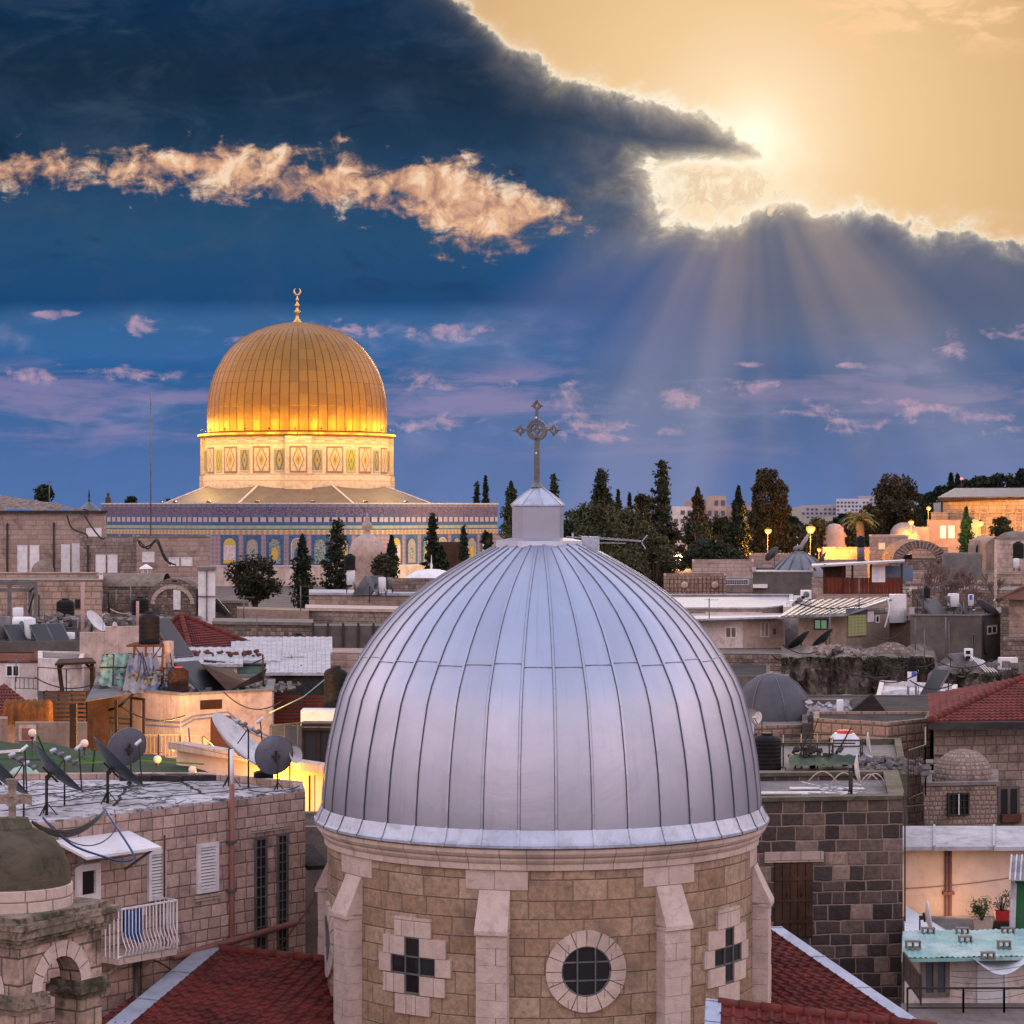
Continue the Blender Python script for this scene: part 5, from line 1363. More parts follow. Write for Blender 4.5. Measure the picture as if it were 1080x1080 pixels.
tag(mb.build('hip_roof', M['tile'], None), 'small red tiled hip below the pink house, left of the church side roof', 'roof')
# ================================================================ near right: dark stone house, warm wall, turquoise lean-to
rn = random.Random(11)
a = Vector(P2(770, 60)); c = Vector(P2(952, 60.6)); pts = [a, c, Vector(P2(945, 66.5)), Vector(P2(770, 66))]
h2 = house('dark_stone_house', 'blackened stone house with one tall brown shuttered door, right of the silver dome', 'house', pts, zr(846, 60), M['darkstone'], M['roofgrey'], par=.12, cope=M['mossy'], pw=.3)
w2 = Wl(a, c)
lt = MB(); q0, q1, z0, z1 = w2.rect(806, 898, 868, 909); w2.box(lt, q0, q1, z0, z1, .003, .06); lt.build('lintel', M['trim'], h2)
q0, q1, z0, z1 = w2.rect(816.5, 909.5, 857, 989)
dmb = MB(); n = 5
w2.box(dmb, q0, q1, z0, z1, .003, .02)
for i in range(n): w2.box(dmb, q0+(q1-q0)*i/n+.012, q0+(q1-q0)*(i+1)/n-.012, z0+.03, z1-.03, .02, .045)
for z in (z0+.4, z1-.4, (z0+z1)/2): w2.box(dmb, q0+.02, q1-.02, z-.04, z+.04, .045, .06)
dd_ = dmb.build('shutter_door', M['wood'], h2)
for q in (q0+.3, q1-.3): g = MB(); g.tube([w2.pt(q, z0+1., .06), w2.pt(q, z0+1.15, .10), w2.pt(q, z0+1.3, .06)], .012, 5); g.build('handle', M['dsteel'], dd_)
ju = MB(); zr_ = zr(846, 60)-.12
t = thing('roof_slab_sheet', 'pale dented metal sheet lying flat on the dark stone house roof', 'metal sheet', (*P2(850, 63), zr_)); ju.box((*P2(850, 62.6), zr_+.05), (2.6, .5, .03), rz=.03); ju.box((*P2(872, 63.4), zr_+.07), (1.9, .4, .03), rz=-.05); ju.build('sheet', M['sheet'], t)
t = thing('metal_scrap', 'tangle of pale offcut bars on the dark stone house roof', 'scrap', (*P2(880, 62), zr_)); ju = MB()
for _ in range(26):
 p = V(*P2(rn.uniform(862, 900), rn.uniform(61.3, 63.5)), zr_+rn.uniform(.03, .2)); ju.bar(p, p+V(rn.uniform(-.5, .5), rn.uniform(-.3, .3), rn.uniform(-.05, .1)), .03)
ju.build('bars', M['galv'], t)
for i, (x0, x1, Y) in enumerate(((850, 885, 64.5), (875, 905, 64.2), (905, 930, 63.8), (910, 936, 64))):
 p = [V(*P2(x0+(x1-x0)*k/8, Y), zr_+.05+.34*sin(pi*k/8)) for k in range(9)]
 cable('pale hose arching over the dark house roof', p, .018, M['trim'], 'hose', 'hoses on the dark house roof', 'hose')
dish('narrow white dish seen edge on, standing on the dark stone house roof', at(903, 811, 62.5), .36, (.97, -.15, .1), M['dishw'], zr_, lnb=False)
t = thing('roof_post', 'short black post on the roof beside the narrow white dish', 'post', (*P2(898, 61.8), zr_)); MB().tube([V(*P2(898, 61.8), zr_), V(*P2(898, 61.8), zr_+.66)], .035, 6).build('post', M['dsteel'], t); b_ = MB(); b_.box((*P2(898.5, 61.8), zr_+.06), (.22, .2, .12)); b_.build('base', M['dsteel'], t)
zt2 = zr(818, 72); pts = [P2(760, 72), P2(957, 72.4), P2(950, 84), P2(770, 83)]
h3 = house('terrace_house', 'low mossy terrace behind the dark stone house, crowded with tanks and planks', 'house', pts, zt2, M['mossy'], M['concrete'], par=.2)
zf = zt2-.2
def yz(Y, z=zf): return 540+(CZ-z)*F/Y
tank('tall black water tank on the terrace just right of the silver dome', 809, 773, 812, 75, 30, ribs=7)
bx = MB(); bx.box((*P2(812, 73.6), zf+.08), (1.0, .4, .16)); tag(bx.build('breeze_block_base', M['concrete']), 'low concrete block wall in front of the tall black tank', 'block wall')
b = V(*P2(891, 78), zf); k = 78/F; t = thing('white_liquid_tank', 'white cube water tank with a red lid inside a metal frame on the terrace', 'water tank', b)
z0 = zr(801, 78); z1 = zr(770, 78)
bd = MB(); w_ = 13.5*k
for (g, za, zb_) in ((0, z0, z1-.25), (.0, z1-.25, z1-.1)):
 g2 = 0 if zb_ < z1-.2 else .12
 p = [b+V(x*w_, y*w_, 0) for x, y in ((-1, -1), (1, -1), (1, 1), (-1, 1))]; q = [b+V(x*(w_-g2), y*(w_-g2), 0) for x, y in ((-1, -1), (1, -1), (1, 1), (-1, 1))]
 vv_ = [V(x.x, x.y, za) for x in p]+[V(x.x, x.y, zb_) for x in q]; bd.add(vv_, [(0, 1, 5, 4), (1, 2, 6, 5), (2, 3, 7, 6), (3, 0, 4, 7), (4, 5, 6, 7)])
bd.build('tank_body', M['wplastic'], t)
M['redp'] = plain('red_plastic', (.5, .03, .02), .5)
MB().lathe((b.x, b.y, z1-.1), [(.26, 0), (.26, .09), (0, .1)], 14).build('lid', M['redp'], t)
cg = MB(); e = w_+.03
for z in (z0, (z0+z1)/2, z1-.28):
 for (x0, y0, x1, y1) in ((-e, -e, e, -e), (e, -e, e, e), (-e, -e, -e, e)): cg.bar(V(b.x+x0, b.y+y0, z), V(b.x+x1, b.y+y1, z), .03)
for x, y in ((-e, -e), (e, -e), (e, e), (-e, e)): cg.bar(V(b.x+x, b.y+y, zf), V(b.x+x, b.y+y, z1-.28), .04)
cg.bar(V(b.x-e, b.y-e, z0), V(b.x+e*.3, b.y-e, z1+.1), .04); cg.build('cage', M['dsteel'], t)
t = thing('iron_frame', 'dark iron frame with crossed braces left of the white cube tank', 'frame', (*P2(858, 76), zf)); fr = MB()
za, zb_ = zr(812, 76), zr(784, 76)
for x in (826, 845, 862, 878): fr.bar(V(*P2(x, 76), zf), V(*P2(x, 76), zb_), .04); fr.bar(V(*P2(x, 79), zf), V(*P2(x, 79), zb_), .04); fr.bar(V(*P2(x, 76), zb_), V(*P2(x, 79), zb_), .03)
fr.bar(V(*P2(822, 76), zb_), V(*P2(902, 76), zb_), .045); fr.bar(V(*P2(822, 79), zb_), V(*P2(880, 79), zb_), .04); fr.bar(V(*P2(845, 76), zb_-.4), V(*P2(878, 76), zb_-.4), .03)
fr.bar(V(*P2(838, 75.8), zf), V(*P2(858, 75.8), zr(759, 76)), .045); fr.bar(V(*P2(845, 75.8), zf), V(*P2(863, 75.8), zr(757, 76)), .03)
for i in range(7): f = i/7; fr.bar(V(*P2(838+20*f, 75.8), zf+(zr(759, 76)-zf)*f), V(*P2(845+18*f, 75.8), zf+(zr(757, 76)-zf)*f), .025)
fr.build('bars', M['dsteel'], t)
sh_ = MB(); p = [at(823, 803, 81), at(872, 803, 81), at(872, 788, 84), at(823, 790, 84)]; n = 12
for i in range(n):
 f0, f1 = i/n, (i+1)/n; z_ = V(0, 0, .05*(i % 2)); sh_.quad(p[0].lerp(p[1], f0)+z_, p[0].lerp(p[1], f1)-z_+V(0, 0, .05), p[3].lerp(p[2], f1)-z_+V(0, 0, .05), p[3].lerp(p[2], f0)+z_)
tag(sh_.build('lean_to_sheet', M['sheet']), 'pale blue corrugated sheet beside the black tank on the terrace', 'metal sheet')
gp_ = MB()
t = thing('green_tarpaulin', 'dark green sheet spread on the terrace below the white cube tank', 'tarpaulin', (*P2(870, 75), zf+.3))
n = 14; pv_ = []
for j in range(4):
 for i in range(n+1): q = P2(832+74*i/n, 74.+2.2*j/3); pv_.append(V(q[0], q[1], zf+.28+rn.uniform(-.05, .05)+.1*j/3))
gp_.add(pv_, [(j*(n+1)+i, j*(n+1)+i+1, (j+1)*(n+1)+i+1, (j+1)*(n+1)+i) for j in range(3) for i in range(n)], smooth=True); gp_.build('sheet', M['tarpg'], t)
for i, (x0, y0, x1, y1, Y) in enumerate(((912, 802, 942, 799, 76), (908, 812, 940, 801, 75.5), (930, 799, 942, 812, 75), (902, 818, 916, 812, 75))):
 o = MB().bar(at(x0, y0, Y), at(x1, y1, Y), .09, .05).build('plank', M['green'] if i < 3 else M['redp']); tag(o, ['topmost bright green plank on the terrace', 'long green plank sloping down to the left on the terrace', 'short green post at the right end of the planks', 'short red plank under the green ones'][i], 'plank')
o = MB(); o.box(at(929, 808, 77), (1.1, .9, .4), M=Matrix.Rotation(.3, 3, 'Y')); tag(o.build('blue_crate', M['tarpb']), 'blue grey covered box among the green planks', 'box')
ct_ = MB(); rj = random.Random(5); clutter(ct_, (*P2(945, 74), zf+.1), 1.0, 1.6, 90, .24, rj, .35)
o = ct_.build('terrace_clutter', M['roofgrey']); tag(o, 'heap of small pale odds and ends at the right end of the terrace', 'clutter'); o['kind'] = 'stuff'
ct_ = MB(); clutter(ct_, (*P2(862, 77), zf+.05), .8, 1.2, 60, .22, rj, .45)
o = ct_.build('terrace_scrap', M['dsteel']); tag(o, 'dark scrap piled under the iron frame on the terrace', 'clutter'); o['kind'] = 'stuff'
dish('small white dish seen edge on right of the white cube tank', at(915, 783, 80), .33, (.97, -.2, .1), M['dishw'], zf, lnb=False)
dish('narrow white dish close to the right side of the white cube tank', at(905, 786, 79), .26, (.95, -.2, .1), M['dishw'], zf, lnb=False)
rail('dark railing at the right end of the cluttered terrace', [V(*P2(958, 72.2), zf-.6), V(*P2(976, 74), zf-.6), V(*P2(976, 80), zf-.6)], 1.5, gap=.25)
rail('dark spiked railing below the clutter, left of the little domed house', [V(*P2(955, 68), zr(880, 68)), V(*P2(974, 68.5), zr(880, 68))], .75, gap=.1)
cable('thin black conduit running down the right corner of the dark stone house', [V(*P2(954.5, 60.3), 17), V(*P2(954.5, 60.3), 22.6), V(*P2(953.5, 60.6), 23.1)], .02)
zt4 = zr(757, 102); pts = [P2(858, 93.9), P2(937, 92), P2(981, 93.9), P2(985, 97.2), P2(858, 97.2)]
h4 = house('block_house', 'tan rough block house with an angled corner, behind the white cube tank', 'house', pts, 22.145, M['tanblock'], M['roofdark'], par=.1)
house('dark_flat_house', 'dark flat roofed house between the tan block house and the white rendered house', 'house', [P2(846, 97.4), P2(990, 97.4), P2(990, 112.5), P2(846, 112.5)], zr(757, 100), M['plaster_g'], M['roofdark'], par=.05)
pts = [P2(790, 98), P2(862, 99), P2(862, 110), P2(790, 110)]
h5 = house('low_block_house', 'low pinkish block wall house carrying the grey mesh covered dome', 'house', pts, zr(766, 98), M['tanblock'], M['concrete'], par=.1)
c = V(*P2(815, 103), zr(766, 98)-.3); r_ = 43*103/F
dm2 = thing('mesh_covered_dome', 'large grey dome wrapped in dark mesh, right of the silver dome', 'dome', c)
MB().lathe(c, [(r_*1.0, 0), (r_*.99, .25), (r_*.93, .85), (r_*.82, 1.25), (r_*.62, 1.68), (r_*.38, 1.97), (r_*.15, 2.08), (0, 2.1)], 40).build('shell', M['membraned'], dm2)
fo = MB()
for i in range(3):
 a_ = -pi/2+R(-50+i*41+7*i*i); p = [c+V(r_*q*1.005*cos(a_+.25*q), r_*q*1.005*sin(a_+.25*q), z) for q, z in ((1., .1), (.94, .86), (.82, 1.27), (.62, 1.70), (.38, 1.985))]; fo.tube(p, .018, 4)
fo.build('mesh_folds', M['dish'], dm2)
dish('grey green dish left of the mesh covered dome, beside the silver dome', at(792, 760, 90), .42, (-.7, -.6, .3), M['dish'], 21)
dish('tiny white dish at the foot of the mesh covered dome', at(800, 757, 89), .22, (-.75, -.5, .1), M['dishw'], 21)
dish('white dish edge on between the black tank and the silver dome', at(793, 774, 84), .36, (-.95, -.2, .1), M['dishw'], 21)
o = MB(); o.prism([P2(846, 102), P2(899, 102), P2(899, 102.6), P2(846, 102.6)], 18, zr(738, 102)); tag(o.build('dark_parapet', M['plaster_g']), 'dark rendered parapet behind the heap of pale sacks', 'parapet')
o = rocks('sack_heap', 'heap of pale grey rubble sacks beside the mesh covered dome', 'rubble', lambda r: V(*P2(r.uniform(852, 895), r.uniform(98.5, 100.5)), 0)+V(0, 0, zr(756, 99)+abs(r.gauss(0, .22))+.05), 70, .13, .26, M['sack'] if 'sack' in M else M['sheet'], 3, 'stuff')
boiler('white upright cylinder behind the heap of pale sacks', 886, 738, 757, 98, 7.5)
pl = MB(); pl.box(at(912, 756, 98.5), (1.6, .1, 1.2), M=Matrix.Rotation(R(-40), 3, 'Y')@Matrix.Rotation(R(20), 3, 'X')); pl.bar(at(918, 762, 98.5), at(905, 742, 98.5), .05); tag(pl.build('tilted_panel', M['roofdark']), 'black tilted panel on the roof of the tan block house', 'panel')
pts = [P2(924, 116), P2(1003, 113), P2(1010, 124), P2(928, 127)]
h6 = house('white_rendered_house', 'small white house with a lit yellow window, behind the tan block house', 'house', pts, zr(736, 115), M['plaster_w'], M['sheet'], par=.2)
w6 = Wl(P2(924, 116), P2(1003, 113)); window(h6, w6, 952, 747, 962, 757.5, 'two', pm=M['litwin'], lab='lit yellow window'); window(h6, w6, 978, 752, 984, 761, 'plain', fm=M['dsteel'], pm=M['litwin'], lab='small lit window')
vt = MB(); vt.lathe((*P2(953, 119), zr(742, 119)), [(1.6, 0), (1.5, .25), (1.1, .5), (.5, .65), (0, .7)], 20, rx=1.1, ry=.8); vt.build('domed_skylight', M['sheet'], h6)
boiler('white boiler with a logo patch under a black drum, on the white rendered house', 962, 708, 724, 118, 10, stand=.8)
tank('black drum above the white boiler with the logo patch', 962, 692, 708, 118, 10, ribs=2, name='water_drum')
lg = MB(); lg.box(at(964, 711, 117.7), (.22, .01, .22)); M['logo'] = plain('blue_logo', (.05, .08, .4), .5); tag(lg.build('blue_sticker', M['logo']), 'small blue sticker on the white boiler below the black drum', 'sticker')
collector('black solar panel with a white frame, right of the boiler with the logo patch', 976, 737, 117, 1.0, 1.8, az=-.9, tilt=50, n=1)
Yr = 86.; ze = zr(764, Yr)
pts = [P2(985, Yr), P2(1130, Yr+1), P2(1130, Yr+12), P2(985, Yr+11)]
h7 = house('red_roofed_house', 'weathered stone house with the big red hipped tile roof at the right edge', 'house', pts, ze, M['grey'], M['roofdark'], par=.05)
ev = MB(); e0, e1 = V(*P2(981, Yr-.5), ze+.12), V(*P2(1135, Yr+.4), ze+.12); bk0, bk1 = V(*P2(979, Yr+12), ze+.12), V(*P2(1135, Yr+12), ze+.12); ap0 = V(*P2(1084, Yr+6), zr(714, Yr+6)); ap1 = ap0+V(4, 0, 0)
mb = MB(); mb2 = MB(); n = 14
def quad_tiles(mb, A, B, C, D, nu, nv, h=.05, lift=.045):
 n_ = (B-A).cross(D-A).normalized(); n_ = n_ if n_.z > 0 else -n_
 for j in range(nv):
  f0, f1 = j/nv, (j+1)/nv; a0, b0, a1, b1 = A.lerp(D, f0), B.lerp(C, f0), A.lerp(D, f1), B.lerp(C, f1); m = nu*4
  lo = [a0.lerp(b0, i/m)+n_*(h*(0, .7, 1, .7)[i % 4]+lift) for i in range(m+1)]; hi = [a1.lerp(b1, i/m)+n_*h*(0, .7, 1, .7)[i % 4] for i in range(m+1)]; bt_ = [a0.lerp(b0, i/m) for i in range(m+1)]
  mb.add(lo+hi+bt_, [(i, i+1, m+2+i, m+1+i) for i in range(m)]+[(2*m+2+i, 2*m+3+i, i+1, i) for i in range(m)])
quad_tiles(mb, e0, e1, ap1, ap0, 26, 16); mb.build('roof', M['tilep'], h7)
mb = MB(); tri_tiles(mb, bk0, e0, ap0, 30, 16, .05, .045); mb.build('roof_hip', M['tilep'], h7)
mb = MB(); ridgeline(mb, e0+V(0, 0, .06), ap0+V(0, 0, .06), .13, .42); mb.build('hip_ridge', M['ridge'], h7)
mb = MB(); mb.box(((e0.x+e1.x)/2, e0.y+.1, ze+.0), (e1.x-e0.x, .5, .26)); mb.build('eave_board', M['roofdark'], h7)
w7 = Wl(P2(985, Yr), P2(1130, Yr+1)); window(h7, w7, 1052, 829, 1075, 869, 'two', fm=M['plaster_g'], fw=.1)
fb = MB(); q0, q1, z0, z1 = w7.rect(1054, 858, 1074, 866); w7.box(fb, q0, q1, z0, z1, .06, .3); tag(fb.build('flower_box', M['rust']), 'rusty window box on the stone house under the red hipped roof', 'window box')
cable('pale pipe running along the weathered wall under the red hipped roof', [w7.pt(w7.hit(984), zr(795, Yr), .1), w7.pt(w7.hit(1020), zr(796, Yr), .1)], .05, M['concrete'], 'wall_pipe')
Yd = 77.; pts = [P2(974, Yd), P2(1051, Yd+.4), P2(1051, Yd+4), P2(974, Yd+3.6)]
h8 = house('domed_stone_house', 'little stone house with a rough rounded dome and a barred window', 'house', pts, zr(829, Yd), M['smallrubble'], M['concrete'], par=.05, cope=M['concrete'])
c = V(*P2(1016, Yd+1.7), zr(831, Yd)); r_ = 33*(Yd+1.5)/F
MB().lathe(c, [(r_, 0), (r_*.98, .15), (r_*.88, .50), (r_*.70, .78), (r_*.45, .97), (r_*.2, 1.04), (0, 1.06)], 28).build('dome', M['smallrubble'], h8)
w8 = Wl(P2(974, Yd), P2(1051, Yd+.4)); fo = window(h8, w8, 998.5, 836, 1021.5, 860, 'grid', fm=M['dsteel'], fw=.05, proud=.1)
q0, q1, z0, z1 = w8.rect(1009.5, 837, 1010.5, 859); g = MB(); w8.box(g, q0, q1, z0, z1, .1, .12); g.build('grille', M['white'], fo)
Yw = 64.; pts = [P2(950, Yw), P2(1160, Yw+.6), P2(1160, Yw+1.1), P2(950, Yw+.5)]
ww_ = thing('cream_wall', 'cream painted wall glowing warm, with a metal clad coping, right edge', 'wall', (*P2(1020, Yw), 12))
MB().prism(pts, 8, zr(890, Yw)).build('wall', M['warmwall'], ww_)
cpm = MB(); za, zb_ = zr(893, Yw-.3), zr(876, Yw+1.6)
segs = [(950, 985), (985.4, 1048), (1048.4, 1160)]
for (xa, xb) in segs:
 p = [V(*P2(xa, Yw-.35), za), V(*P2(xb, Yw-.35+.3*(xb-xa)/200), za), V(*P2(xb, Yw+2.2), za+.22), V(*P2(xa, Yw+2.2), za+.22)]
 cpm.add(p+[x-V(0, 0, .1) for x in p], [(0, 1, 2, 3), (4, 5, 1, 0), (3, 2, 6, 7), (1, 5, 6, 2)])
 cpm.bar(p[0]+V(0, 0, .02), p[3]+V(0, 0, .02), .06, .05)
cpm.build('coping', M['sheet'], ww_)
wr = Wl(P2(950, Yw), P2(1160, Yw+.6)); q = wr.hit(999)
pp_ = MB(); 
for dq in (-.04, .06): pp_.tube([wr.pt(q+dq, 15, .07), wr.pt(q+dq, zr(893, Yw), .07)], .045, 7)
pt_ = thing('wall_pipe', 'pair of brown vertical pipes on the cream wall', 'pipe', wr.pt(q, 15, .07)); pp_.build('pipe', M['pipe'], pt_)
g = MB(); wr.box(g, q-.14, q+.16, zr(944, Yw), zr(941, Yw), .003, .14); g.build('clamp', M['pipe'], pt_)
cable('thin cable sagging across the cream wall', sag(wr.pt(wr.hit(954), zr(937, Yw), .03), wr.pt(wr.hit(1075), zr(926, Yw), .03), .05), .009, M['pipe'])
t = thing('lamp_ledge', 'curved pale ledge at the foot of the cream wall', 'ledge', at(1000, 968, 62)); mb = MB()
mb.lathe(at(1005, 990, 62.2), [(1.25, 0), (1.2, .25), (.95, .42), (.5, .5), (0, .52)], 24, ry=.6); mb.build('ledge', M['concrete'], t)
sh_ = MB(); sh_.add([at(954, 955, 62), at(1005, 986, 59), at(954, 990, 58.5), at(954, 957, 62.1)], [(0, 1, 2)]); 
n = 9
for i in range(n):
 a_, b_ = at(954, 955+3.4*i, 62-.35*i), at(1006-i*.5, 986+.2*i, 59.2-.05*i)
 sh_.bar(a_, b_, .02, .012)
tag(sh_.build('slanted_sheet', M['wplastic']), 'slanting translucent white sheet at the left foot of the cream wall', 'plastic sheet')
dish('slim white dish edge on above the turquoise roof', at(978, 967, 57), .36, (.97, -.1, .15), M['dishw'], 19.6, lnb=False)
Yc = 54.; pts = [P2(954, Yc), P2(1120, Yc+.3), P2(1120, Yc+2.6), P2(954, Yc+2.3)]
zc_ = zr(1004, Yc)
h9 = house('shabby_house', 'shabby grey white house under the turquoise roof, bottom right', 'house', pts, zc_-.04, M['plaster_w'], M['roofgrey'], par=.02)
w9 = Wl(P2(954, Yc), P2(1120, Yc+.3))
rf = MB(); a0_, b0_ = V(*P2(951, Yc-.6), zc_-.02), V(*P2(1120, Yc-.3), zc_-.02); a1_, b1_ = V(*P2(952, Yc+2.5), zc_+.04), V(*P2(1120, Yc+2.8), zc_+.04)
tm_ = MB(); tm_.prism([P2(952, 56.9), P2(1130, 57.2), P2(1130, 63.6), P2(950, 63.4)], 8, 19.6); tag(tm_.build('terrace', M['concrete']), 'low concrete terrace between the turquoise roof and the cream wall', 'terrace')
nu = 60; vv_ = []
for j in range(6):
 for i in range(nu+1): p = a0_.lerp(b0_, i/nu).lerp(a1_.lerp(b1_, i/nu), j/5); p.z += .014*(1 if i % 2 else -1)+.008*sin(i*.5+j*2)+.004*rn.gauss(0, 1); vv_.append(p)
rf.add(vv_, [(j*(nu+1)+i, j*(nu+1)+i+1, (j+1)*(nu+1)+i+1, (j+1)*(nu+1)+i) for j in range(5) for i in range(nu)], smooth=True)
rf.bar(a0_-V(0, 0, .06), b0_-V(0, 0, .05), .07, .07); rf.build('turquoise_roof', M['turq'], h9)
for i, (x, y, Y) in enumerate(((979, 982, 56.2), (1015, 982, 56.2), (1063, 982, 56.3), (963, 996, 54.3), (1018, 991, 55.2), (1059, 996, 54.4), (1042, 1008, 53.2))):
 t = thing('concrete_block', ['hollow concrete block at the foot of the slim white dish', 'back middle hollow block on the turquoise roof', 'hollow block near the green door panel on the turquoise roof', 'front left block on the turquoise roof edge', 'hollow block in the middle of the turquoise roof', 'front right block on the turquoise roof edge', 'hollow block weighing down the curved white awning'][i], 'concrete block', at(x, y, Y), 'concrete blocks weighing down the turquoise roof')
 c = at(x, y, Y); g = MB(); L = .30 if i != 3 else .34
 for dz_ in (-.07, .07): g.box(c+V(0, 0, dz_), (L, .17, .03))
 for dx_ in (-1, 0, 1): g.box(c+V(dx_*(L/2-.02), 0, 0), (.03, .17, .11))
 g.build('block', M['concrete'], t)
window(h9, w9, 971, 1008, 1001, 1051, 'two', fm=M['concrete'], pm=M['pane'], fw=.1, proud=.06)
q0, q1, z0, z1 = w9.rect(1030, 1020, 1062, 1110); g = MB(); w9.box(g, q0, q0+.07, z0, z1, .003, .06); w9.box(g, q1-.07, q1, z0, z1, .003, .06); w9.box(g, q0, q1, z1, z1+.07, .003, .06); w9.box(g, q0+.07, q1-.07, z0, z1, .003, .03)
dr = g.build('door', M['wplastic'], h9); g = MB(); g.tube([w9.pt(q0+.12, (z0+z1)/2+.5, .03), w9.pt(q0+.12, (z0+z1)/2+.5, .08), w9.pt(q0+.25, (z0+z1)/2+.5, .08)], .015, 5); g.build('handle', M['steel'], dr)
aw = MB(); n = 12; qa, qb = w9.hit(1017), w9.hit(1073)
for i in range(n):
 f0, f1 = i/n, (i+1)/n; zz_ = lambda f: zc_-.02-.32*sin(pi*f)
 q_0, q_1 = qa+(qb-qa)*f0, qa+(qb-qa)*f1
 aw.add([w9.pt(q_0, zz_(f0)-.02, .9), w9.pt(q_1, zz_(f1)-.02, .9), w9.pt(q_1, zc_-.02-.18*sin(pi*f1), .1), w9.pt(q_0, zc_-.02-.18*sin(pi*f0), .1)], [(0, 1, 2, 3), (3, 2, 1, 0)])
aw.build('awning', M['wplastic'], h9)
rail('black iron railing in front of the shabby house', [V(*P2(957, 52.4), zr(1068, 52.4)), V(*P2(1016, 52.4), zr(1068, 52.4)), V(*P2(1059, 52.4), zr(1068, 52.4)), V(*P2(1120, 52.4), zr(1068, 52.4))], .52, gap=3)
rail('slanting black stair railing along the left side of the shabby house', [V(*P2(953, 53), zr(1035, 53)), V(*P2(971, 51.5), zr(1060, 51.5))], .62, gap=.12)
sb = MB(); sb.prism([P2(950, 51), P2(1130, 51), P2(1130, 54), P2(950, 54)], 16, zr(1078, 52)); tag(sb.build('balcony_floor', M['concrete']), 'concrete landing in front of the shabby house door', 'landing')
for j in range(5):
 y = 1028+j*6; cable('clothes line wire stretched in front of the white door', sag(at(1003, y-4+rn.uniform(-4, 4), 53.1), at(1090, y-8+rn.uniform(-4, 4), 53.1), .05+.02*j), .006, group='clothes line wires by the shabby house', cat='wire')
def pot_plant(label, x, y, Y, w, h, potm, leafm, red=False):
 b = at(x, y, Y); t = thing('potted_plant', label, 'potted plant', b)
 g = MB(); k = w/2
 g.add([b+V(dx*k*s, dy*k*.6*s, z) for s, z in ((.85, 0), (1, .26), (.9, .26), (.8, .2)) for dx, dy in ((-1, -1), (1, -1), (1, 1), (-1, 1))], [(4*j+i, 4*j+(i+1) % 4, 4*j+4+(i+1) % 4, 4*j+4+i) for j in range(3) for i in range(4)]+[(12, 13, 14, 15)]); g.build('planter', potm, t)
 rr = random.Random(int(x)); P = []; st = MB()
 for i in range(26):
  a_ = rr.uniform(0, 2*pi); q = b+V(0, 0, .22)+V(cos(a_)*k*rr.uniform(.3, 1.15), sin(a_)*k*.6*rr.random(), h*rr.uniform(.35, 1)); st.tube([b+V(0, 0, .2), b.lerp(q, .5)+V(0, 0, .1), q], .006, 4)
  for _ in range(26): P.append(q+V(rr.gauss(0, .06), rr.gauss(0, .06), rr.gauss(0, .06)))
 st.build('stems', M['bark'], t); l = MB(); leaves(l, P if not red else P[:200], .032, rr); l.build('leaves', leafm, t); return t
pot_plant('bushy green plant in a tan planter against the cream wall', 1036, 981, 61.3, .5, .55, M['warmwall'], M['leafg'])
bx = MB(); bx.box(at(1056.5, 976, 61.4), (.46, .35, .22)); tag(bx.build('dark_crate', M['dsteel']), 'dark crate beneath the red planter', 'crate')
pot_plant('spiky plant in a red planter next to the green door panel', 1056.5, 971, 61.4, .36, .42, M['redp'], M['leafd'], True)
g = MB(); p = at(1072, 990, 57.5)
t = thing('green_shed', 'green sided shed with a ribbed white edge at the right margin', 'shed', V(p.x, p.y, zr(1000, 57.5)))
t.location.z = t.location.z
b0_ = V(*P2(1070, 57.5), zr(990, 57.5)); zt_ = zr(928, 57.5)
g.prism([P2(1070.5, 57.6), P2(1110, 57.6), P2(1110, 60), P2(1070.5, 60)], zr(1000, 57.5), zt_); g.build('side_panel', M['green'], t)
g = MB()
for i in range(6): g.bar(V(*P2(1065+i*.9, 57.4), zr(988, 57.5)), V(*P2(1067+i*.9, 57.6), zt_-.02*i), .03, .06)
g.build('ribbed_sheet', M['sheet'], t)
g = MB(); g.add([V(*P2(1064, 57.2), zt_+.02), V(*P2(1115, 57.2), zt_+.02), V(*P2(1115, 60.5), zt_+.15), V(*P2(1067, 60.5), zt_+.15)], [(0, 1, 2, 3), (3, 2, 1, 0)])
for i in range(9): g.bar(V(*P2(1065+i*5.5, 57.2), zt_+.035), V(*P2(1067+i*5.5, 60.5), zt_+.165), .04, .03)
g.build('roof', M['sheet'], t)
t = thing('wall_lamp', 'small wall lamp at the foot of the cream wall, hidden by the ledge', 'lamp', at(1012, 975, 63.4))
MB().lathe(at(1012, 975, 63.4), [(0, -.08), (.06, -.06), (.08, 0), (.06, .06), (0, .08)], 10).build('bulb', M['lampo'], t)
ld = bpy.data.lights.new('wall_lamp', 'POINT'); ld.energy = 85; ld.color = (1., .52, .22); ld.shadow_soft_size = .4
lo = bpy.data.objects.new('wall_lamp', ld); COL.objects.link(lo); lo.location = at(1010, 968, 63.1)
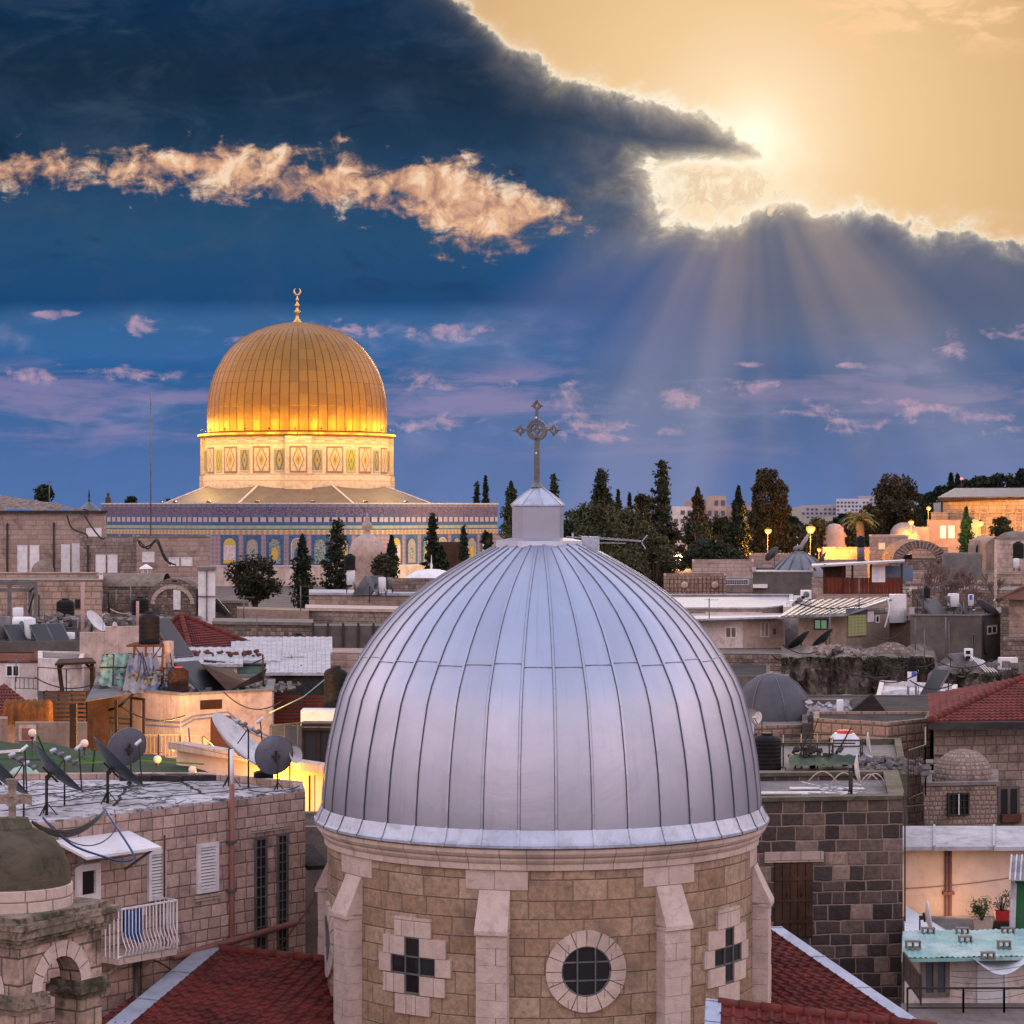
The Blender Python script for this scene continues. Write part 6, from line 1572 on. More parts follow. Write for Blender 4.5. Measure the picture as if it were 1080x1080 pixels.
# ================================================================ middle distance, left
rn = random.Random(21)
def shutters(t, w, lst):
 for (x0, y0, x1, y1) in lst: window(t, w, x0, y0, x1, y1, 'shutter', fm=M['white'], fw=.06, name='shuttered_window', proud=.08)
def pipe_on(t, w, x, y0, y1, r=.09, m='dsteel', nm='rain_pipe'):
 q = w.hit(x); Y = w.pt(q, 0).y
 MB().tube([w.pt(q, zr(y0, Y), r+.02), w.pt(q, zr(y1-2, Y), r+.02), w.pt(q+.35, zr(y1, Y), r+.02)], r, 6).build(nm, M[m], t)
Y = 215; pts = [P2(-120, Y), P2(112, Y), P2(112, Y+16), P2(-120, Y+16)]
g1 = house('shuttered_building', 'long stone building with tall white shutters at the far left', 'building', pts, zr(541, Y), M['far'], M['roofgrey'], par=.3)
w = Wl(P2(-120, Y), P2(112, Y)); shutters(g1, w, [(18.5, 575, 29, 607), (31.5, 575, 41.5, 607), (64.5, 574, 74, 604), (76, 573, 86, 604)])
window(g1, w, 91, 557, 107, 568, 'plain', pm=M['white'], name='white_panel'); pipe_on(g1, w, 8, 552, 612); pipe_on(g1, w, 57, 551, 609)
cm = MB(); w.box(cm, 0, w.L+.1, zr(541, Y), zr(538.5, Y), -.3, .35); cm.build('eave', M['roofdark'], g1)
rf = MB(); e0, e1 = V(*P2(-120, Y), zr(538, Y)), V(*P2(96, Y), zr(538, Y)); r0, r1 = V(*P2(-150, Y+14), zr(508, Y+14)), V(*P2(-8, Y+14), zr(521, Y+14))
n = 30; vv = []
for j in range(7):
 for i in range(n+1): p = e0.lerp(e1, i/n).lerp(r0.lerp(r1, i/n), j/6); p.z += rn.uniform(-.12, .16); vv.append(p)
rf.add(vv, [(j*(n+1)+i, j*(n+1)+i+1, (j+1)*(n+1)+i+1, (j+1)*(n+1)+i) for j in range(6) for i in range(n)]); rf.build('stone_roof', M['rubble'], g1)
tree('small dark tree growing above the roof of the building at the far left', 46, 511, 533, 330, 26, 'round', M['leafd'], 5, 1100, zb=28)
antenna('thin aerial beside the small roof top tree', 52, 507, 536, 228, .8)
c = at(94, 540, 250); t = thing('pointed_cupola', 'small grey pointed cupola with a finial, left of the blue tiled shrine', 'cupola', V(c.x, c.y, 20))
MB().lathe(c, [(.9, -9), (.9, 0), (1.3, 0), (1.1, .25), (.3, .9), (.12, 1.0)], 12).build('roof', M['steel'], t); MB().lathe(c, [(.08, .95), (.14, 1.2), (.06, 1.4), (.12, 1.6), (.03, 2.3)], 8).build('finial', M['dsteel'], t)
Y = 205; pts = [P2(84, Y), P2(152, Y), P2(152, Y+9), P2(84, Y+9)]
g2 = house('stepped_stone_house', 'stone house with two small white shutters, adjoining the long shuttered building', 'house', pts, zr(567, Y), M['grey'], M['roofgrey'], par=.2)
w = Wl(P2(84, Y), P2(152, Y)); shutters(g2, w, [(101, 585, 111.5, 604), (113.5, 585, 124, 604)]); pipe_on(g2, w, 93, 575, 608, .08)
Y = 203; pts = [P2(144, Y), P2(221, Y), P2(221, Y+10), P2(144, Y+10)]
g3 = house('pale_stone_house', 'pale stone house directly left of the shrine walls with a row of small white windows', 'house', pts, zr(567, Y), M['far'], M['roofgrey'], par=.2, cope=M['concrete'])
w = Wl(P2(144, Y), P2(221, Y))
for (x0, x1) in ((150, 163), (178, 189), (191, 203)): window(g3, w, x0, 582 if x0 < 160 else 588, x1, 593 if x0 < 160 else 597, 'plain', fm=M['white'], pm=M['white'], name='white_window')
antenna('tall thin mast rising in front of the blue sky, left of the golden dome', 159, 413, 567, 206, 0, name='radio_mast')
for i, pp in enumerate(([(70, 541), (76, 557), (90, 563), (93, 568)], [(88, 541), (97, 556), (106, 567), (111, 568)], [(145, 569), (150, 577), (158, 575), (166, 569), (172, 583), (180, 596)], [(147, 570), (156, 579), (165, 571), (174, 590), (186, 596)])):
 cable(['thin cable drooping from the eave of the long shuttered building, left one', 'thick cable drooping from the eave beside the white panel', 'upper of the two cables looping over the pale stone house', 'lower of the two cables looping over the pale stone house'][i], [at(x, y, 201.5) for x, y in pp], .07)
Y = 186; pts = [P2(104, Y), P2(168, Y), P2(168, Y+7), P2(104, Y+7)]
g4 = house('vaulted_stone_house', 'low stone house with a long plastered barrel vault and arched end', 'house', pts, zr(618, Y), M['rubble'], M['concrete'], par=.05)
b = MB(); p0, p1 = V(*P2(104, Y+2.2), zr(620, Y)), V(*P2(176, Y+2.2), zr(620, Y)); n = 12
prof_ = [(2.3*cos(a_), .95*sin(a_)+.1) for a_ in [pi*k/n for k in range(n+1)]]
vv = [p+V(0, -q, z) for p in (p0, p1) for q, z in prof_]; b.add(vv, [(k, k+1, n+2+k, n+1+k) for k in range(n)], smooth=True); b.build('barrel_vault', M['domeplaster'], g4)
Ye = 184.; pts = [P2(160, Ye), P2(211, Ye), P2(211, Ye+6), P2(160, Ye+6)]
g5 = thing('arched_gable', 'rounded rubble gable with a narrow white shutter at the end of the barrel vault', 'building', (*P2(185, Ye), 15))
b = MB(); cx_, zc_, r_ = P2(182, Ye)[0], zr(630, Ye), 20*Ye/F; out = [(cx_+r_*1.25*cos(a_), zc_+r_*sin(a_)) for a_ in [pi*k/14 for k in range(15)]]
f_ = [V(x, Ye, z) for x, z in [(P2(207, Ye)[0], 15), ]+out+[(cx_-r_*1.25, 15)]]; bk = [V(p.x, Ye+5, p.z) for p in f_]; n = len(f_)
b.add(f_+bk, [tuple(range(n))]+[(i, (i+1) % n, n+(i+1) % n, n+i) for i in range(n)]); b.build('wall', M['rubble'], g5)
w = Wl(P2(160, Ye), P2(211, Ye)); shutters(g5, w, [(183, 622, 190.5, 643)])
window(g5, w, 180, 611, 188, 615, 'plain', fm=M['concrete'], name='vent')
ars = MB(); ow = [V(cx_+r_*1.05*cos(a_), Ye-.06, zc_-.5+r_*.92*sin(a_)) for a_ in [pi*k/14 for k in range(15)]]
for p, q in zip(ow, ow[1:]): ars.bar(p, q, .3, .12, up=V(0, 1, 0))
ars.build('arch_band', M['trim'], g5)
o = thing('white_shed', 'tall narrow white clad shed at the right end of the stone houses', 'shed', (*P2(218, 182), 15)); b = MB(); b.prism([P2(209, 182), P2(227, 182), P2(227, 186), P2(209, 186)], 15, zr(601, 182)); 
b.build('cladding', M['white'], o); b = MB()
for x in (218,): b.bar(V(*P2(x, 181.9), zr(655, 182)), V(*P2(x, 181.9), zr(602, 182)), .08)
b.bar(V(*P2(209, 181.9), zr(629, 182)), V(*P2(227, 181.9), zr(629, 182)), .08); b.prism([P2(208, 181.7), P2(228, 181.7), P2(228, 186.2), P2(208, 186.2)], zr(601, 182), zr(598, 182), bot=True); b.build('trim', M['concrete'], o)
pl = MB(); pl.add([at(228, 634, 180), at(240, 648, 180), at(238, 651, 181), at(227, 645, 181)], [(0, 1, 2, 3), (3, 2, 1, 0)]); pl.bar(at(228, 632, 179.8), at(243, 649, 179.8), .2); tag(pl.build('leaning_panel', M['collector']), 'dark leaning panel with a pale edge beside the white shed', 'panel')
c = at(45, 607, 198); t = thing('plaster_cupola', 'small brown plaster cupola on short posts in front of the tall shutters', 'cupola', V(c.x, c.y, 17)); k = 198/F
MB().lathe(c, [(13*k, 0), (12.6*k, .15), (11.5*k, .55), (8.5*k, .95), (4.5*k, 1.17), (0, 1.25)], 24).build('dome', M['domeplaster'], t)
b = MB()
for i in range(8): a_ = i*pi/4; b.bar(c+V(9*k*cos(a_), 9*k*sin(a_), 0), c+V(9*k*cos(a_), 9*k*sin(a_), -.8), .16)
b.lathe(c, [(10*k, -10), (10*k, -.7), (0, -.7)], 12); b.build('drum', M['far'], t)
c = at(154, 600, 195); t = thing('roof_lantern', 'little white roof lantern above the barrel vault', 'lantern', c); MB().lathe(c, [(.55, 0), (.5, .1), (.05, .38)], 8).build('cap', M['white'], t); b = MB()
for i in range(6): a_ = i*pi/3; b.bar(c+V(.35*cos(a_), .35*sin(a_), 0), c+V(.35*cos(a_), .35*sin(a_), -.6), .07)
b.build('posts', M['white'], t)
Y = 176; pts = [P2(-100, Y), P2(108, Y), P2(108, Y+20), P2(-100, Y+20)]
g6 = house('terrace_wall_building', 'long low stone terrace building under the tall shutters', 'building', pts, zr(612, Y), M['tanblock2'], M['concrete'], par=.3, cope=M['trim'])
w = Wl(P2(-100, Y), P2(108, Y)); pipe_on(g6, w, 41, 627, 655, .07); pipe_on(g6, w, 27, 625, 650, .05, 'steel'); window(g6, w, 79, 632, 85, 642, 'four', fm=M['dsteel'])
Y = 178; pts = [P2(104, Y), P2(212, Y), P2(212, Y+5), P2(104, Y+5)]
g7 = house('low_rubble_house', 'low rubble house with a sagging cable below the barrel vault', 'house', pts, zr(652, Y), M['rubble'], M['concrete'], par=.1)
cable('pale cable sagging in front of the barrel vaulted house', sag(at(113, 640, 177), at(150, 640, 177), .5), .06, M['trim'])
cable('black pipe sticking up from the low rubble house', [at(115, 650, 177), at(115, 624, 177)], .1)
t = thing('steel_pergola', 'tall grey steel frame at the left edge, above the solar tanks', 'pergola', at(20, 668, 150)); b = MB()
for x in (-20, 10, 32, 38): b.bar(at(x, 672, 150 if x != 32 else 156), at(x, 616, 150 if x != 32 else 156), .22)
b.bar(at(-20, 615, 150), at(40, 615, 150), .24); b.bar(at(-20, 622, 156), at(33, 622, 156), .2); b.bar(at(38, 616, 150), at(32, 622, 156), .2); b.bar(at(30, 645, 156), at(36, 624, 150), .12); b.build('frame', M['steel'], t)
tank('black ribbed water tank on the terrace below the tall shutters', 69, 631, 656, 150, 19)
tank('black water tank in the shadow below the barrel vault', 148, 629, 653, 160, 19)
tank('black water tank beside the rubble wall, right of the red pyramid roof', 315, 668, 692, 150, 19)
for i, (x, y0, y1, Y, h) in enumerate(((87, 614, 687, 125, .1), (145, 634, 668, 125, .08))):
 cable(['tall pinkish pipe standing up between the solar heaters and the pink wall', 'pinkish pipe standing just left of the black tank on its stand'][i], [at(x, y1, Y), at(x, y0, Y)], h, M['trimpipe'], 'standing_pipe', cat='pipe')
Y = 128; zS = 23.3; pts = [P2(-120, Y), P2(88, Y), P2(98, Y+24), P2(-140, Y+24)]
g8 = house('solar_roof_house', 'dark roofed house at the left edge covered with solar water heaters', 'house', pts, zS, M['plaster_g'], M['roofdark'], par=.15)
collector('pair of black solar panels at the left edge, nearest the white boilers', 8, 690, 131, 1.0, 2.2, az=.75, tilt=42, n=2)
collector('pair of black solar panels in the middle of the dark roof', 38, 690, 130, 1.0, 2.3, az=.7, tilt=42, n=2)
collector('pair of black solar panels at the right end of the dark roof', 63, 688, 130, .95, 2.2, az=.65, tilt=42, n=2)
boiler('white boiler with a wide lid, the farther of the two at the left edge', 19, 641, 662, 136, 11)
boiler('white slightly tilted boiler in front of the green marked one', 32.5, 652, 675, 131, 12, tilt=-.06)
t = thing('water_boiler', 'horizontal white boiler with a green emblem between the upright ones', 'boiler', at(24, 668, 134), 'solar water boilers on the rooftops'); c = at(24, 657, 134); q = Matrix.Rotation(R(90), 3, 'Y')
MB().lathe(c, [(0, -.55), (.3, -.52), (.34, -.42), (.34, .42), (.3, .52), (0, .55)], 18, M=q).build('cylinder', M['white'], t)
M['emblem'] = plain('green_emblem', (.02, .25, .18), .5); MB().lathe(c+V(0, -.345, 0), [(.13, 0), (0, .005)], 12, M=Matrix.Rotation(R(90), 3, 'X')).build('emblem', M['emblem'], t); b = MB()
for dx in (-.35, .35): b.bar(c+V(dx, 0, -.3), c+V(dx, 0, -.9), .06)
b.build('stand', M['dsteel'], t)
boiler('grey flat sided boiler cut by the left edge', 2, 650, 674, 131, 16, M['steel'])
boiler('small white square cistern among the solar panels', 73, 667, 680, 133, 12, stand=.6)
dish('pale green dish tilted beside the solar panels, in front of the stone houses', at(100, 656, 138), .72, (.75, -.25, .6), M['dishw'], zS)
ct_ = MB(); clutter(ct_, (*P2(70, 146), zS), 6, 3, 160, .42, rn, .5); o = ct_.build('roof_clutter', M['roofgrey']); tag(o, 'jumble of grey bits behind the solar panels on the dark roof', 'clutter'); o['kind'] = 'stuff'
for i in range(7):
 x = rn.uniform(0, 100); antenna('thin upright rod aerial among the solar heaters', x, rn.uniform(618, 655), 672, rn.uniform(134, 145), 0, group='rod aerials on the dark solar roof')
Y = 118; pts = [P2(-60, Y), P2(42, Y), P2(42, Y+8), P2(-60, Y+8)]
g9 = house('shaded_white_house', 'white walled house in shade at the left edge with a window and green rails', 'house', pts, zr(699, Y), M['plaster_w'], M['redwood'], par=.05, cope=M['rust'])
w = Wl(P2(-60, Y), P2(42, Y)); window(g9, w, 6, 701, 21, 714, 'two'); 
rail('green railing in front of the shaded white house', [at(16, 728, 116), at(40, 729, 116)], .6, mat=M['green'], gap=.2)
Y = 114; pts = [P2(40, Y), P2(86, Y-2), P2(90, Y+5), P2(40, Y+6)]
g10 = house('white_block_house', 'plain white blockhouse wall beneath the flat slatted canopy', 'house', pts, zr(694, Y), M['plaster_w'], M['concrete'], par=.08)
t = thing('flat_canopy', 'flat brownish canopy on two posts beside the white blockhouse', 'canopy', at(82, 735, 110)); b = MB()
b.add([at(58, 700, 109), at(101, 698, 109), at(97, 693.5, 113), at(62, 695, 113)], [(0, 1, 2, 3)]); b.bar(at(58, 700.8, 109), at(101, 698.8, 109), .12, .1); b.build('roof', M['wood'], t); b = MB()
b.bar(at(66, 732, 109.5), at(62, 700, 109.5), .16); b.bar(at(97, 735, 109.5), at(97, 700, 109.5), .16); b.bar(at(62, 706, 109.5), at(68, 700, 109.5), .1); b.bar(at(97, 707, 109.5), at(91, 700, 109.5), .1); b.build('post', M['wood'], t)
rail('thin rusty railing under the flat canopy', [at(40, 735, 108), at(70, 737, 108), at(100, 735, 108)], 1.3, gap=.9, mat=M['rust'])
Y = 118; b = MB(); t = thing('pink_roof_wall', 'stepped pale pink rooftop wall left of the black tank on a stand', 'wall', (*P2(118, Y), 15))
b.prism([P2(84, Y), P2(111, Y), P2(111, Y+.4), P2(84, Y+.4)], 15, zr(667, Y)); b.prism([P2(111, Y-.1), P2(125, Y-.1), P2(125, Y+.5), P2(111, Y+.5)], 15, zr(661, Y)); b.prism([P2(125, Y), P2(162, Y+1), P2(162, Y+1.4), P2(125, Y+.4)], 15, zr(661, Y)); b.build('wall', M['plaster_p'], t)
b = MB(); c = at(121, 661, Y); b.lathe(c, [(.16, 0), (.12, .1), (.08, .2), (.0, .24)], 8); b.build('cap', M['trim'], t)
def drape(label, pts4, mat, seed, depth=1.6, name='tarpaulin'):
 r = random.Random(seed); A, B, C, D = [Vector(p) for p in pts4]; mb = MB(); n = 12; vv = []
 for j in range(n+1):
  for i in range(n+1):
   p = A.lerp(B, i/n).lerp(D.lerp(C, i/n), j/n); e = .10*sin(i*1.7+seed)+.06*sin(j*2.3+i)+r.uniform(-.04, .04); p.y += e*1.4; p.z += e*.3; vv.append(p)
 mb.add(vv, [(j*(n+1)+i, j*(n+1)+i+1, (j+1)*(n+1)+i+1, (j+1)*(n+1)+i) for j in range(n) for i in range(n)], smooth=True)
 a2, b2, c2, d2 = C, D, D+V(0, depth, -.1), C+V(0, depth, -.1)
 mb.add([C, D, D+V(0, depth, -.1), C+V(0, depth, -.1)], [(1, 0, 3, 2)]); mb.add([B, C, C+V(0, depth, -.1), B+V(0, depth, 0)], [(0, 3, 2, 1)]); mb.add([A, D, D+V(0, depth, -.1), A+V(0, depth, 0)], [(0, 1, 2, 3)])
 return tag(mb.build(name, mat), label, 'tarpaulin')
Yt = 103
drape('turquoise and cream tarpaulin stretched over a rooftop pile', [at(102, 723, Yt), at(134, 725, Yt), at(139, 689, Yt+1), at(108, 690, Yt+1)], M['tarpt'], 1)
b = MB(); b.bar(at(120, 690, Yt-.3), at(119, 723, Yt-.3), .06); b.bar(at(105, 704, Yt-.3), at(137, 704, Yt-.3), .07); tag(b.build('rope', M['cable']), 'dark ropes crossing over the turquoise tarpaulin', 'rope')
drape('crumpled grey blue tarpaulin hanging below the black tank stand', [at(129, 731, 101), at(166, 731, 101), at(160, 689, 102), at(137, 690, 102)], M['tarpb'], 5)
zP = 22.62; A_, B_, C_ = P2(100, 104), P2(190, 99), P2(287, 101.5)
pts = [A_, B_, C_, P2(290, 110), P2(104, 112)]
ph = house('pink_house', 'pink plastered house glowing warm, with a rooftop full of tanks and tarpaulins', 'house', pts, zP, M['plaster_p'], M['roofgrey'], par=.12, cope=M['roofgrey'])
wl, wr_ = Wl(A_, B_), Wl(B_, C_)
q0, q1, z0, z1 = wl.rect(139, 738, 153, 800); b = MB()
for (a_, c_) in ((q0, q0+.09), (q1-.09, q1)): wl.box(b, a_, c_, z0, z1, .003, .07)
wl.box(b, q0, q1, z1, z1+.08, .003, .08); dr = b.build('door', M['wood'], ph); b = MB(); wl.box(b, q0+.09, q1-.09, z0, z1, .003, .03); b.build('door_leaf', M['plaster_p'], dr)
q0, q1, z0, z1 = wr_.rect(211, 738, 234, 748); b = MB(); wr_.box(b, q0, q1, z0, z1, .003, .02)
for i in range(14): q = q0+(q1-q0)*(i+.5)/14; wr_.box(b, q-.012, q+.012, z0+.03, z1-.03, .02, .05)
b.build('vent_grille', M['wood'], ph)
q0, q1, z0, z1 = wr_.rect(222, 757, 243, 800); b = MB(); wr_.box(b, q0, q1, z1, z1+.05, .003, .06); wr_.box(b, q0, q0+.05, z0, z1, .003, .06); wr_.box(b, q1-.05, q1, z0, z1, .003, .06); wr_.box(b, q0+.05, q1-.05, z0, z1, .003, .02); b.build('gate_frame', M['rust'], ph)
b = MB()
for (w_, pp) in ((wl, [(116, 757), (190, 762)]), (wl, [(116, 762), (190, 767)]), (wr_, [(191, 762), (204, 755), (240, 751), (257, 765), (286, 778)]), (wr_, [(191, 767), (204, 759), (240, 755), (257, 769), (286, 782)])):
 for (xa, ya), (xb, yb) in zip(pp, pp[1:]):
  qa, qb = w_.hit(xa), w_.hit(xb); pa, pb = w_.pt(qa, zr(ya, w_.pt(qa, 0).y), .012), w_.pt(qb, zr(yb, w_.pt(qb, 0).y), .012); b.bar(pa, pb, .015, .07)
for i in range(26):
 x = 117+i*2.9; q = wl.hit(x); Yq = wl.pt(q, 0).y; b.bar(wl.pt(q, zr(800, Yq), .012), wl.pt(q, zr(766, Yq), .012), .022, .012)
b.build('painted_band', M['tarpb'], ph)
cable('thick black pipe curving along the front of the pink house', [at(92, 749, 101), at(112, 749, 101), at(126, 745, 100), at(134, 737, 100), at(140, 732, 101)], .055)
tz = zP-.12
t = thing('tank_stand', 'dark iron stand carrying the black tank above the tarpaulins', 'stand', at(157, 735, 103)); b = MB(); k = 103/F
zt_ = zr(680, 103)
for x in (139, 152, 170): 
 for Y in (102, 104.5): b.bar(V(*P2(x, Y), tz), V(*P2(x+(2 if x > 150 else 3), Y), zt_), .08)
b.box((*P2(156, 103.2), zt_), (1.45, 2.4, .08)); b.bar(V(*P2(139, 102), tz+.2), V(*P2(170, 102), zt_), .05); b.bar(V(*P2(170, 102), tz+.2), V(*P2(142, 102), zt_), .05); b.bar(V(*P2(135, 102), tz+.95), V(*P2(172, 102), tz+.95), .07); b.build('frame', M['rust'], t)
tank('black water tank raised on an iron stand above the tarpaulins', 157.5, 645, 679, 103, 22)
boiler('white and tan boiler right of the raised black tank', 177, 676, 704, 103, 12.5, M['plaster_p'], stand=.9)
tank('dark brown rusty barrel with a red lid on the pink house roof', 188, 703, 730, 101, 22, M['rustd'], lid=M['redp'], ribs=3)
collector('big tilted black solar panel with a pale frame right of the boiler', 196, 692, 112, 1.2, 2.3, az=1.0, tilt=48, n=1)
collector('black solar panel leaning on the pink house roof beside the brown sheet', 228, 731, 103, 1.6, 2.1, az=1.0, tilt=38, n=1)
b = MB(); p4 = [at(212, 700, 104), at(240, 729, 101.5), at(262, 722, 103), at(245, 706, 106)]; b.add(p4+[x-V(0, 0, .03) for x in p4], [(0, 1, 2, 3), (7, 6, 5, 4)]); b.add([at(240, 729, 101.4), at(282, 705, 105), at(276, 718, 104)], [(0, 1, 2), (2, 1, 0)]); tag(b.build('brown_sheet', M['wood']), 'sagging brown cloth sheet hung between the solar panel and a pole', 'sheet')
cable('wooden pole holding the sagging brown sheet', [at(278, 735, 104), at(277, 690, 104)], .04, M['wood'], 'pole', cat='pole')
ct_ = MB(); clutter(ct_, (*P2(228, 105), tz), 3.4, 2.6, 190, .26, rn, .12); o = ct_.build('roof_clutter', M['concrete']); tag(o, 'stones and scrap strewn over the pink house roof', 'clutter'); o['kind'] = 'stuff'
ct_ = MB(); clutter(ct_, (*P2(160, 102), tz), 1.3, .9, 70, .25, rn, .9); o = ct_.build('roof_scrap', M['steel']); tag(o, 'tangle of fittings under the raised black tank', 'clutter'); o['kind'] = 'stuff'
for i in range(8):
 x = rn.uniform(140, 185); cable('thin black hose dangling among the rooftop tanks', [at(x, 700+rn.uniform(-15, 5), 101.5), at(x+rn.uniform(-8, 8), 715, 101.2), at(x+rn.uniform(-14, 14), 730, 101.5)], .025, group='hoses dangling on the pink house roof')
Y = 128; ap = at(191, 650, Y+4); e = [at(160, 686, Y), at(269, 683, Y), at(250, 667, Y+9), at(150, 668, Y+9)]; fz = at(199, 688, Y-2.2)
rp = thing('red_pyramid_house', 'small house under the red tiled pyramid roof, centre left', 'house', (*P2(215, Y), 15))
e0, e1, e2 = at(150, 676, Y+2), at(201, 687.5, Y-2), at(268, 682, Y+2.5)
z_ = (e1.z); e0.z = z_; e2.z = z_; back = V(e2.x-2, Y+8, z_); backl = V(e0.x, Y+8, z_)
b = MB(); tri_tiles(b, e0, e1, ap, 22, 15, .05, .05); b.build('roof_left', M['tile'], rp); b = MB(); tri_tiles(b, e1, e2, ap, 28, 15, .05, .05); b.build('roof', M['tile'], rp); b = MB(); b.add([e2, back, backl, e0, ap], [(0, 1, 4), (1, 2, 4), (2, 3, 4)]); b.build('roof_back', M['tile'], rp)
b = MB()
for q in (e0, e1, e2): ridgeline(b, q+V(0, 0, .1), ap+V(0, 0, .1), .14, .5)
b.build('hip_ridge', M['ridge'], rp); b = MB(); b.bar(e1-V(0, 0, .1), e2-V(0, 0, .1), .2, .3); b.bar(e0-V(0, 0, .1), e1-V(0, 0, .1), .2, .3); b.build('gutter', M['dsteel'], rp)
b = MB(); cc_ = (e0+e2)/2; f = .86; b.prism([tuple((cc_+(p-cc_)*f)[:2]) for p in (e0, e1, e2, back, backl)], 15, z_-.05); b.build('wall', M['plaster_t'], rp)
def flatroof(name, label, x0, x1, Ya, Yb, y, wall, roofm, dz_=0., th=.12, cat='roofed shed', over=.3):
 z = zr(y, Ya); t = thing(name, label, cat, (*P2((x0+x1)/2, Ya), ground_z(0, Ya)))
 b = MB(); b.prism([P2(x0, Ya), P2(x1, Ya), P2(x1, Yb), P2(x0, Yb)], ground_z(0, Ya)-.5, lambda p: z-.02+(dz_ if p[1] > (Ya+Yb)/2 else 0)); b.build('wall', wall, t)
 a0, a1 = V(*P2(x0, Ya), z)+V(-over, -over, 0), V(*P2(x1, Ya), z)+V(over, -over, 0); b1, b0 = V(*P2(x1, Yb), z+dz_)+V(over, 0, 0), V(*P2(x0, Yb), z+dz_)+V(-over, 0, 0)
 b = MB(); n = max(4, int((a1-a0).length/.2)); up = V(0, 0, th)
 for i in range(n):
  f0, f1 = i/n, (i+1)/n; h = V(0, 0, .022 if i % 2 else 0); b.quad(a0.lerp(a1, f0)+up+h, a0.lerp(a1, f1)+up+h, b0.lerp(b1, f1)+up+h, b0.lerp(b1, f0)+up+h)
  b.quad(a0.lerp(a1, f0), a0.lerp(a1, f1), a0.lerp(a1, f1)+up+h, a0.lerp(a1, f0)+up+h)
 b.add([a0, a1, b1, b0, a0+up, a1+up, b1+up, b0+up], [(3, 2, 1, 0), (1, 2, 6, 5), (0, 4, 7, 3)]); b.build('roof', roofm, t); return t
flatroof('sheet_roofed_shed', 'white walled shed with a long pale sheet roof right of the red pyramid roof', 166, 250, 112, 124, 703, M['plaster_w'], M['sheet'], .1)
flatroof('sheet_roofed_shed', 'shed with the rightmost pale sheet roof above a dark opening', 288, 342, 108, 124, 712, M['roofdark'], M['sheet'], .05)
flatroof('sheet_roofed_shed', 'pale green shed with a white sheet roof in the middle of the roofs', 250, 290, 115, 130, 699, M['tarpt'], M['sheet'], .1)
flatroof('sheet_roofed_shed', 'far shed with a long white roof below the tan wall', 252, 345, 132, 146, 690, M['plaster_w'], M['sheet'], .1)
cable('dark hose lying over the pale sheet roofs', [at(215, 697, 112.5), at(250, 700, 113), at(290, 701, 114), at(310, 697, 118), at(318, 703, 112)], .06)
ct_ = MB(); clutter(ct_, (*P2(225, 118), 23.2), 2.4, 1.5, 40, .28, rn, .12); o = ct_.build('roof_clutter', M['rust']); tag(o, 'brown odds and ends on the long pale sheet roof', 'clutter'); o['kind'] = 'stuff'
Y = 106; t = thing('slatted_fence', 'red brown slatted fence in the dark gap left of the silver dome', 'fence', at(310, 768, Y)); b = MB()
for i in range(10): b.box(at(314, 735+i*3.6, Y), (2.6, .05, .10))
b.build('slats', M['redwood'], t); b = MB()
for x in (284, 300, 322, 343): MB().bar(at(x, 790, Y+.1), at(x, 725, Y+.1), .09).build('post', M['dsteel'], t)
t = thing('slatted_fence', 'dark slatted fence panel beside the orange brown bale', 'fence', at(70, 765, 96)); b = MB()
for i in range(7): b.box(at(69, 731+i*4.6, 96), (1.6, .05, .09))
b.build('slats', M['wood'], t); b = MB()
for x in (49, 62, 76, 89): MB().bar(at(x, 775, 96.1), at(x, 728, 96.1), .07).build('post', M['dsteel'], t)
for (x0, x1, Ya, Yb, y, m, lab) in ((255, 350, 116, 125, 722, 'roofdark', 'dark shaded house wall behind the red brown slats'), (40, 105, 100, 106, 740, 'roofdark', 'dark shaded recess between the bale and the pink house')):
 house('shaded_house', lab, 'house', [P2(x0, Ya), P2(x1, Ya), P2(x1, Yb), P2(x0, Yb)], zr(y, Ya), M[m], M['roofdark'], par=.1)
tank('large black water tank touching the left side of the silver dome', 354, 702, 746, 98, 25, ribs=6, lid=M['rustd'])
b = MB(); b.box(at(340, 760, 97), (1.6, 1.2, .9)); tag(b.build('white_box', M['white']), 'white box beneath the large black tank beside the silver dome', 'box')
t = thing('glass_cabinet', 'dark glazed cabinet with a brown frame left of the silver dome', 'cabinet', at(333, 812, 88)); b = MB(); b.prism([P2(319, 88), P2(352, 88), P2(352, 91), P2(319, 91)], 15, zr(768, 88)); b.build('body', M['collector'], t); b = MB()
for x in (319.5, 336, 351): b.bar(at(x, 815, 87.9), at(x, 767, 87.9), .08)
b.bar(at(318, 769, 87.8), at(353, 769, 87.8), .1); b.bar(at(318, 764.5, 88), at(353, 764.5, 88), .25, .1); b.build('frame', M['wood'], t)
cable('pale green wire rising to the right across the dark gap', [at(284, 752, 95), at(320, 735, 95), at(342, 717, 96)], .02, M['tarpt'])
t = thing('glazed_partition', 'bluish glazed partition right of the pink house', 'partition', at(305, 805, 93)); b = MB(); b.box(at(303, 783, 94), (1.35, .03, 1.3)); b.build('pane', M['pane'], t); b = MB()
for x in (286, 300, 314): b.bar(at(x, 806, 93.8), at(x, 764, 93.8), .05)
b.bar(at(286, 765, 93.8), at(320, 762, 93.8), .05); b.build('frame', M['steel'], t)
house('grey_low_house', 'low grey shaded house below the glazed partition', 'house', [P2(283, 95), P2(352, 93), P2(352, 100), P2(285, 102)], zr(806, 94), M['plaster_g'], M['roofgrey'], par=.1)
b = MB(); tri_tiles(b, at(-40, 752, 98), at(42, 751, 97), at(5, 722, 103), 22, 9, .05, .05); tag(b.build('hip_roof', M['tilep']), 'small red tiled roof at the left edge above the orange bale', 'roof')
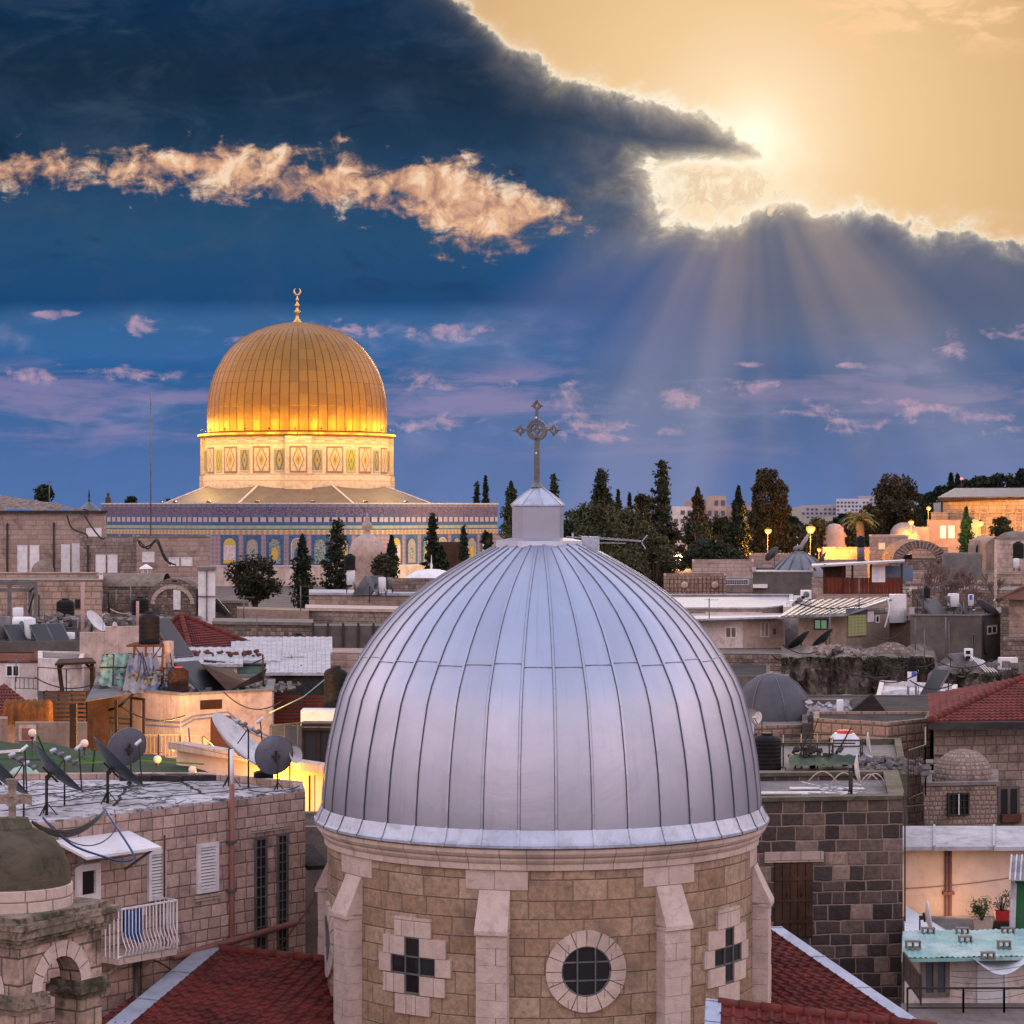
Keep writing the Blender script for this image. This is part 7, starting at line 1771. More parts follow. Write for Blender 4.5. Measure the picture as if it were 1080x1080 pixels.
house('bale_house', 'low house under the small red roof at the left edge', 'house', [P2(-40, 98.5), P2(40, 98), P2(40, 104), P2(-40, 104)], zr(752, 98), M['plaster_t'], M['roofgrey'], par=.05)
c = at(30, 764, 95); b = MB()
n = 20; vv = []
for j in range(9):
 for i in range(n+1):
  x = c.x+(i/n-.5)*1.75; a_ = pi*j/8; vv.append(V(x, c.y-.45*cos(a_)+rn.uniform(-.03, .03), c.z+(.0 if j in (0, 8) else .95*sin(a_)**.4)+.05*sin(i*2.1)+rn.uniform(-.03, .03)))
b.add(vv, [(j*(n+1)+i, j*(n+1)+i+1, (j+1)*(n+1)+i+1, (j+1)*(n+1)+i) for j in range(8) for i in range(n)], smooth=True)
b.add([vv[j*(n+1)] for j in range(9)], [tuple(range(9))]); b.add([vv[j*(n+1)+n] for j in range(9)], [tuple(range(9))]); tag(b.build('cloth_bale', M['orangecloth']), 'orange brown bale of matting below the small red roof', 'bale')
house('brown_shed', 'brown timber shed wall left of the pink house door', 'shed', [P2(92, 99), P2(114, 99), P2(114, 104), P2(92, 104)], zr(737, 99), M['wood'], M['roofgrey'], par=.05)
b = MB(); b.add([at(90, 739, 97), at(128, 733, 99), at(122, 722, 105), at(98, 724, 105)], [(0, 1, 2, 3)]); b.bar(at(90, 739.5, 97), at(128, 733.5, 99), .06, .05); tag(b.build('tin_roof', M['steel']), 'bluish tin roof sheet sloping in front of the turquoise tarpaulin', 'roof sheet')
Y = 88; t = thing('tan_wall', 'low tan wall with a small framed picture behind the green tarps', 'wall', (*P2(50, Y), 12)); b = MB(); b.prism([P2(16, Y), P2(92, Y), P2(92, Y+.4), P2(16, Y+.4)], 12, zr(762, Y)); b.build('wall', M['plaster_t'], t); b = MB(); b.box(at(29, 773, Y-.05), (.62, .05, .58)); pf = b.build('picture', M['plaster_p'], t); b = MB(); b.box(at(28, 774, Y-.09), (.34, .04, .4)); b.build('picture_motif', M['pipe'], pf)
b = MB(); b.prism([P2(-60, 90), P2(8, 90), P2(8, 91), P2(-60, 91)], 12, zr(758, 90)); tag(b.build('brick_pier', M['plaster_t']), 'tan pier below the small red roof at the left edge', 'pier')
for (x0, x1, y0, y1, Y, lab) in ((74, 81, 742, 822, 84, 'thick dark wooden post in front of the brown shed'), (121, 124, 738, 800, 86, 'thin dark post in front of the pink house door'),):
 b = MB(); k = (x1-x0)*Y/F; b.bar(at((x0+x1)/2, y1, Y), at((x0+x1)/2, y0, Y), k); tag(b.build('post', M['wood']), lab, 'post')
def tarp(label, P4, seed):
 A, B, C, D = [Vector(p) for p in P4]; r = random.Random(seed); b = MB(); n = 16; vv = []
 for j in range(n+1):
  for i in range(n+1): p = A.lerp(B, i/n).lerp(D.lerp(C, i/n), j/n); p.z += .06*sin(i*.9+seed)*sin(j*.7)+r.uniform(-.015, .015)-.25*sin(pi*i/n)*sin(pi*j/n); vv.append(p)
 b.add(vv, [(j*(n+1)+i, j*(n+1)+i+1, (j+1)*(n+1)+i+1, (j+1)*(n+1)+i) for j in range(n) for i in range(n)], smooth=True)
 return tag(b.build('shade_net', M['tarpg']), label, 'shade net')
tarp('large dark green shade net stretched at the left edge behind the dishes', [at(-60, 832, 64), at(120, 832, 66), at(95, 789, 82), at(-60, 775, 84)], 1)
tarp('second green shade net sloping down to the right behind the round grey dish', [at(75, 832, 66), at(240, 838, 68), at(205, 800, 80), at(85, 792, 82)], 2)
for i, (xa, ya, xb, yb) in enumerate(((-10, 792, 215, 806), (-10, 800, 100, 803), (40, 776, 60, 822), (60, 806, 170, 800), (100, 790, 96, 828))):
 b = MB(); b.bar(at(xa, ya, 72), at(xb, yb, 74), .05); tag(b.build('net_cable', M['green']), ['green tension cable running over both shade nets', 'short green tension cable at the left edge', 'green strut crossing the large shade net', 'green strut over the second shade net', 'green upright strut between the two shade nets'][i], 'strut')
b = MB(); b.bar(at(-5, 793.5, 68), at(21, 791.5, 68), .1, .07); tag(b.build('white_batten', M['white']), 'white batten lying on the green net at the left edge', 'batten')
c = at(25, 822, 60); b = MB(); b.lathe(c, [(.42, 0), (.4, .12), (.25, .28), (0, .34)], 14); tag(b.build('green_bin', M['tarpt']), 'pale green rounded cover behind the first dark dish', 'cover')
house('court_terrace', 'low courtyard terrace in front of the pink house', 'terrace', [P2(100, 86), P2(283, 86), P2(283, 100), P2(100, 100)], zr(835, 86), M['plaster_t'], M['concrete'], par=.1)
rail('dark iron courtyard railing in front of the pink house', [at(143, 801, 95), at(167, 801, 95), at(190, 801, 95), at(214, 802, 95)], .95, gap=.14)
rail('stair railing rising right of the courtyard railing', [at(214, 802, 95), at(224, 812, 92), at(236, 824, 90)], .95, gap=.14)
Y = 72; A_, B_ = P2(186, 78), P2(350, 68); wy = Wl(A_, B_)
t = thing('yellow_lit_wall', 'staircase wall glowing bright yellow beside the silver dome', 'wall', (*A_, 10)); b = MB()
def ztop(p): return zr(789, 78)+(zr(815, 68)-zr(789, 78))*((p[1]-78)/(68-78))
dn = wy.n*-.35; pq = [A_, B_, (B_[0]+dn.x, B_[1]+dn.y), (A_[0]+dn.x, A_[1]+dn.y)]; b.prism(pq, 10, ztop); b.build('wall', M['warmwall'], t)
b = MB(); n = 1
p0, p1 = V(A_[0], A_[1], ztop(A_)+.1), V(B_[0], B_[1], ztop(B_)+.1); b.bar(p0-V(0, .1, 0), p1-V(0, .1, 0), .55, .22); b.build('coping', M['trim'], t)
b = MB()
for x in (330,): q = wy.hit(x); b.bar(wy.pt(q, 16, .1), wy.pt(q, zr(818, 69), .1), .05)
b.build('post', M['dsteel'], t)
t = thing('passage_lamp', 'bright lamp in the passage in front of the yellow lit wall', 'lamp', at(268, 862, 62)); MB().lathe(at(268, 862, 62), [(0, -.09), (.07, -.05), (.09, 0), (.06, .06), (0, .09)], 10).build('bulb', M['lampo'], t)
for (x, y, Y, e) in ((240, 822, 70, 1600), (310, 845, 62.5, 800)):
 ld = bpy.data.lights.new('passage_light', 'POINT'); ld.energy = e; ld.color = (1., .38, .02); ld.shadow_soft_size = .3; lo = bpy.data.objects.new('passage_light', ld); COL.objects.link(lo); lo.location = at(x, y, Y)
ld = bpy.data.lights.new('court_light', 'POINT'); ld.energy = 5500; ld.color = (1., .46, .12); ld.shadow_soft_size = .3; lo = bpy.data.objects.new('court_light', ld); COL.objects.link(lo); lo.location = at(183, 788, 93)
t = thing('court_lamp', 'hidden courtyard lamp behind the round grey dish that warms the pink house', 'lamp', at(183, 790, 93.3)); MB().lathe(at(183, 790, 93.3), [(0, -.09), (.07, -.05), (.09, 0), (.06, .06), (0, .09)], 10).build('bulb', M['lampo'], t)
for i, (x, y, Y, lab) in enumerate(((34, 773, 79, 'milky globe lamp at the tan wall, leftmost of the four globes'), (89, 784, 76, 'milky globe lamp just right of the thick wooden post'), (166, 801, 72, 'milky globe lamp right of the round grey dish'), (203, 812, 66, 'milky globe lamp in front of the yellow lit wall'))):
 c = at(x, y, Y); r_ = 4.3*Y/F; t = thing('globe_lamp', lab, 'lamp', V(c.x, c.y, c.z-2.2), 'milky globe lamps'); MB().lathe(c, [(r_*sin(a_), -r_*cos(a_)) for a_ in [pi*k/10 for k in range(11)]], 18).build('globe', M['globe'], t)
 MB().tube([V(c.x, c.y, c.z-2.2), V(c.x, c.y, c.z-r_)], .025, 5).build('pole', M['dsteel'], t); MB().lathe(c-V(0, 0, r_+.03), [(.05, -.03), (.06, .04)], 8).build('collar', M['dsteel'], t)
cable('black cable with a hanging rod in front of the pink house right wall', [at(199, 768, 80), at(201, 790, 78), at(204, 815, 77)], .03)
def wallthing(name, label, x0, x1, Ya, Yb, y, wall, cope=None, dep=.6, group=None, zb=None):
 pts = [P2(x0, Ya), P2(x1, Yb), P2(x1, Yb+dep), P2(x0, Ya+dep)]; t = thing(name, label, 'wall', (*P2((x0+x1)/2, (Ya+Yb)/2), 15), group); z = zr(y, (Ya+Yb)/2)
 b = MB(); b.prism(pts, zb or 14, z); b.build('wall', wall, t)
 if cope: b = MB(); b.prism([(p[0], p[1]+(-.15 if i < 2 else .15)) for i, p in enumerate(pts)], z+.003, z+.2, bot=True); b.build('coping', cope, t)
 return t
wallthing('stone_wall', 'stone block house wall with a pale snowy looking top, under the dark tree by the small dome', 326, 460, 196, 194, 628, M['far'], M['sheet'], dep=8)
wallthing('stone_wall', 'lower stone wall with a sloping pale coping left of the silver dome', 322, 450, 178, 174, 645, M['grey'], M['trim'], dep=6)
wallthing('stone_wall', 'plain tan wall stretching below the bushy tree', 250, 326, 180, 176, 643, M['plaster_t'], None, dep=4)
wallthing('stone_wall', 'rubble wall piece right of the white shed', 226, 262, 185, 185, 636, M['rubble'], M['concrete'])
wallthing('stone_wall', 'long rubble wall behind the red pyramid roof', 224, 330, 165, 163, 659, M['rubble'], M['concrete'], dep=5)
wallthing('stone_wall', 'low pink stone wall just above the large black tank', 255, 440, 152, 150, 688, M['far'], None, dep=5)
Y = 158; t = thing('screened_enclosure', 'dark mesh enclosure against the stone wall left of the silver dome', 'enclosure', at(365, 692, Y)); b = MB(); b.prism([P2(329, Y), P2(440, Y), P2(440, Y+3), P2(329, Y+3)], 15, zr(660, Y)); b.build('mesh', M['plaster_g'], t); b = MB()
for x in (330, 346, 362, 378, 394): MB().bar(at(x, 700, Y-.1), at(x, 657, Y-.1), .14).build('post', M['dsteel'], t)
bare_tree('brown leafless bush in front of the rubble wall', 292, 672, 692, 155, 32, 3, M['rust'], n=5)
boiler('white boiler under a black drum between the shrine cypresses', 370, 601, 617, 192, 9, stand=.6)
tank('black drum on the white boiler between the shrine cypresses', 369, 584, 601, 192, 12, ribs=2, name='water_drum')
collector('dark solar panels in front of the bushy tree by the small dome', 381, 627, 191, 1.2, 1.9, az=-.9, tilt=50)
dish('dark dish edge on beside the solar panels by the small dome', at(392, 618, 190), .8, (.8, -.2, .5), M['dish'], 23)
boiler('white square boiler left of the small rubble wall', 403, 609, 624, 190, 8, stand=.3); boiler('grey square boiler next to the white square one', 411, 609, 621, 191, 6, M['steel'], stand=.3)
t = thing('stacked_wall', 'short rubble wall behind the white square boiler', 'wall', at(430, 630, 196)); b = MB(); b.prism([P2(413, 198), P2(460, 198), P2(460, 199), P2(413, 199)], 20, zr(610, 198)); b.build('wall', M['rubble'], t)
c = at(455, 612, 215); t = thing('white_flat_dome', 'shallow white dome with a small finial touching the silver dome', 'dome', c); MB().lathe(c, [(2.5, -4), (2.5, 0), (2.3, .3), (1.5, .75), (.7, .95), (0, 1.)], 24).build('shell', M['white'], t); MB().lathe(c+V(0, 0, 1), [(.08, 0), (.12, .3), (.05, .5), (.02, 1.2)], 8).build('finial', M['white'], t)
c = at(387, 590, 262); k = 262/F; t = thing('small_stone_dome', 'small pale stone dome with a finial right in front of the tiled shrine wall', 'dome', V(c.x, c.y, 20))
MB().lathe(c, [(18.5*k, -6), (18.5*k, 0), (19.5*k, .2), (19.2*k, 7*k), (17.6*k, 14*k), (14*k, 20*k), (9*k, 24.5*k), (4*k, 27*k), (0, 27.7*k)], 32).build('shell', M['paledome'], t)
MB().lathe(c+V(0, 0, 27*k), [(.35, 0), (.25, .3), (.55, .7), (.5, 1.1), (.2, 1.4), (.25, 1.6), (.08, 1.8), (.05, 2.3)], 12).build('finial', M['paledome'], t)
tree('bushy dark tree spreading in front of the left shrine windows', 268, 588, 641, 225, 66, 'round', M['leafp'], 11, 4200)
tree('slender cypress between the bushy tree and the fir, before the shrine', 319, 566, 641, 222, 27, 'cypress', M['leafd'], 12, 2600)
tree('ragged fir tree left of the small pale dome', 355, 549, 630, 214, 40, 'fir', M['leafd'], 13, 3600)
tree('low bush in front of the small pale dome', 404, 584, 618, 205, 34, 'round', M['leafp'], 14, 1700, name='bush', cat='bush')
tree('narrow cypress right of the small pale dome', 413, 567, 612, 235, 16, 'cypress', M['leafd'], 15, 1500)
tree('ragged cypress in front of the right shrine windows', 456, 543, 606, 236, 24, 'fir', M['leafd'], 16, 2400)
tree('short dark cypress next to the ragged one, right shrine windows', 466, 578, 606, 236, 14, 'cypress', M['leafd'], 17, 1000)
tree('thin young tree before the last shrine windows', 489, 555, 595, 240, 14, 'fir', M['leafd'], 18, 900)
tree('small dark tree at the right end of the shrine wall', 514, 560, 585, 242, 14, 'round', M['leafd'], 19, 800)
house('brown_roofed_hut', 'small brown roofed hut in front of the right shrine windows', 'hut', [P2(462, 250), P2(492, 250), P2(492, 254), P2(462, 254)], zr(572, 250), M['wood'], M['wood'], par=.05)
fl_ = bpy.data.lights.new('forecourt_flood', 'SPOT'); fl_.energy = 26000; fl_.color = (1., .66, .34); fl_.spot_size = R(100); fl_.spot_blend = 1; fl_.shadow_soft_size = .4
fo_ = bpy.data.objects.new('forecourt_flood', fl_); COL.objects.link(fo_); fo_.location = at(500, 606, 270); fo_.rotation_euler = ((at(470, 560, 292)-fo_.location)).to_track_quat('-Z', 'Y').to_euler()
t = thing('forecourt_floodlight', 'floodlight on the ground lighting the right side of the tiled shrine', 'floodlight', fo_.location-V(0, 0, .5)); b = MB(); b.box(fo_.location-V(0, .25, .3), (.6, .3, .4)); b.build('housing', M['dsteel'], t)
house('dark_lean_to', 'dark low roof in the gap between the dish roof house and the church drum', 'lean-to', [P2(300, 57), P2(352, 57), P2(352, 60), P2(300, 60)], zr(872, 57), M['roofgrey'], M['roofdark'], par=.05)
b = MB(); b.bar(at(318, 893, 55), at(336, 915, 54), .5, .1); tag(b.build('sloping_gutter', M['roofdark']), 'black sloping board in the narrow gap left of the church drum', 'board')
# ================================================================ middle distance, right
rn = random.Random(31)
g = house('low_stone_house', 'low stone house with a flat pale top, farthest one right of the silver dome', 'house', [P2(733, 226), P2(796, 226), P2(796, 240), P2(733, 240)], zr(609, 226), M['far'], M['sheet'], par=.2)
w = Wl(P2(733, 226), P2(796, 226)); window(g, w, 741, 602+8, 747, 618, 'plain'); window(g, w, 750, 611, 790, 617, 'grid', fm=M['white'], pm=M['pane'])
g = house('rust_stained_house', 'orange stained low house with two round ornaments beside the tree trunks', 'house', [P2(700, 216), P2(766, 216), P2(766, 224), P2(700, 224)], zr(607, 216), M['tanblock'], M['roofgrey'], par=.2)
w = Wl(P2(700, 216), P2(766, 216))
for x in (722, 754): q = w.hit(x); c = w.pt(q, zr(617, 216), .05); MB().lathe(c, [(.32, 0), (.3, .08), (.12, .1), (0, .1)], 12, M=Matrix.Rotation(R(90), 3, 'X')).build('ornament', M['trim'], g)
b = MB()
for i in range(14): q = w.hit(706+i*4.3); w.box(b, q, q+.05, zr(627, 216), zr(609, 216), .003, .06)
b.build('grating', M['rust'], g)
g = house('grey_rendered_house', 'dark grey rendered house under the grey cone dome', 'house', [P2(794, 205), P2(857, 205), P2(857, 222), P2(794, 222)], zr(604, 205), M['plaster_g'], M['sheet'], par=.15, cope=M['concrete'])
w = Wl(P2(794, 205), P2(857, 205)); b = MB(); w.box(b, *w.rect(794, 616, 809, 621)[:2], zr(620, 205), zr(616, 205), .003, .35); b.build('awning', M['white'], g)
w_ = house('stone_pier_house', 'narrow stone pier beside the dark red boarded shed', 'house', [P2(856, 186), P2(871, 186), P2(871, 190), P2(856, 190)], zr(610, 186), M['far'], M['concrete'], par=.05)
c = at(843, 602, 222); k = 222/F; t = thing('grey_cone_dome', 'low grey cone shaped dome with ribs, above the dark grey rendered house', 'dome', V(c.x, c.y, 22)); b = MB()
b.lathe(c, [(29*k, -2), (29*k, 0), (24*k, 5*k), (17*k, 12*k), (10*k, 17*k), (4*k, 19.5*k), (0, 20*k)], 24); b.build('shell', M['dish'], t); b = MB()
for i in range(12): a = -pi+i*2*pi/12; b.tube([c+V(29*k*cos(a), 29*k*sin(a), .1), c+V(17*k*cos(a), 17*k*sin(a), 12.4*k), c+V(4*k*cos(a), 4*k*sin(a), 20*k)], .08, 4)
b.build('ribs', M['steel'], t)
dish('brownish dish seen from behind left of the grey cone dome', at(815, 585, 225), .8, (-.6, .5, .6), M['dish'], 24)
dish('big pale dish in front of the brightest street lamp', at(849, 572, 235), .95, (-.75, .2, .5), M['dishw'], 24)
dish('pale dish flat behind the grey cone dome', at(842, 579, 232), .5, (-.1, .5, .8), M['dishw'], 24)
dish('dark dish right of the grey cone dome', at(867, 590, 225), .8, (-.75, .2, .6), M['dish'], 24)
Y = 186; g = thing('red_boarded_shed', 'dark red boarded roof shed with a thin sloping roof slab', 'shed', (*P2(910, Y), 18)); b = MB()
x = 868.
while x < 951:
 y0 = 609 if x < 895 or x > 935 else 610; b.box(at(x+2, (y0+627)/2, Y+rn.uniform(-.02, .02)), (3.7*Y/F, .08, 18*Y/F)); x += 4.
b.build('boards', M['redwood'], g); b = MB(); b.prism([P2(868, Y+.3), P2(892, Y+.3), P2(892, Y+5), P2(868, Y+5)], 18, zr(597, Y)); b.build('back_room', M['wood'], g)
b = MB(); p = [at(856, 596.5, Y-1), at(954, 591, Y-1), at(954, 590, Y+6), at(856, 594.5, Y+6)]; b.add(p+[q-V(0, 0, .14) for q in p], [(0, 1, 2, 3), (4, 5, 1, 0), (7, 6, 5, 4), (1, 5, 6, 2)]); b.build('roof', M['sheet'], g)
b = MB(); b.box(at(926.5, 605.5, Y-.05), (14*Y/F, .1, 17*Y/F)); b.build('white_panel', M['white'], g); b = MB()
for x in (870, 889, 899, 919, 951): MB().bar(at(x, 627, Y), at(x, 595, Y), .14).build('post', M['wood'], g)
house('shed_terrace', 'grey terrace carrying the dark red boarded shed', 'terrace', [P2(860, 183), P2(962, 183), P2(962, 200), P2(860, 200)], zr(627, 183), M['far'], M['concrete'], par=.05)
b = MB(); b.box(at(940, 605, Y+4), (3.3, .1, 1.2)); tag(b.build('blue_sheeting', M['tarpb']), 'pale blue sheeting behind the posts of the red boarded shed', 'sheeting')
tank('black drum on a grey boiler above the red boarded shed', 908, 565, 577, 200, 9, ribs=2, name='water_drum'); boiler('grey boiler under a black drum above the red boarded shed', 908, 577, 592, 200, 8, M['steel'])
zA = zr(636, 176); g = house('flat_roofed_house', 'long low house with a broad pale flat roof right of the silver dome', 'house', [P2(700, 172), P2(804, 172), P2(836, 178), P2(836, 200), P2(700, 200)], zr(642, 172), M['plaster_t'], M['sheet'], par=.12, cope=M['sheet'])
w = Wl(P2(700, 172), P2(804, 172)); window(g, w, 724, 646, 731, 654, 'plain', fm=M['dsteel'])
b = MB(); w.box(b, w.hit(744), w.L, zr(654, 172), zr(645.5, 172), .003, .03); b.build('painted_strip', M['warmwall'], g)
Y = 163; g = house('white_two_window_house', 'pale house with two small white framed windows, right of the silver dome', 'house', [P2(751, Y), P2(783, Y-.5), P2(828, Y+1), P2(828, Y+9), P2(700, Y+8), P2(700, Y+1)], zr(652.5, Y), M['plaster_w'], M['sheet'], par=.1)
wa, wb = Wl(P2(751, Y), P2(783, Y-.5)), Wl(P2(783, Y-.5), P2(828, Y+1)); window(g, wa, 765, 661, 777, 673, 'two', pm=M['pane'], lab='white two pane window on the left part'); window(g, wb, 802, 656, 811, 672, 'two', pm=M['glass'], lab='taller white window on the pink part'); window(g, wb, 815, 663, 818, 669, 'plain', fm=M['steel'])
b = MB(); p = [at(726, 653, Y-1.5), at(826, 650, Y-1.2), at(829, 648, Y+8), at(700, 649, Y+8)]; b.add(p+[q-V(0, 0, .12) for q in p], [(0, 1, 2, 3), (4, 5, 1, 0), (0, 3, 7, 4), (1, 5, 6, 2)]); b.build('roof', M['sheet'], g)
b = MB(); wb.box(b, wb.hit(783.4), wb.hit(826), zr(692, Y), zr(652, Y), .002, .012); b.build('pink_render', M['plaster_p'], g)
antenna('thin aerial with a small dish like grid on the pale two window house', 748, 631, 655, 162, .9)
g = house('white_annex', 'white annex wall between the pale two window house and the brown house', 'annex', [P2(826, 168), P2(843, 168), P2(843, 176), P2(826, 176)], zr(640, 168), M['plaster_w'], M['sheet'], par=.1)
for i, (x, y) in enumerate(((843, 633), (850, 627), (838, 638))):
 b = MB(); c = at(x, y, 170); b.box(c, (.7, .5, .6)); t = thing('air_conditioner', ['white air conditioner box left of the striped roof', 'upper air conditioner box left of the striped roof', 'lower left air conditioner box beside the striped roof'][i], 'air conditioner', c-V(0, 0, .3), 'air conditioners by the striped roof'); b.build('case', M['white'], t); MB().lathe(c-V(0, .26, 0), [(.22, 0), (.2, .02), (0, .02)], 12, M=Matrix.Rotation(R(90), 3, 'X')).build('fan_grille', M['steel'], t)
Y = 158; A_, B_, C_ = P2(842, Y+1), P2(892, Y), P2(938, Y+4); g = house('brown_striped_roof_house', 'brown house with a grey striped metal roof and a glass block window', 'house', [A_, B_, C_, P2(936, Y+14), P2(842, Y+12)], zr(650, Y), M['plaster_t'], M['roofgrey'], par=.05)
wa, wb = Wl(A_, B_), Wl(B_, C_); window(g, wa, 858.5, 653, 873, 664, 'two', fm=M['wood'], pm=M['litgreen'], lab='small window with pale green curtains')
fo = window(g, wb, 893.5, 648, 914, 671, 'grid', fm=M['concrete'], pm=M['glassblock'], fw=.05, name='glass_block_window', lab='dim yellow glass block window')
window(g, wb, 914.5, 645, 921, 656, 'louver', fm=M['white']); window(g, wb, 923, 649, 927, 657, 'plain', fm=M['white'])
b = MB(); w_ = wb; w_.box(b, w_.hit(892), w_.hit(914), zr(648, Y+1), zr(641, Y+1), .003, .05); b.build('clear_panel', M['pane'], g)
b = MB(); p0, p1, p2, p3 = at(820, 651, Y), at(891, 648, Y-1.2), at(940, 632, Y+3.6), at(862, 632, Y+14); p3 = V(*P2(845, Y+13), zr(634, Y+13)); p2b = V(*P2(936, Y+13), zr(631, Y+13))
n = 22
for i in range(n):
 f0, f1 = i/n, (i+1)/n; h = V(0, 0, .09 if i % 2 else 0); a0, a1 = p0.lerp(p1, f0)+h, p0.lerp(p1, f1)+h; c0, c1 = p3.lerp(p2b, f0)+h, p3.lerp(p2b, f1)+h; b.quad(a0, a1, c1, c0); b.quad(a0-h*1.05, a1-h*1.05-V(0, 0, .1), a1, a0)
b.add([p1+V(0, 0, .05), p2+V(0, 0, .05), p2b+V(0, 0, .05)], [(0, 1, 2)]); b.bar(p0-V(0, 0, .05), p1-V(0, 0, .05), .1, .12); b.bar(p1-V(0, 0, .05), p2-V(0, 0, .05), .1, .12); b.build('roof', M['stripe'], g)
cable('white hose hanging from the corner of the brown house', [at(935, 630, 160), at(938, 640, 160), at(936, 652, 160), at(933, 662, 160)], .06, M['white'], 'hose', cat='hose')
o = thing('white_screen', 'tall white screen wall between the brown house and the grey house', 'screen', at(947, 655, 163)); b = MB(); b.prism([P2(938, 163), P2(954, 163.5), P2(956, 164), P2(938, 163.8)], zr(657, 163), lambda p: zr(627, 163)); b.build('panel', M['white'], o)
g = house('dark_red_low_house', 'low dark reddish house below the white screen wall', 'house', [P2(934, 164), P2(962, 164), P2(962, 172), P2(934, 172)], zr(656, 164), M['plaster_t'], M['roofdark'], par=.1, cope=M['rust'])
Y = 152; A_, B_, C_ = P2(960, Y+1), P2(1035, Y), P2(1055, Y+3); g = house('grey_unrendered_house', 'tall grey rendered house crowned with boilers and dishes', 'house', [A_, B_, C_, P2(1055, Y+12), P2(960, Y+12)], zr(650, Y), M['plaster_g'], M['roofdark'], par=.15, cope=M['concrete'])
wa, wb = Wl(A_, B_), Wl(B_, C_); window(g, wb, 1041, 659.5, 1051, 669, 'two', fw=.1); window(g, wa, 1025, 668, 1028.5, 681, 'plain', fm=M['steel'])
pipe_on(g, wa, 1001, 655, 690, .05, 'steel'); pipe_on(g, wb, 1037, 655, 690, .06, 'dsteel')
tank('tall black drum on the grey boiler of the grey house', 977, 618, 631, 155, 8, ribs=2, name='water_drum'); boiler('grey blue boiler at the left end of the grey house roof', 977, 631, 646, 155, 9, M['steel'], stand=.1)
boiler('white boiler with a wide body in the middle of the grey house roof', 1007, 626, 640, 156, 9); boiler('narrower white boiler half hidden by its wide neighbour', 1002, 626, 639, 157, 5)
boiler('white boiler with a blue label at the right of the grey house roof', 1024, 627, 639, 157, 6)
b = MB(); b.box(at(1024, 630, 156.6), (.2, .02, .3)); tag(b.build('blue_label', M['logo']), 'small blue label on the right boiler of the grey house', 'sticker')
for i, (x, y) in enumerate(((988, 648), (997, 649), (1018, 649))): collector(['black solar panel next to the grey blue boiler', 'black solar panel under the wide white boiler', 'black solar panel under the labelled boiler'][i], x, y, 154+i, 1., 1.7, az=.8, tilt=45, n=1)
dish('pale dish edge on in the middle of the grey house roof', at(1018, 646, 153.5), .62, (.93, -.3, .3), M['dish'], zr(652, 154)); dish('large dark dish tilted at the right end of the grey house roof', at(1041, 643, 154), .85, (.6, .2, .75), M['dish'], zr(652, 154))
g = house('right_edge_stone_house', 'pale striped stone house with a red edged roof at the right edge', 'house', [P2(1064, 150), P2(1130, 150), P2(1130, 160), P2(1064, 160)], zr(631, 150), M['far'], M['tile'], par=.02)
b = MB(); b.add([at(1052, 632, 149), at(1130, 634, 149), at(1130, 612, 152), at(1086, 617, 152)], [(0, 1, 2, 3)]); b.bar(at(1052, 633, 149), at(1088, 616, 152), .25, .2); b.build('roof', M['rust'], g)
house('dark_side_house', 'dark weathered wall below the pale striped house at the right edge', 'house', [P2(1058, 146), P2(1130, 146), P2(1130, 149), P2(1058, 149)], zr(674, 146), M['rubble'], M['roofgrey'], par=.1)
house('stone_base_house', 'block wall base under the pale two window house', 'house', [P2(752, 156), P2(837, 155), P2(837, 162), P2(752, 162)], zr(689, 156), M['rubble'], M['concrete'], par=.05)
house('shaded_low_house', 'dark shaded low building between the block wall and the mesh covered dome', 'house', [P2(760, 138), P2(812, 138), P2(812, 148), P2(760, 148)], zr(713, 138), M['plaster_g'], M['roofdark'], par=.05)
house('small_block_pier', 'short pink block pier right of the shaded low building', 'house', [P2(811, 137), P2(832, 137), P2(832, 142), P2(811, 142)], zr(714, 137), M['tanblock'], M['concrete'], par=.05)
Y = 140; t = thing('ruin_wall', 'rough overgrown ruined wall with dark hollows below the heap of stones', 'wall', (*P2(900, Y), 12)); b = MB(); n = 60; m = 16; vv = []
for j in range(m+1):
 for i in range(n+1):
  x = 824+(1085-824)*i/n; yt = (694+2*sin(i*.7)) if x < 985 else 712+3*sin(i*.9); yb = 790
  y = yt+(yb-yt)*j/m; d = .5*sin(i*.63)+.35*sin(i*1.9+j*.6)+.25*sin(j*1.1+i*.3)+rn.uniform(-.16, .16)
  vv.append(at(x, y, Y-.4+d+(0 if x < 985 else -4)))
b.add(vv, [(j*(n+1)+i, j*(n+1)+i+1, (j+1)*(n+1)+i+1, (j+1)*(n+1)+i) for j in range(m) for i in range(n)]); b.build('wall', M['ruin'], t)
b = MB(); vv = []
for j in range(7):
 for i in range(n+1):
  x = 824+(1085-824)*i/n; Yq = Y-.4+.5*sin(i*.63)+(0 if x < 985 else -4)+j*2.; z = zr(694+2*sin(i*.7) if x < 985 else 712+3*sin(i*.9), Y-.4+(0 if x < 985 else -4))+rn.uniform(-.1, .15)*(j > 0)
  p = P2(x, Yq); vv.append(V(p[0], p[1], z))
b.add(vv, [(j*(n+1)+i, j*(n+1)+i+1, (j+1)*(n+1)+i+1, (j+1)*(n+1)+i) for j in range(6) for i in range(n)], smooth=True); b.build('top', M['ruin'], t)
P = []
for _ in range(2200):
 x = rn.uniform(824, 1085); r1 = 693 if x < 985 else 711; s = rn.random()**2.2; cl = sin(x*.11)+sin(x*.047+1)
 if cl < -.2 and rn.random() < .7: continue
 P.append(at(x, r1+1+s*(10+6*cl), Y-.9+(0 if x < 985 else -4)+.5*sin((x-824)/261*60*.63)))
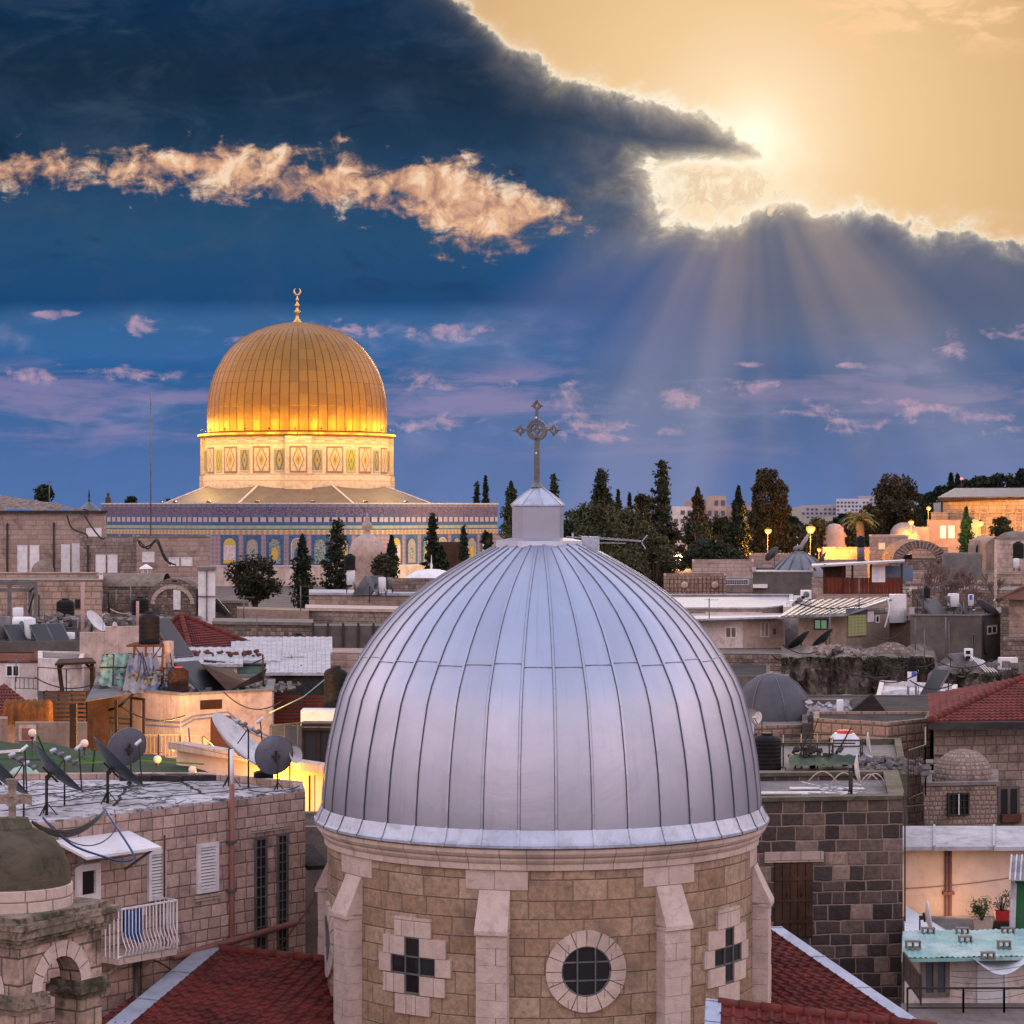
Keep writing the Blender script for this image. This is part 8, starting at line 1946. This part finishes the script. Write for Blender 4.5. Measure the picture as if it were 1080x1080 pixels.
b = MB(); leaves(b, P, .12, rn); o = b.build('wall_growth', M['moss_g']); tag(o, 'moss and weeds hanging over the top of the ruined wall', 'weeds'); o['kind'] = 'stuff'
rocks('stone_heap', 'long heap of loose stones in front of the brown house', 'rubble', lambda r: (lambda f: at(846+f*78, 690-8*sin(pi*min(1, f*1.2+.05))*r.random()+2*r.random(), r.uniform(142, 147)))(r.random()), 330, .16, .38, M['stones'], 4, 'stuff')
for i, (x, y, rr, hh, Yq, m) in enumerate(((940, 697, 27, 20, 143, 'rubble'), (1000, 711, 22, 9, 139, 'stones'))):
 c = at(x, y, Yq); k = Yq/F; t = thing('earth_dome', ['rounded rubble dome right of the heap of stones', 'low flat rubble mound below the grey house'][i], 'dome', c); MB().lathe(c, [(rr*k, -.4), (rr*k*.97, 0), (rr*k*.8, hh*k*.45), (rr*k*.5, hh*k*.82), (rr*k*.2, hh*k*.98), (0, hh*k)], 24).build('shell', M[m], t)
dish('dark dish leaning left at the foot of the brown house', at(843, 677, 150), .85, (-.6, .3, .75), M['dishd'], zr(694, 150), lnb=False); dish('dark dish leaning right beside the heap of stones', at(869, 674, 150), .8, (-.62, .3, .72), M['dishd'], zr(690, 150), lnb=False)
boiler('white boiler with dark printed squares at the foot of the grey house', 1021.5, 684, 701, 138, 9.5, stand=.3)
b = MB()
for dz_ in (0, .3): b.box(at(1021, 688, 137.7)-V(0, 0, dz_), (.25, .02, .18))
tag(b.build('dark_print', M['black']), 'two dark printed squares on the white boiler below the grey house', 'sticker')
drape('pale crumpled sheet on the ground left of the printed boiler', [at(1000, 711, 137.5), at(1018, 712, 137.5), at(1016, 701, 138), at(1004, 700, 138)], M['sack'], 3)
collector('dark panel lying right of the printed boiler', 1030, 707, 137, 1.6, 1.6, az=.8, tilt=35, n=1)
for i in range(5): cable('thin white pole leaning by the printed boiler', [at(1024+i*3, 692+i, 137.5), at(1040+i*3, 709, 136.5)], .035, M['white'], 'pole', 'white poles by the printed boiler', 'pole')
ct_ = MB()
for (x0, x1, y0, y1, Yq, nn) in ((1000, 1080, 700, 716, 137, 60), (825, 850, 735, 755, 130, 25), (890, 930, 735, 760, 128, 30)):
 for _ in range(nn): c = at(rn.uniform(x0, x1), rn.uniform(y0, y1), Yq); ct_.box(c, (rn.uniform(.15, .5), .3, rn.uniform(.1, .4)), rz=rn.uniform(0, 3))
o = ct_.build('yard_clutter', M['roofgrey']); tag(o, 'grey odds and ends at the foot of the ruined wall', 'clutter'); o['kind'] = 'stuff'
for (x, y, lab) in ((1063, 700, 'upper'), (1075, 706, 'lower')): b = MB(); c = at(x, y, 138); b.box(c, (1.0, .6, .7)); tag(b.build('white_box', M['white']), f'white rooftop box at the right edge under the pale striped house, {lab} one', 'box')
bare_tree('thin leafless shrub at the right edge above the red hipped roof', 1062, 690, 745, 132, 30, 9, M['bark'], n=5)
house('mound_house', 'low ruined building filling the ground below the ruined wall', 'house', [P2(840, 128), P2(1100, 126), P2(1100, 139), P2(840, 139)], zr(752, 128), M['rubble'], M['roofgrey'], par=.1)
def cupola(label, x, y, r, h, Y, mat, drum=None, dh=1.5, name='dome'):
 c = at(x, y, Y); k = Y/F; t = thing(name, label, 'dome', V(c.x, c.y, c.z-dh-2)); MB().lathe(c, [(r*k*cos(a), h*k*sin(a)) for a in [pi/2*i/8 for i in range(9)]], 28).build('shell', M[mat], t)
 MB().lathe(c, [(r*k*1.04, -dh-3), (r*k*1.04, -.02), (r*k*.98, 0)], 28).build('drum', M[drum or 'far'], t); return t
cupola('blue grey dome behind the stone chapel, below the street lamps', 954, 563, 15, 12, 300, 'dish')
cupola('pale wide dome at the right edge above the vaulted house', 1072, 569, 20, 9, 232, 'domeplaster')
g = house('stone_chapel', 'low stone chapel with carved front left of the leafless trees', 'chapel', [P2(917, 262), P2(958, 262), P2(958, 275), P2(917, 275)], zr(566, 262), M['far'], M['roofgrey'], par=.3, cope=M['trim'])
w = Wl(P2(917, 262), P2(958, 262)); window(g, w, 926, 572, 934, 580, 'plain', fm=M['trim'], pm=M['warmlit']); window(g, w, 928, 586, 935, 592, 'plain', fm=M['trim'], pm=M['glass'])
Y = 252; g = thing('ruined_vault', 'grey ruined vault with fan shaped ribs in the far right', 'building', at(965, 600, Y)); b = MB(); c = at(970, 592, Y); k = Y/F; n = 18
for i in range(n):
 a0, a1 = pi*i/n, pi*(i+1)/n; f = lambda a, rr, d: V(c.x+rr*k*1.1*cos(a), c.y+d, c.z+rr*k*.85*sin(a)); b.quad(f(a0, 26, 0), f(a1, 26, 0), f(a1, 27, 7), f(a0, 27, 7)); b.quad(f(a0, 16, 0), f(a1, 16, 0), f(a1, 26, 0), f(a0, 26, 0))
b.build('vault', M['rubble'], g); b = MB()
for i in range(1, n): a = pi*i/n; b.bar(V(c.x+17*k*1.1*cos(a), c.y-.03, c.z+17*k*.85*sin(a)), V(c.x+25*k*1.1*cos(a), c.y-.03, c.z+25*k*.85*sin(a)), .16, .1)
b.build('ribs', M['far'], g); b = MB(); b.prism([P2(940, Y+.2), P2(1002, Y+.2), P2(1002, Y+8), P2(940, Y+8)], 18, c.z+.2); b.build('wall', M['rubble'], g)
house('pale_gable_house', 'sloping pale roof left of the ruined vault', 'house', [P2(937, 256), P2(962, 256), P2(962, 262), P2(937, 262)], zr(585, 256), M['far'], M['sheet'], par=.05)
Y = 236; g = thing('rounded_gable_house', 'plastered house with a rounded gable at the far right', 'house', at(1055, 600, Y)); b = MB(); cx_, z0, r_ = P2(1055, Y)[0], zr(577, Y), 15*Y/F; out = [V(P2(1071, Y)[0], Y, 18)]+[V(cx_+r_*cos(a)*1.03, Y, z0+r_*.72*sin(a)) for a in [pi*i/14 for i in range(15)]]+[V(P2(1040, Y)[0], Y, 18)]; n = len(out)
b.add(out+[p+V(0, 9, 0) for p in out], [tuple(range(n))]+[(i, (i+1) % n, n+(i+1) % n, n+i) for i in range(n)]); b.build('wall', M['plaster_t'], g)
w = Wl(P2(1040, Y), P2(1071, Y)); window(g, w, 1068, 573, 1070.5, 588, 'plain', fm=M['white'], pm=M['wplastic'])
Y = 240; g = thing('arched_stone_house', 'stone house with a dark arched opening left of the rounded gable', 'house', at(1035, 600, Y)); b = MB(); b.prism([P2(1022, Y), P2(1046, Y), P2(1046, Y+6), P2(1022, Y+6)], 18, zr(570, Y)); b.build('wall', M['far'], g); b = MB(); c = at(1036, 579, Y-.03); b.add([c+V(.62*cos(a), 0, .62*sin(a)) for a in [pi*i/10 for i in range(11)]]+[c+V(-.62, 0, -.9), c+V(.62, 0, -.9)], [tuple(range(13))]); b.build('arch_opening', M['glass'], g)
tank('black water tank in front of the rounded gable', 1074, 571, 589, 225, 12); boiler('white boiler below the black tank at the right edge', 1072, 589, 599, 222, 6); boiler('white boiler patch left of the rounded gable', 1033, 591, 606, 222, 7)
house('far_stone_terrace', 'long stone terrace behind the leafless trees', 'terrace', [P2(955, 226), P2(1100, 222), P2(1100, 236), P2(955, 236)], zr(605, 224), M['far'], M['concrete'], par=.2)
house('mid_stone_terrace', 'stone terrace wall at the foot of the leafless trees', 'terrace', [P2(950, 196), P2(1100, 192), P2(1100, 210), P2(950, 210)], zr(622, 194), M['rubble'], M['concrete'], par=.2)
house('mid_stone_ledge', 'brownish stone terrace below the round grey wall', 'terrace', [P2(955, 212), P2(1100, 210), P2(1100, 222), P2(955, 222)], zr(612, 211), M['tanblock2'], M['concrete'], par=.2)
b = MB(); c = at(1015, 600, 218); k = 218/F; b.lathe(c, [(21*k, -3), (21*k, 15*k), (18*k, 17*k), (0, 17*k)], 24); tag(b.build('round_tower', M['plaster_g']), 'round dark grey wall among the leafless trees', 'tower')
o = thing('flag_pole', 'tall pale pole standing in front of the leafless trees', 'pole', at(1050, 650, 170)); MB().tube([at(1050, 660, 170), at(1050, 568, 170)], [.12, .07], 6).build('pole', M['trim'], o); MB().lathe(at(1050, 568, 170), [(.1, 0), (.12, .08), (0, .16)], 8).build('cap', M['steel'], o)
for i, (x, y0, y1, Y, w_, n_) in enumerate(((985, 583, 655, 176, 60, 7), (1018, 590, 650, 182, 46, 7), (966, 612, 650, 174, 36, 6), (1045, 598, 650, 186, 40, 6), (1040, 556, 600, 246, 30, 6), (1068, 552, 585, 262, 36, 6), (1002, 600, 655, 180, 50, 7), (1030, 612, 655, 172, 40, 6))):
 bare_tree(['large leafless tree left of the round grey wall', 'leafless tree in front of the round grey wall', 'low leafless tree glowing brown next to the white screen wall', 'leafless tree behind the tall pale pole', 'leafless tree before the lit arcades', 'leafless tree at the right edge before the lit building', 'dense leafless tree above the grey house roof', 'short leafless tree right of the grey house boilers'][i], x, y0, y1, Y, w_, 40+i, n=n_)
# ================================================================ far: lit arcaded building, trees, skyline
Y = 330; zR = zr(527, Y); A_, B_ = P2(995, Y), P2(1130, Y-2)
g = thing('lit_arcade_building', 'floodlit golden stone building with blind arches and a grey tiled roof, upper right', 'building', (*P2(1040, Y), 20))
b = MB(); b.prism([A_, B_, P2(1130, Y+14), P2(995, Y+14)], 18, zR); b.build('wall', M['goldstone'], g); w = Wl(A_, B_)
b = MB(); e0, e1 = at(990, 525.5, Y-1), at(1130, 523.5, Y-1); r0, r1 = V(*P2(1008, Y+8), zr(516, Y+8)), V(*P2(1130, Y+8), zr(515.5, Y+8)); b.add([e0, e1, r1, r0, V(*P2(990, Y+16), e0.z)], [(0, 1, 2, 3), (0, 3, 4)]); n = 70
for i in range(n): b.bar(e0.lerp(e1, i/n)+V(0, 0, .08), r0.lerp(r1, i/n)+V(0, 0, .08), .22, .16)
b.build('roof', M['dish'], g); b = MB(); b.bar(e0-V(0, 0, .2), e1-V(0, 0, .2), .5, .3)
for i in range(60): p = e0.lerp(e1, i/60); b.bar(p+V(0, .2, -.3), p+V(0, 1.0, -.5), .14)
b.build('eave', M['wood'], g)
for i, x in enumerate((1014, 1026, 1038, 1064, 1076)):
 q = w.hit(x); c = w.pt(q, zr(545, Y), .02); r_ = 5.2*Y/F; ab = MB(); pts = [c+V(r_*cos(a), 0, r_*1.5*sin(a)) for a in [pi*k/10 for k in range(11)]]
 for p, q_ in zip(pts, pts[1:]): ab.bar(p, q_, .22, .2, up=V(0, 1, 0))
 for s in (-1, 1): ab.bar(c+V(s*r_, 0, 0), c+V(s*r_, 0, -2.4), .22)
 fr = ab.build('blind_arch', M['goldstone'], g); MB().add([c+V(r_*.85*cos(a), -.01, r_*1.3*sin(a)) for a in [pi*k/10 for k in range(11)]]+[c+V(-r_*.85, -.01, -2.2), c+V(r_*.85, -.01, -2.2)], [tuple(range(13))]).build('recess', M['tanblock2'], fr)
b = MB(); w.box(b, 0, w.L, zr(541, Y), zr(539.8, Y), .003, .15); w.box(b, w.hit(1057), w.hit(1060), 18, zR-.3, .003, .5); b.build('string_course', M['goldstone'], g)
g = house('lit_annex', 'lower pinkish annex with two glowing windows left of the lit arcades', 'annex', [P2(978, 318), P2(1032, 318), P2(1032, 328), P2(978, 328)], zr(549, 318), M['pinkwall'], M['roofgrey'], par=.3, cope=M['trim'])
w = Wl(P2(978, 318), P2(1032, 318)); window(g, w, 991, 554, 998, 568, 'grid', fm=M['trim'], pm=M['litwin'], lab='left glowing window'); window(g, w, 999.8, 554, 1007, 568, 'grid', fm=M['trim'], pm=M['litwin'], lab='right glowing window'); window(g, w, 1014, 558, 1018, 563, 'plain', fm=M['trim'], pm=M['litwin'])
house('upper_annex', 'set back upper storey behind the annex with the glowing windows', 'annex', [P2(982, 326), P2(1000, 326), P2(1000, 336), P2(982, 336)], zr(541, 326), M['goldstone'], M['roofgrey'], par=.2, cope=M['trim'])
house('side_annex', 'low pink wing at the left foot of the glowing windows', 'annex', [P2(962, 312), P2(980, 312), P2(980, 322), P2(962, 322)], zr(556, 312), M['pinkwall'], M['roofgrey'], par=.2)
house('esplanade_wall', 'long low stone wall at the edge of the esplanade behind the palm', 'wall', [P2(868, 270), P2(925, 270), P2(925, 271), P2(868, 271)], zr(577, 270), M['far'], M['concrete'], par=.05)
house('esplanade_wall', 'low orange stone wall under the dark pine at the street lamps', 'wall', [P2(866, 290), P2(1000, 290), P2(1000, 291), P2(866, 291)], zr(577, 290), M['tanblock2'], M['concrete'], par=.05)
c = at(880, 572, 300); b = MB(); b.lathe(c, [(1.5, -3), (1.5, .8), (1.2, 1.7), (.6, 2.2), (0, 2.3)], 16); tag(b.build('small_shrine', M['pinkwall']), 'small rounded pink stone pavilion between the brightest lamp and the palm', 'pavilion')
for (x, y, Y, r, e, lab) in ((855, 558, 268, .52, 4300, 'brightest sodium street lamp in front of the dark trees'), (810, 560, 262, .36, 3200, 'orange street lamp under the tall dark tree, left of the brightest one'), (961, 551, 296, .34, 2600, 'orange street lamp above the blue grey dome'), (1034, 552, 300, .42, 4200, 'orange street lamp before the blind arches'), (979.5, 536, 312, .30, 1600, 'highest small street lamp at the crown of the dark pine'), (752.5, 556, 330, .26, 1200, 'small orange street lamp seen between the two cypresses'), (741, 556, 334, .14, 300, 'tiniest dim lamp left of the cypress pair'), (864, 580, 262, .22, 700, 'low lamp below the brightest street lamp'), (883, 580, 268, .24, 700, 'low lamp beside the foot of the palm'), (718, 577, 300, .30, 1500, 'pale street lamp low between the trees above the silver dome'), (727, 577, 305, .18, 500, 'smaller pale lamp right of the low pale street lamp')):
 pale = 'pale' in lab; streetlamp(lab, x, y, Y, r*.95, e*2.2, col=(1., .68, .34) if pale else (1., .36, .045))
ld = bpy.data.lights.new('arcade_flood', 'SPOT'); ld.energy = 17000; ld.color = (1., .42, .05); ld.spot_size = R(110); ld.spot_blend = 1; ld.shadow_soft_size = .5
lo = bpy.data.objects.new('arcade_flood', ld); COL.objects.link(lo); lo.location = at(1070, 566, 312); lo.rotation_euler = (at(1050, 540, 331)-lo.location).to_track_quat('-Z', 'Y').to_euler()
t = thing('arcade_floodlight', 'floodlight on the ground in front of the lit arcades', 'floodlight', lo.location-V(0, 0, .6)); b = MB(); b.box(lo.location-V(0, .4, .3), (.7, .4, .5)); b.build('housing', M['dsteel'], t)
c = at(907, 542+10, 276); zg = zr(582, 276); t = thing('palm_tree', 'palm tree with drooping fronds lit orange beside the street lamps', 'palm', V(c.x, c.y, zg-3)); rp_ = random.Random(8)
MB().tube([V(c.x, c.y, zg-3), V(c.x+.1, c.y, zg+1), V(c.x, c.y, c.z+.3)], [.55, .42, .48], 9).build('trunk', M['palmtrunk'], t); fb = MB()
for i in range(44):
 a = rp_.uniform(0, 2*pi); el = rp_.uniform(.1, 1.35); L = rp_.uniform(2.1, 2.9); d = V(cos(a)*cos(el), sin(a)*cos(el), sin(el)); pts = []
 for k in range(9): s = k/8; pts.append(c+V(0, 0, .3)+d*L*s*(1.-.12*s)+V(0, 0, -1.25*s*s*(1.15-.3*sin(el))))
 fb.tube(pts, [.05*(1-k/9)+.01 for k in range(9)], 4)
 sd = d.cross(V(0, 0, 1)).normalized()
 for k in range(1, 9):
  for m in (0, .5):
   p = pts[k-1].lerp(pts[k], m); tan = (pts[k]-pts[k-1]).normalized(); w_ = .55*(1-.55*(k/8))
   for s in (-1, 1): q = p+sd*s*w_+tan*.28-V(0, 0, .14); fb.add([p-tan*.04, p+tan*.06, q], [(0, 1, 2)])
fb.build('fronds', M['palm'], t)
T = [
 ('broad olive tree mass right of the lantern, nearest the silver dome', 625, 527, 640, 262, 92, 'round', 'leafo', 7500, 1),
 ('rounded dark tree behind the antenna, left of the fir', 662, 532, 645, 268, 76, 'round', 'leafo', 6500, 2),
 ('lower olive tree touching the silver dome on the right', 690, 560, 640, 250, 62, 'round', 'leafo', 5000, 3),
 ('olive tree filling the gap under the tall fir', 700, 548, 640, 275, 58, 'round', 'leafd', 5000, 4),
 ('ragged dark fir standing just right of the cross', 634, 496, 560, 285, 36, 'fir', 'leafd', 4200, 5),
 ('tall pointed fir above the distant flats', 698, 487, 590, 275, 38, 'fir', 'leafd', 5000, 6),
 ('small cypress touching the right of the lantern roof', 584, 500, 560, 290, 20, 'fir', 'leafd', 1500, 7),
 ('rounded dark cypress left of the lantern', 539, 509, 580, 290, 24, 'cypress', 'leafd', 2400, 8),
 ('slim cypress at the right end of the shrine roof', 512, 503, 560, 345, 10, 'cypress', 'leafd', 900, 9),
 ('small feathery tree above the right end of the shrine roof', 503, 509, 560, 350, 12, 'fir', 'leafd', 900, 10),
 ('thin cypress between the fir and the tall pointed fir', 652, 518, 570, 300, 10, 'cypress', 'leafd', 900, 11),
 ('second thin cypress left of the tall pointed fir', 664, 522, 570, 300, 9, 'cypress', 'leafd', 900, 12),
 ('brownish small tree between the thin cypresses', 643, 524, 575, 305, 22, 'round', 'leafp', 1400, 13),
 ('single cypress in front of the distant flats', 736, 516, 590, 280, 26, 'cypress', 'leafp', 3400, 14),
 ('tall narrow cypress left of the large dark tree', 779, 514, 612, 262, 27, 'cypress', 'leafd', 4200, 15),
 ('large ragged dark tree behind the orange street lamp', 815, 487, 600, 285, 66, 'round', 'leafp', 9500, 16),
 ('bushy dark tree below the cypress above the block walls', 748, 566, 625, 256, 70, 'round', 'leafd', 5400, 17),
 ('round bush left of the tall narrow cypress', 775, 578, 620, 248, 40, 'round', 'leafd', 2200, 18),
 ('shadowed olive tree behind the brightest street lamp', 862, 545, 592, 300, 38, 'round', 'leafo', 2600, 19),
 ('wide umbrella shaped dark pine left of the lit arcades', 948, 502, 576, 345, 74, 'round', 'leafp', 9500, 20),
 ('smaller dark tree at the left foot of the wide pine', 918, 531, 572, 340, 34, 'round', 'leafp', 2200, 21),
 ('dark bush at the right foot of the palm', 892, 556, 582, 300, 22, 'round', 'leafd', 1300, 22),
 ('small bright green conifer before the lit annex', 1019, 536, 592, 285, 16, 'cypress', 'leafg', 2200, 23),
 ('greenish tree left of the bare tree before the blind arches', 1058, 545, 580, 290, 30, 'round', 'leafo', 1600, 24),
 ('dark tree right behind the wide pine', 975, 520, 560, 420, 24, 'round', 'leafd', 1600, 25),
 ('low tree at the foot of the distant flats', 760, 545, 600, 300, 56, 'round', 'leafp', 4200, 26),
 ('reddish brown tree between the distant flats and the large dark tree', 795, 535, 600, 310, 30, 'round', 'leafp', 1800, 27),
 ('low dark tree behind the yagi antenna', 600, 545, 600, 272, 40, 'round', 'leafd', 2600, 28),
 ('bushy olive tree touching the silver dome below the antenna', 655, 575, 660, 240, 70, 'round', 'leafo', 4500, 34),
 ('dark rounded tree behind the lantern base', 610, 535, 600, 300, 46, 'round', 'leafd', 3200, 35),
 ('tall ragged tree top left of the tall pointed fir', 678, 516, 600, 300, 34, 'round', 'leafp', 3200, 36),
 ('dark shapeless tree under the single cypress', 735, 548, 612, 268, 50, 'round', 'leafd', 3600, 29),
 ('dark tree between the single cypress and the tall narrow one', 758, 540, 600, 292, 40, 'round', 'leafd', 3200, 30),
 ('dark ragged cypress leaning on the left of the large dark tree', 797, 520, 590, 290, 22, 'cypress', 'leafp', 2600, 31),
 ('low dark tree filling below the ragged fir', 640, 540, 620, 280, 54, 'round', 'leafd', 4000, 32),
 ('dark tree below the brightest lamp to its left', 832, 552, 590, 290, 40, 'round', 'leafp', 3000, 33),
]
for (lab, x, y0, y1, Y, w_, kd, m, n_, sd_) in T:
 tree(lab, x, y0, y1, Y, w_, kd, M[m], 100+sd_, n_)
for i, (x, y0, w_, kd) in enumerate(((993, 513, 22, 'round'), (1003, 500, 8, 'cypress'), (1010, 501, 8, 'cypress'), (1018, 506, 22, 'round'), (1036, 502, 26, 'round'), (1052, 499, 22, 'pine'), (1066, 500, 22, 'round'), (1078, 492, 18, 'round'), (983, 520, 18, 'round'), (1028, 510, 24, 'round'))):
 tree('dark hill tree above the lit arcades, ' + ['broad leftmost crown', 'left spire of the twin cypresses', 'right spire of the twin cypresses', 'crown right of the twin cypresses', 'crown in the middle of the row', 'flat topped crown', 'crown left of the highest one', 'highest crown at the edge', 'lowest crown at the left end', 'low crown under the middle one'][i], x, y0, 530, 640, w_, kd, M['leafd'], 200+i, 1500, group='trees on the hill', zb=24)
c = at(1014, 505, 630); t = thing('warning_light', 'tiny red light on a mast among the hill trees', 'lamp', c-V(0, 0, 8)); MB().tube([c-V(0, 0, 8), c], .15, 5).build('mast', M['dsteel'], t); MB().lathe(c, [(0, -.4), (.4, 0), (0, .4)], 8).build('lens', M['redlamp'], t)
def block(name, label, x0, x1, y0, y1, Y, dep, wall, rows, cols, pm, ww=.55, wh=.5, group=None):
 g = house(name, label, 'building', [P2(x0, Y), P2(x1, Y), P2(x1, Y+dep), P2(x0, Y+dep)], zr(y0, Y), wall, M['roofgrey'], par=.5, zb=10 if Y < 900 else -25, group=group); w = Wl(P2(x0, Y), P2(x1, Y))
 for r_ in range(rows):
  for c_ in range(cols):
   if rn.random() < .12: continue
   xa = x0+(x1-x0)*(c_+.5-ww/2)/cols; xb = x0+(x1-x0)*(c_+.5+ww/2)/cols; ya = y0+2+(y1-y0-2)*(r_+.5-wh/2)/rows; yb = y0+2+(y1-y0-2)*(r_+.5+wh/2)/rows
   q0, q1, z0, z1 = w.rect(xa, ya, xb, yb); b = MB(); w.box(b, q0, q1, z0, z1, .01, .06*Y/400); b.build('window', pm, g)
 return g
block('distant_flats', 'white distant block of flats at the skyline between the lamp trees and the pine', 882, 917, 526, 548, 1150, 30, M['farwall'], 5, 9, M['pane'])
block('distant_flats', 'lower pale flats left of the skyline block', 845, 882, 533, 548, 1180, 30, M['farwall2'], 3, 8, M['pane'])
block('distant_flats', 'small pale skyline block right behind the white flats', 905, 925, 523, 545, 1250, 20, M['farwall2'], 5, 5, M['pane'])
block('distant_house', 'white and grey apartment house seen between the tall fir and the cypress', 709, 731, 534, 590, 400, 20, M['plaster_w'], 6, 3, M['pane'], .6, .5)
block('distant_house', 'brownish apartment house left of the single cypress', 722, 760, 528, 590, 430, 20, M['pinkwall'], 6, 5, M['pane'])
block('distant_house', 'pale stone block right of the single cypress', 745, 766, 523, 590, 415, 20, M['pinkwall'], 6, 3, M['pane'])
block('distant_house', 'low pale house left of the tall pointed fir', 670, 700, 530, 590, 420, 20, M['farwall2'], 5, 4, M['pane'])
block('distant_house', 'narrow pale stair tower of the house left of the tall pointed fir', 672, 680, 525, 590, 418, 10, M['farwall'], 4, 1, M['pane'])
antenna('thin mast on the pale stair tower', 673, 518, 526, 417, 0)
block('distant_house', 'pinkish house half hidden behind the ragged tree mass', 762, 800, 533, 590, 440, 20, M['pinkwall'], 5, 5, M['pane'])
zz = zr(565, 54); t = thing('yagi_antenna', 'long silver yagi antenna sticking out to the right of the dome lantern', 'aerial', at(606, 590, 53.)); b = MB()
y0_ = at(612, 566, 53.2); y1_ = at(677, 571, 53.2); y2_ = at(610, 572, 53.4); y3_ = at(660, 573, 53.4)
b.bar(y0_-V(.3, 0, 0), y1_, .02); b.bar(y2_-V(.25, 0, 0), y3_, .018); b.bar(at(604, 600, 53.2), at(604, 562, 53.2), .04); b.build('boom', M['galv'], t); b = MB()
for i in range(13): p = y0_.lerp(y1_, (i+.3)/13); b.bar(p+V(-.05, -.25, .03), p+V(.07, .25, -.0), .012)
for i in range(8): p = y2_.lerp(y3_, (i+.3)/8); b.bar(p+V(-.05, -.2, .0), p+V(.07, .2, 0), .012)
b.bar(y1_-V(.02, 0, .02), y1_+V(.12, 0, .14), .02); b.bar(y1_-V(.02, 0, .0), y1_+V(.08, 0, -.16), .02); b.build('elements', M['galv'], t)
for i, (x, Yq) in enumerate(((138, 300), (178, 300))):
 tree(['low dark treetop over the left part of the shrine roof', 'tiny treetop left of the shrine roof slope'][i], x, 524+i*2, 545, 360, 18-i*8, 'round', M['leafd'], 300+i, 700, zb=20)
c = at(114, 527, 300); b = MB(); b.lathe(c, [(.4, -1), (.35, .2), (.12, .4), (.22, .7), (0, .9)], 10); b.build('parapet_knob', M['dsteel'], sh)
rf_ = random.Random(77); k = 0
fill = [(640, 300, 262), (700, 300, 250), (880, 240, 230), (970, 282, 250), (1075, 290, 255), (760, 236, 225), (820, 250, 235)]
for (x, Y, _) in fill:
 k += 1
 house('old_town_house', ['low stone house in the shade behind the olive trees', 'low stone house under the tall pointed fir', 'flat stone house behind the red boarded shed', 'flat stone house under the lit annex', 'flat stone house under the blind arches at the right edge', 'flat stone house under the bushy dark tree', 'flat stone house below the large ragged tree'][k-1], 'house', [P2(x-30, Y), P2(x+35, Y), P2(x+35, Y+10), P2(x-30, Y+10)], zr(585 if Y > 240 else 592, Y), M['far'], M['roofgrey'], par=.3)
rf_ = random.Random(9); P = []
for _ in range(9000):
 x = rf_.uniform(745, 1000); Yq = rf_.uniform(430, 520); f = rf_.random(); top = 551+4*sin(x*.09)+3*sin(x*.23+1); P.append(at(x, top+f*28, Yq)+V(0, rf_.uniform(-3, 3), 0))
b = MB(); leaves(b, P, 1.1, rf_); o = b.build('wooded_slope', M['leafd']); tag(o, 'dark scrubby wood on the slope between the street lamps and the skyline flats', 'wood'); o['kind'] = 'stuff'
rf_ = random.Random(5)
for i in range(18):
 l = i % 2; x = rf_.uniform(5, 330) if l else rf_.uniform(810, 1075); y = rf_.uniform(625, 720); Yq = 30*F/4/(y-540)*1.05 if y > 650 else rf_.uniform(150, 180)
 antenna('thin rod aerial standing among the '+('left' if l else 'right')+' middle rooftops', x, y-rf_.uniform(18, 34), y+4, Yq, rf_.choice((0, 0, .9, 1.2)), az=rf_.uniform(-.6, .6), group='rod aerials on the middle rooftops', n=5)
for i in range(22):
 l = i % 2; x = rf_.uniform(0, 280) if l else rf_.uniform(800, 1040); y = rf_.uniform(630, 745); Yq = 7.2*F/(y-540) if y > 665 else 150
 if x > 735 and x < 880 and y > 690: y -= 45; Yq = 150
 a, c = at(x, y, Yq), at(x+rf_.uniform(30, 75), y+rf_.uniform(-10, 10), Yq)
 cable('thin black wire sagging over the '+('left' if l else 'right')+' middle rooftops', sag(a, c, rf_.uniform(.2, .5), 8), .016*Yq/100+.01, group='wires over the middle rooftops', cat='wire')
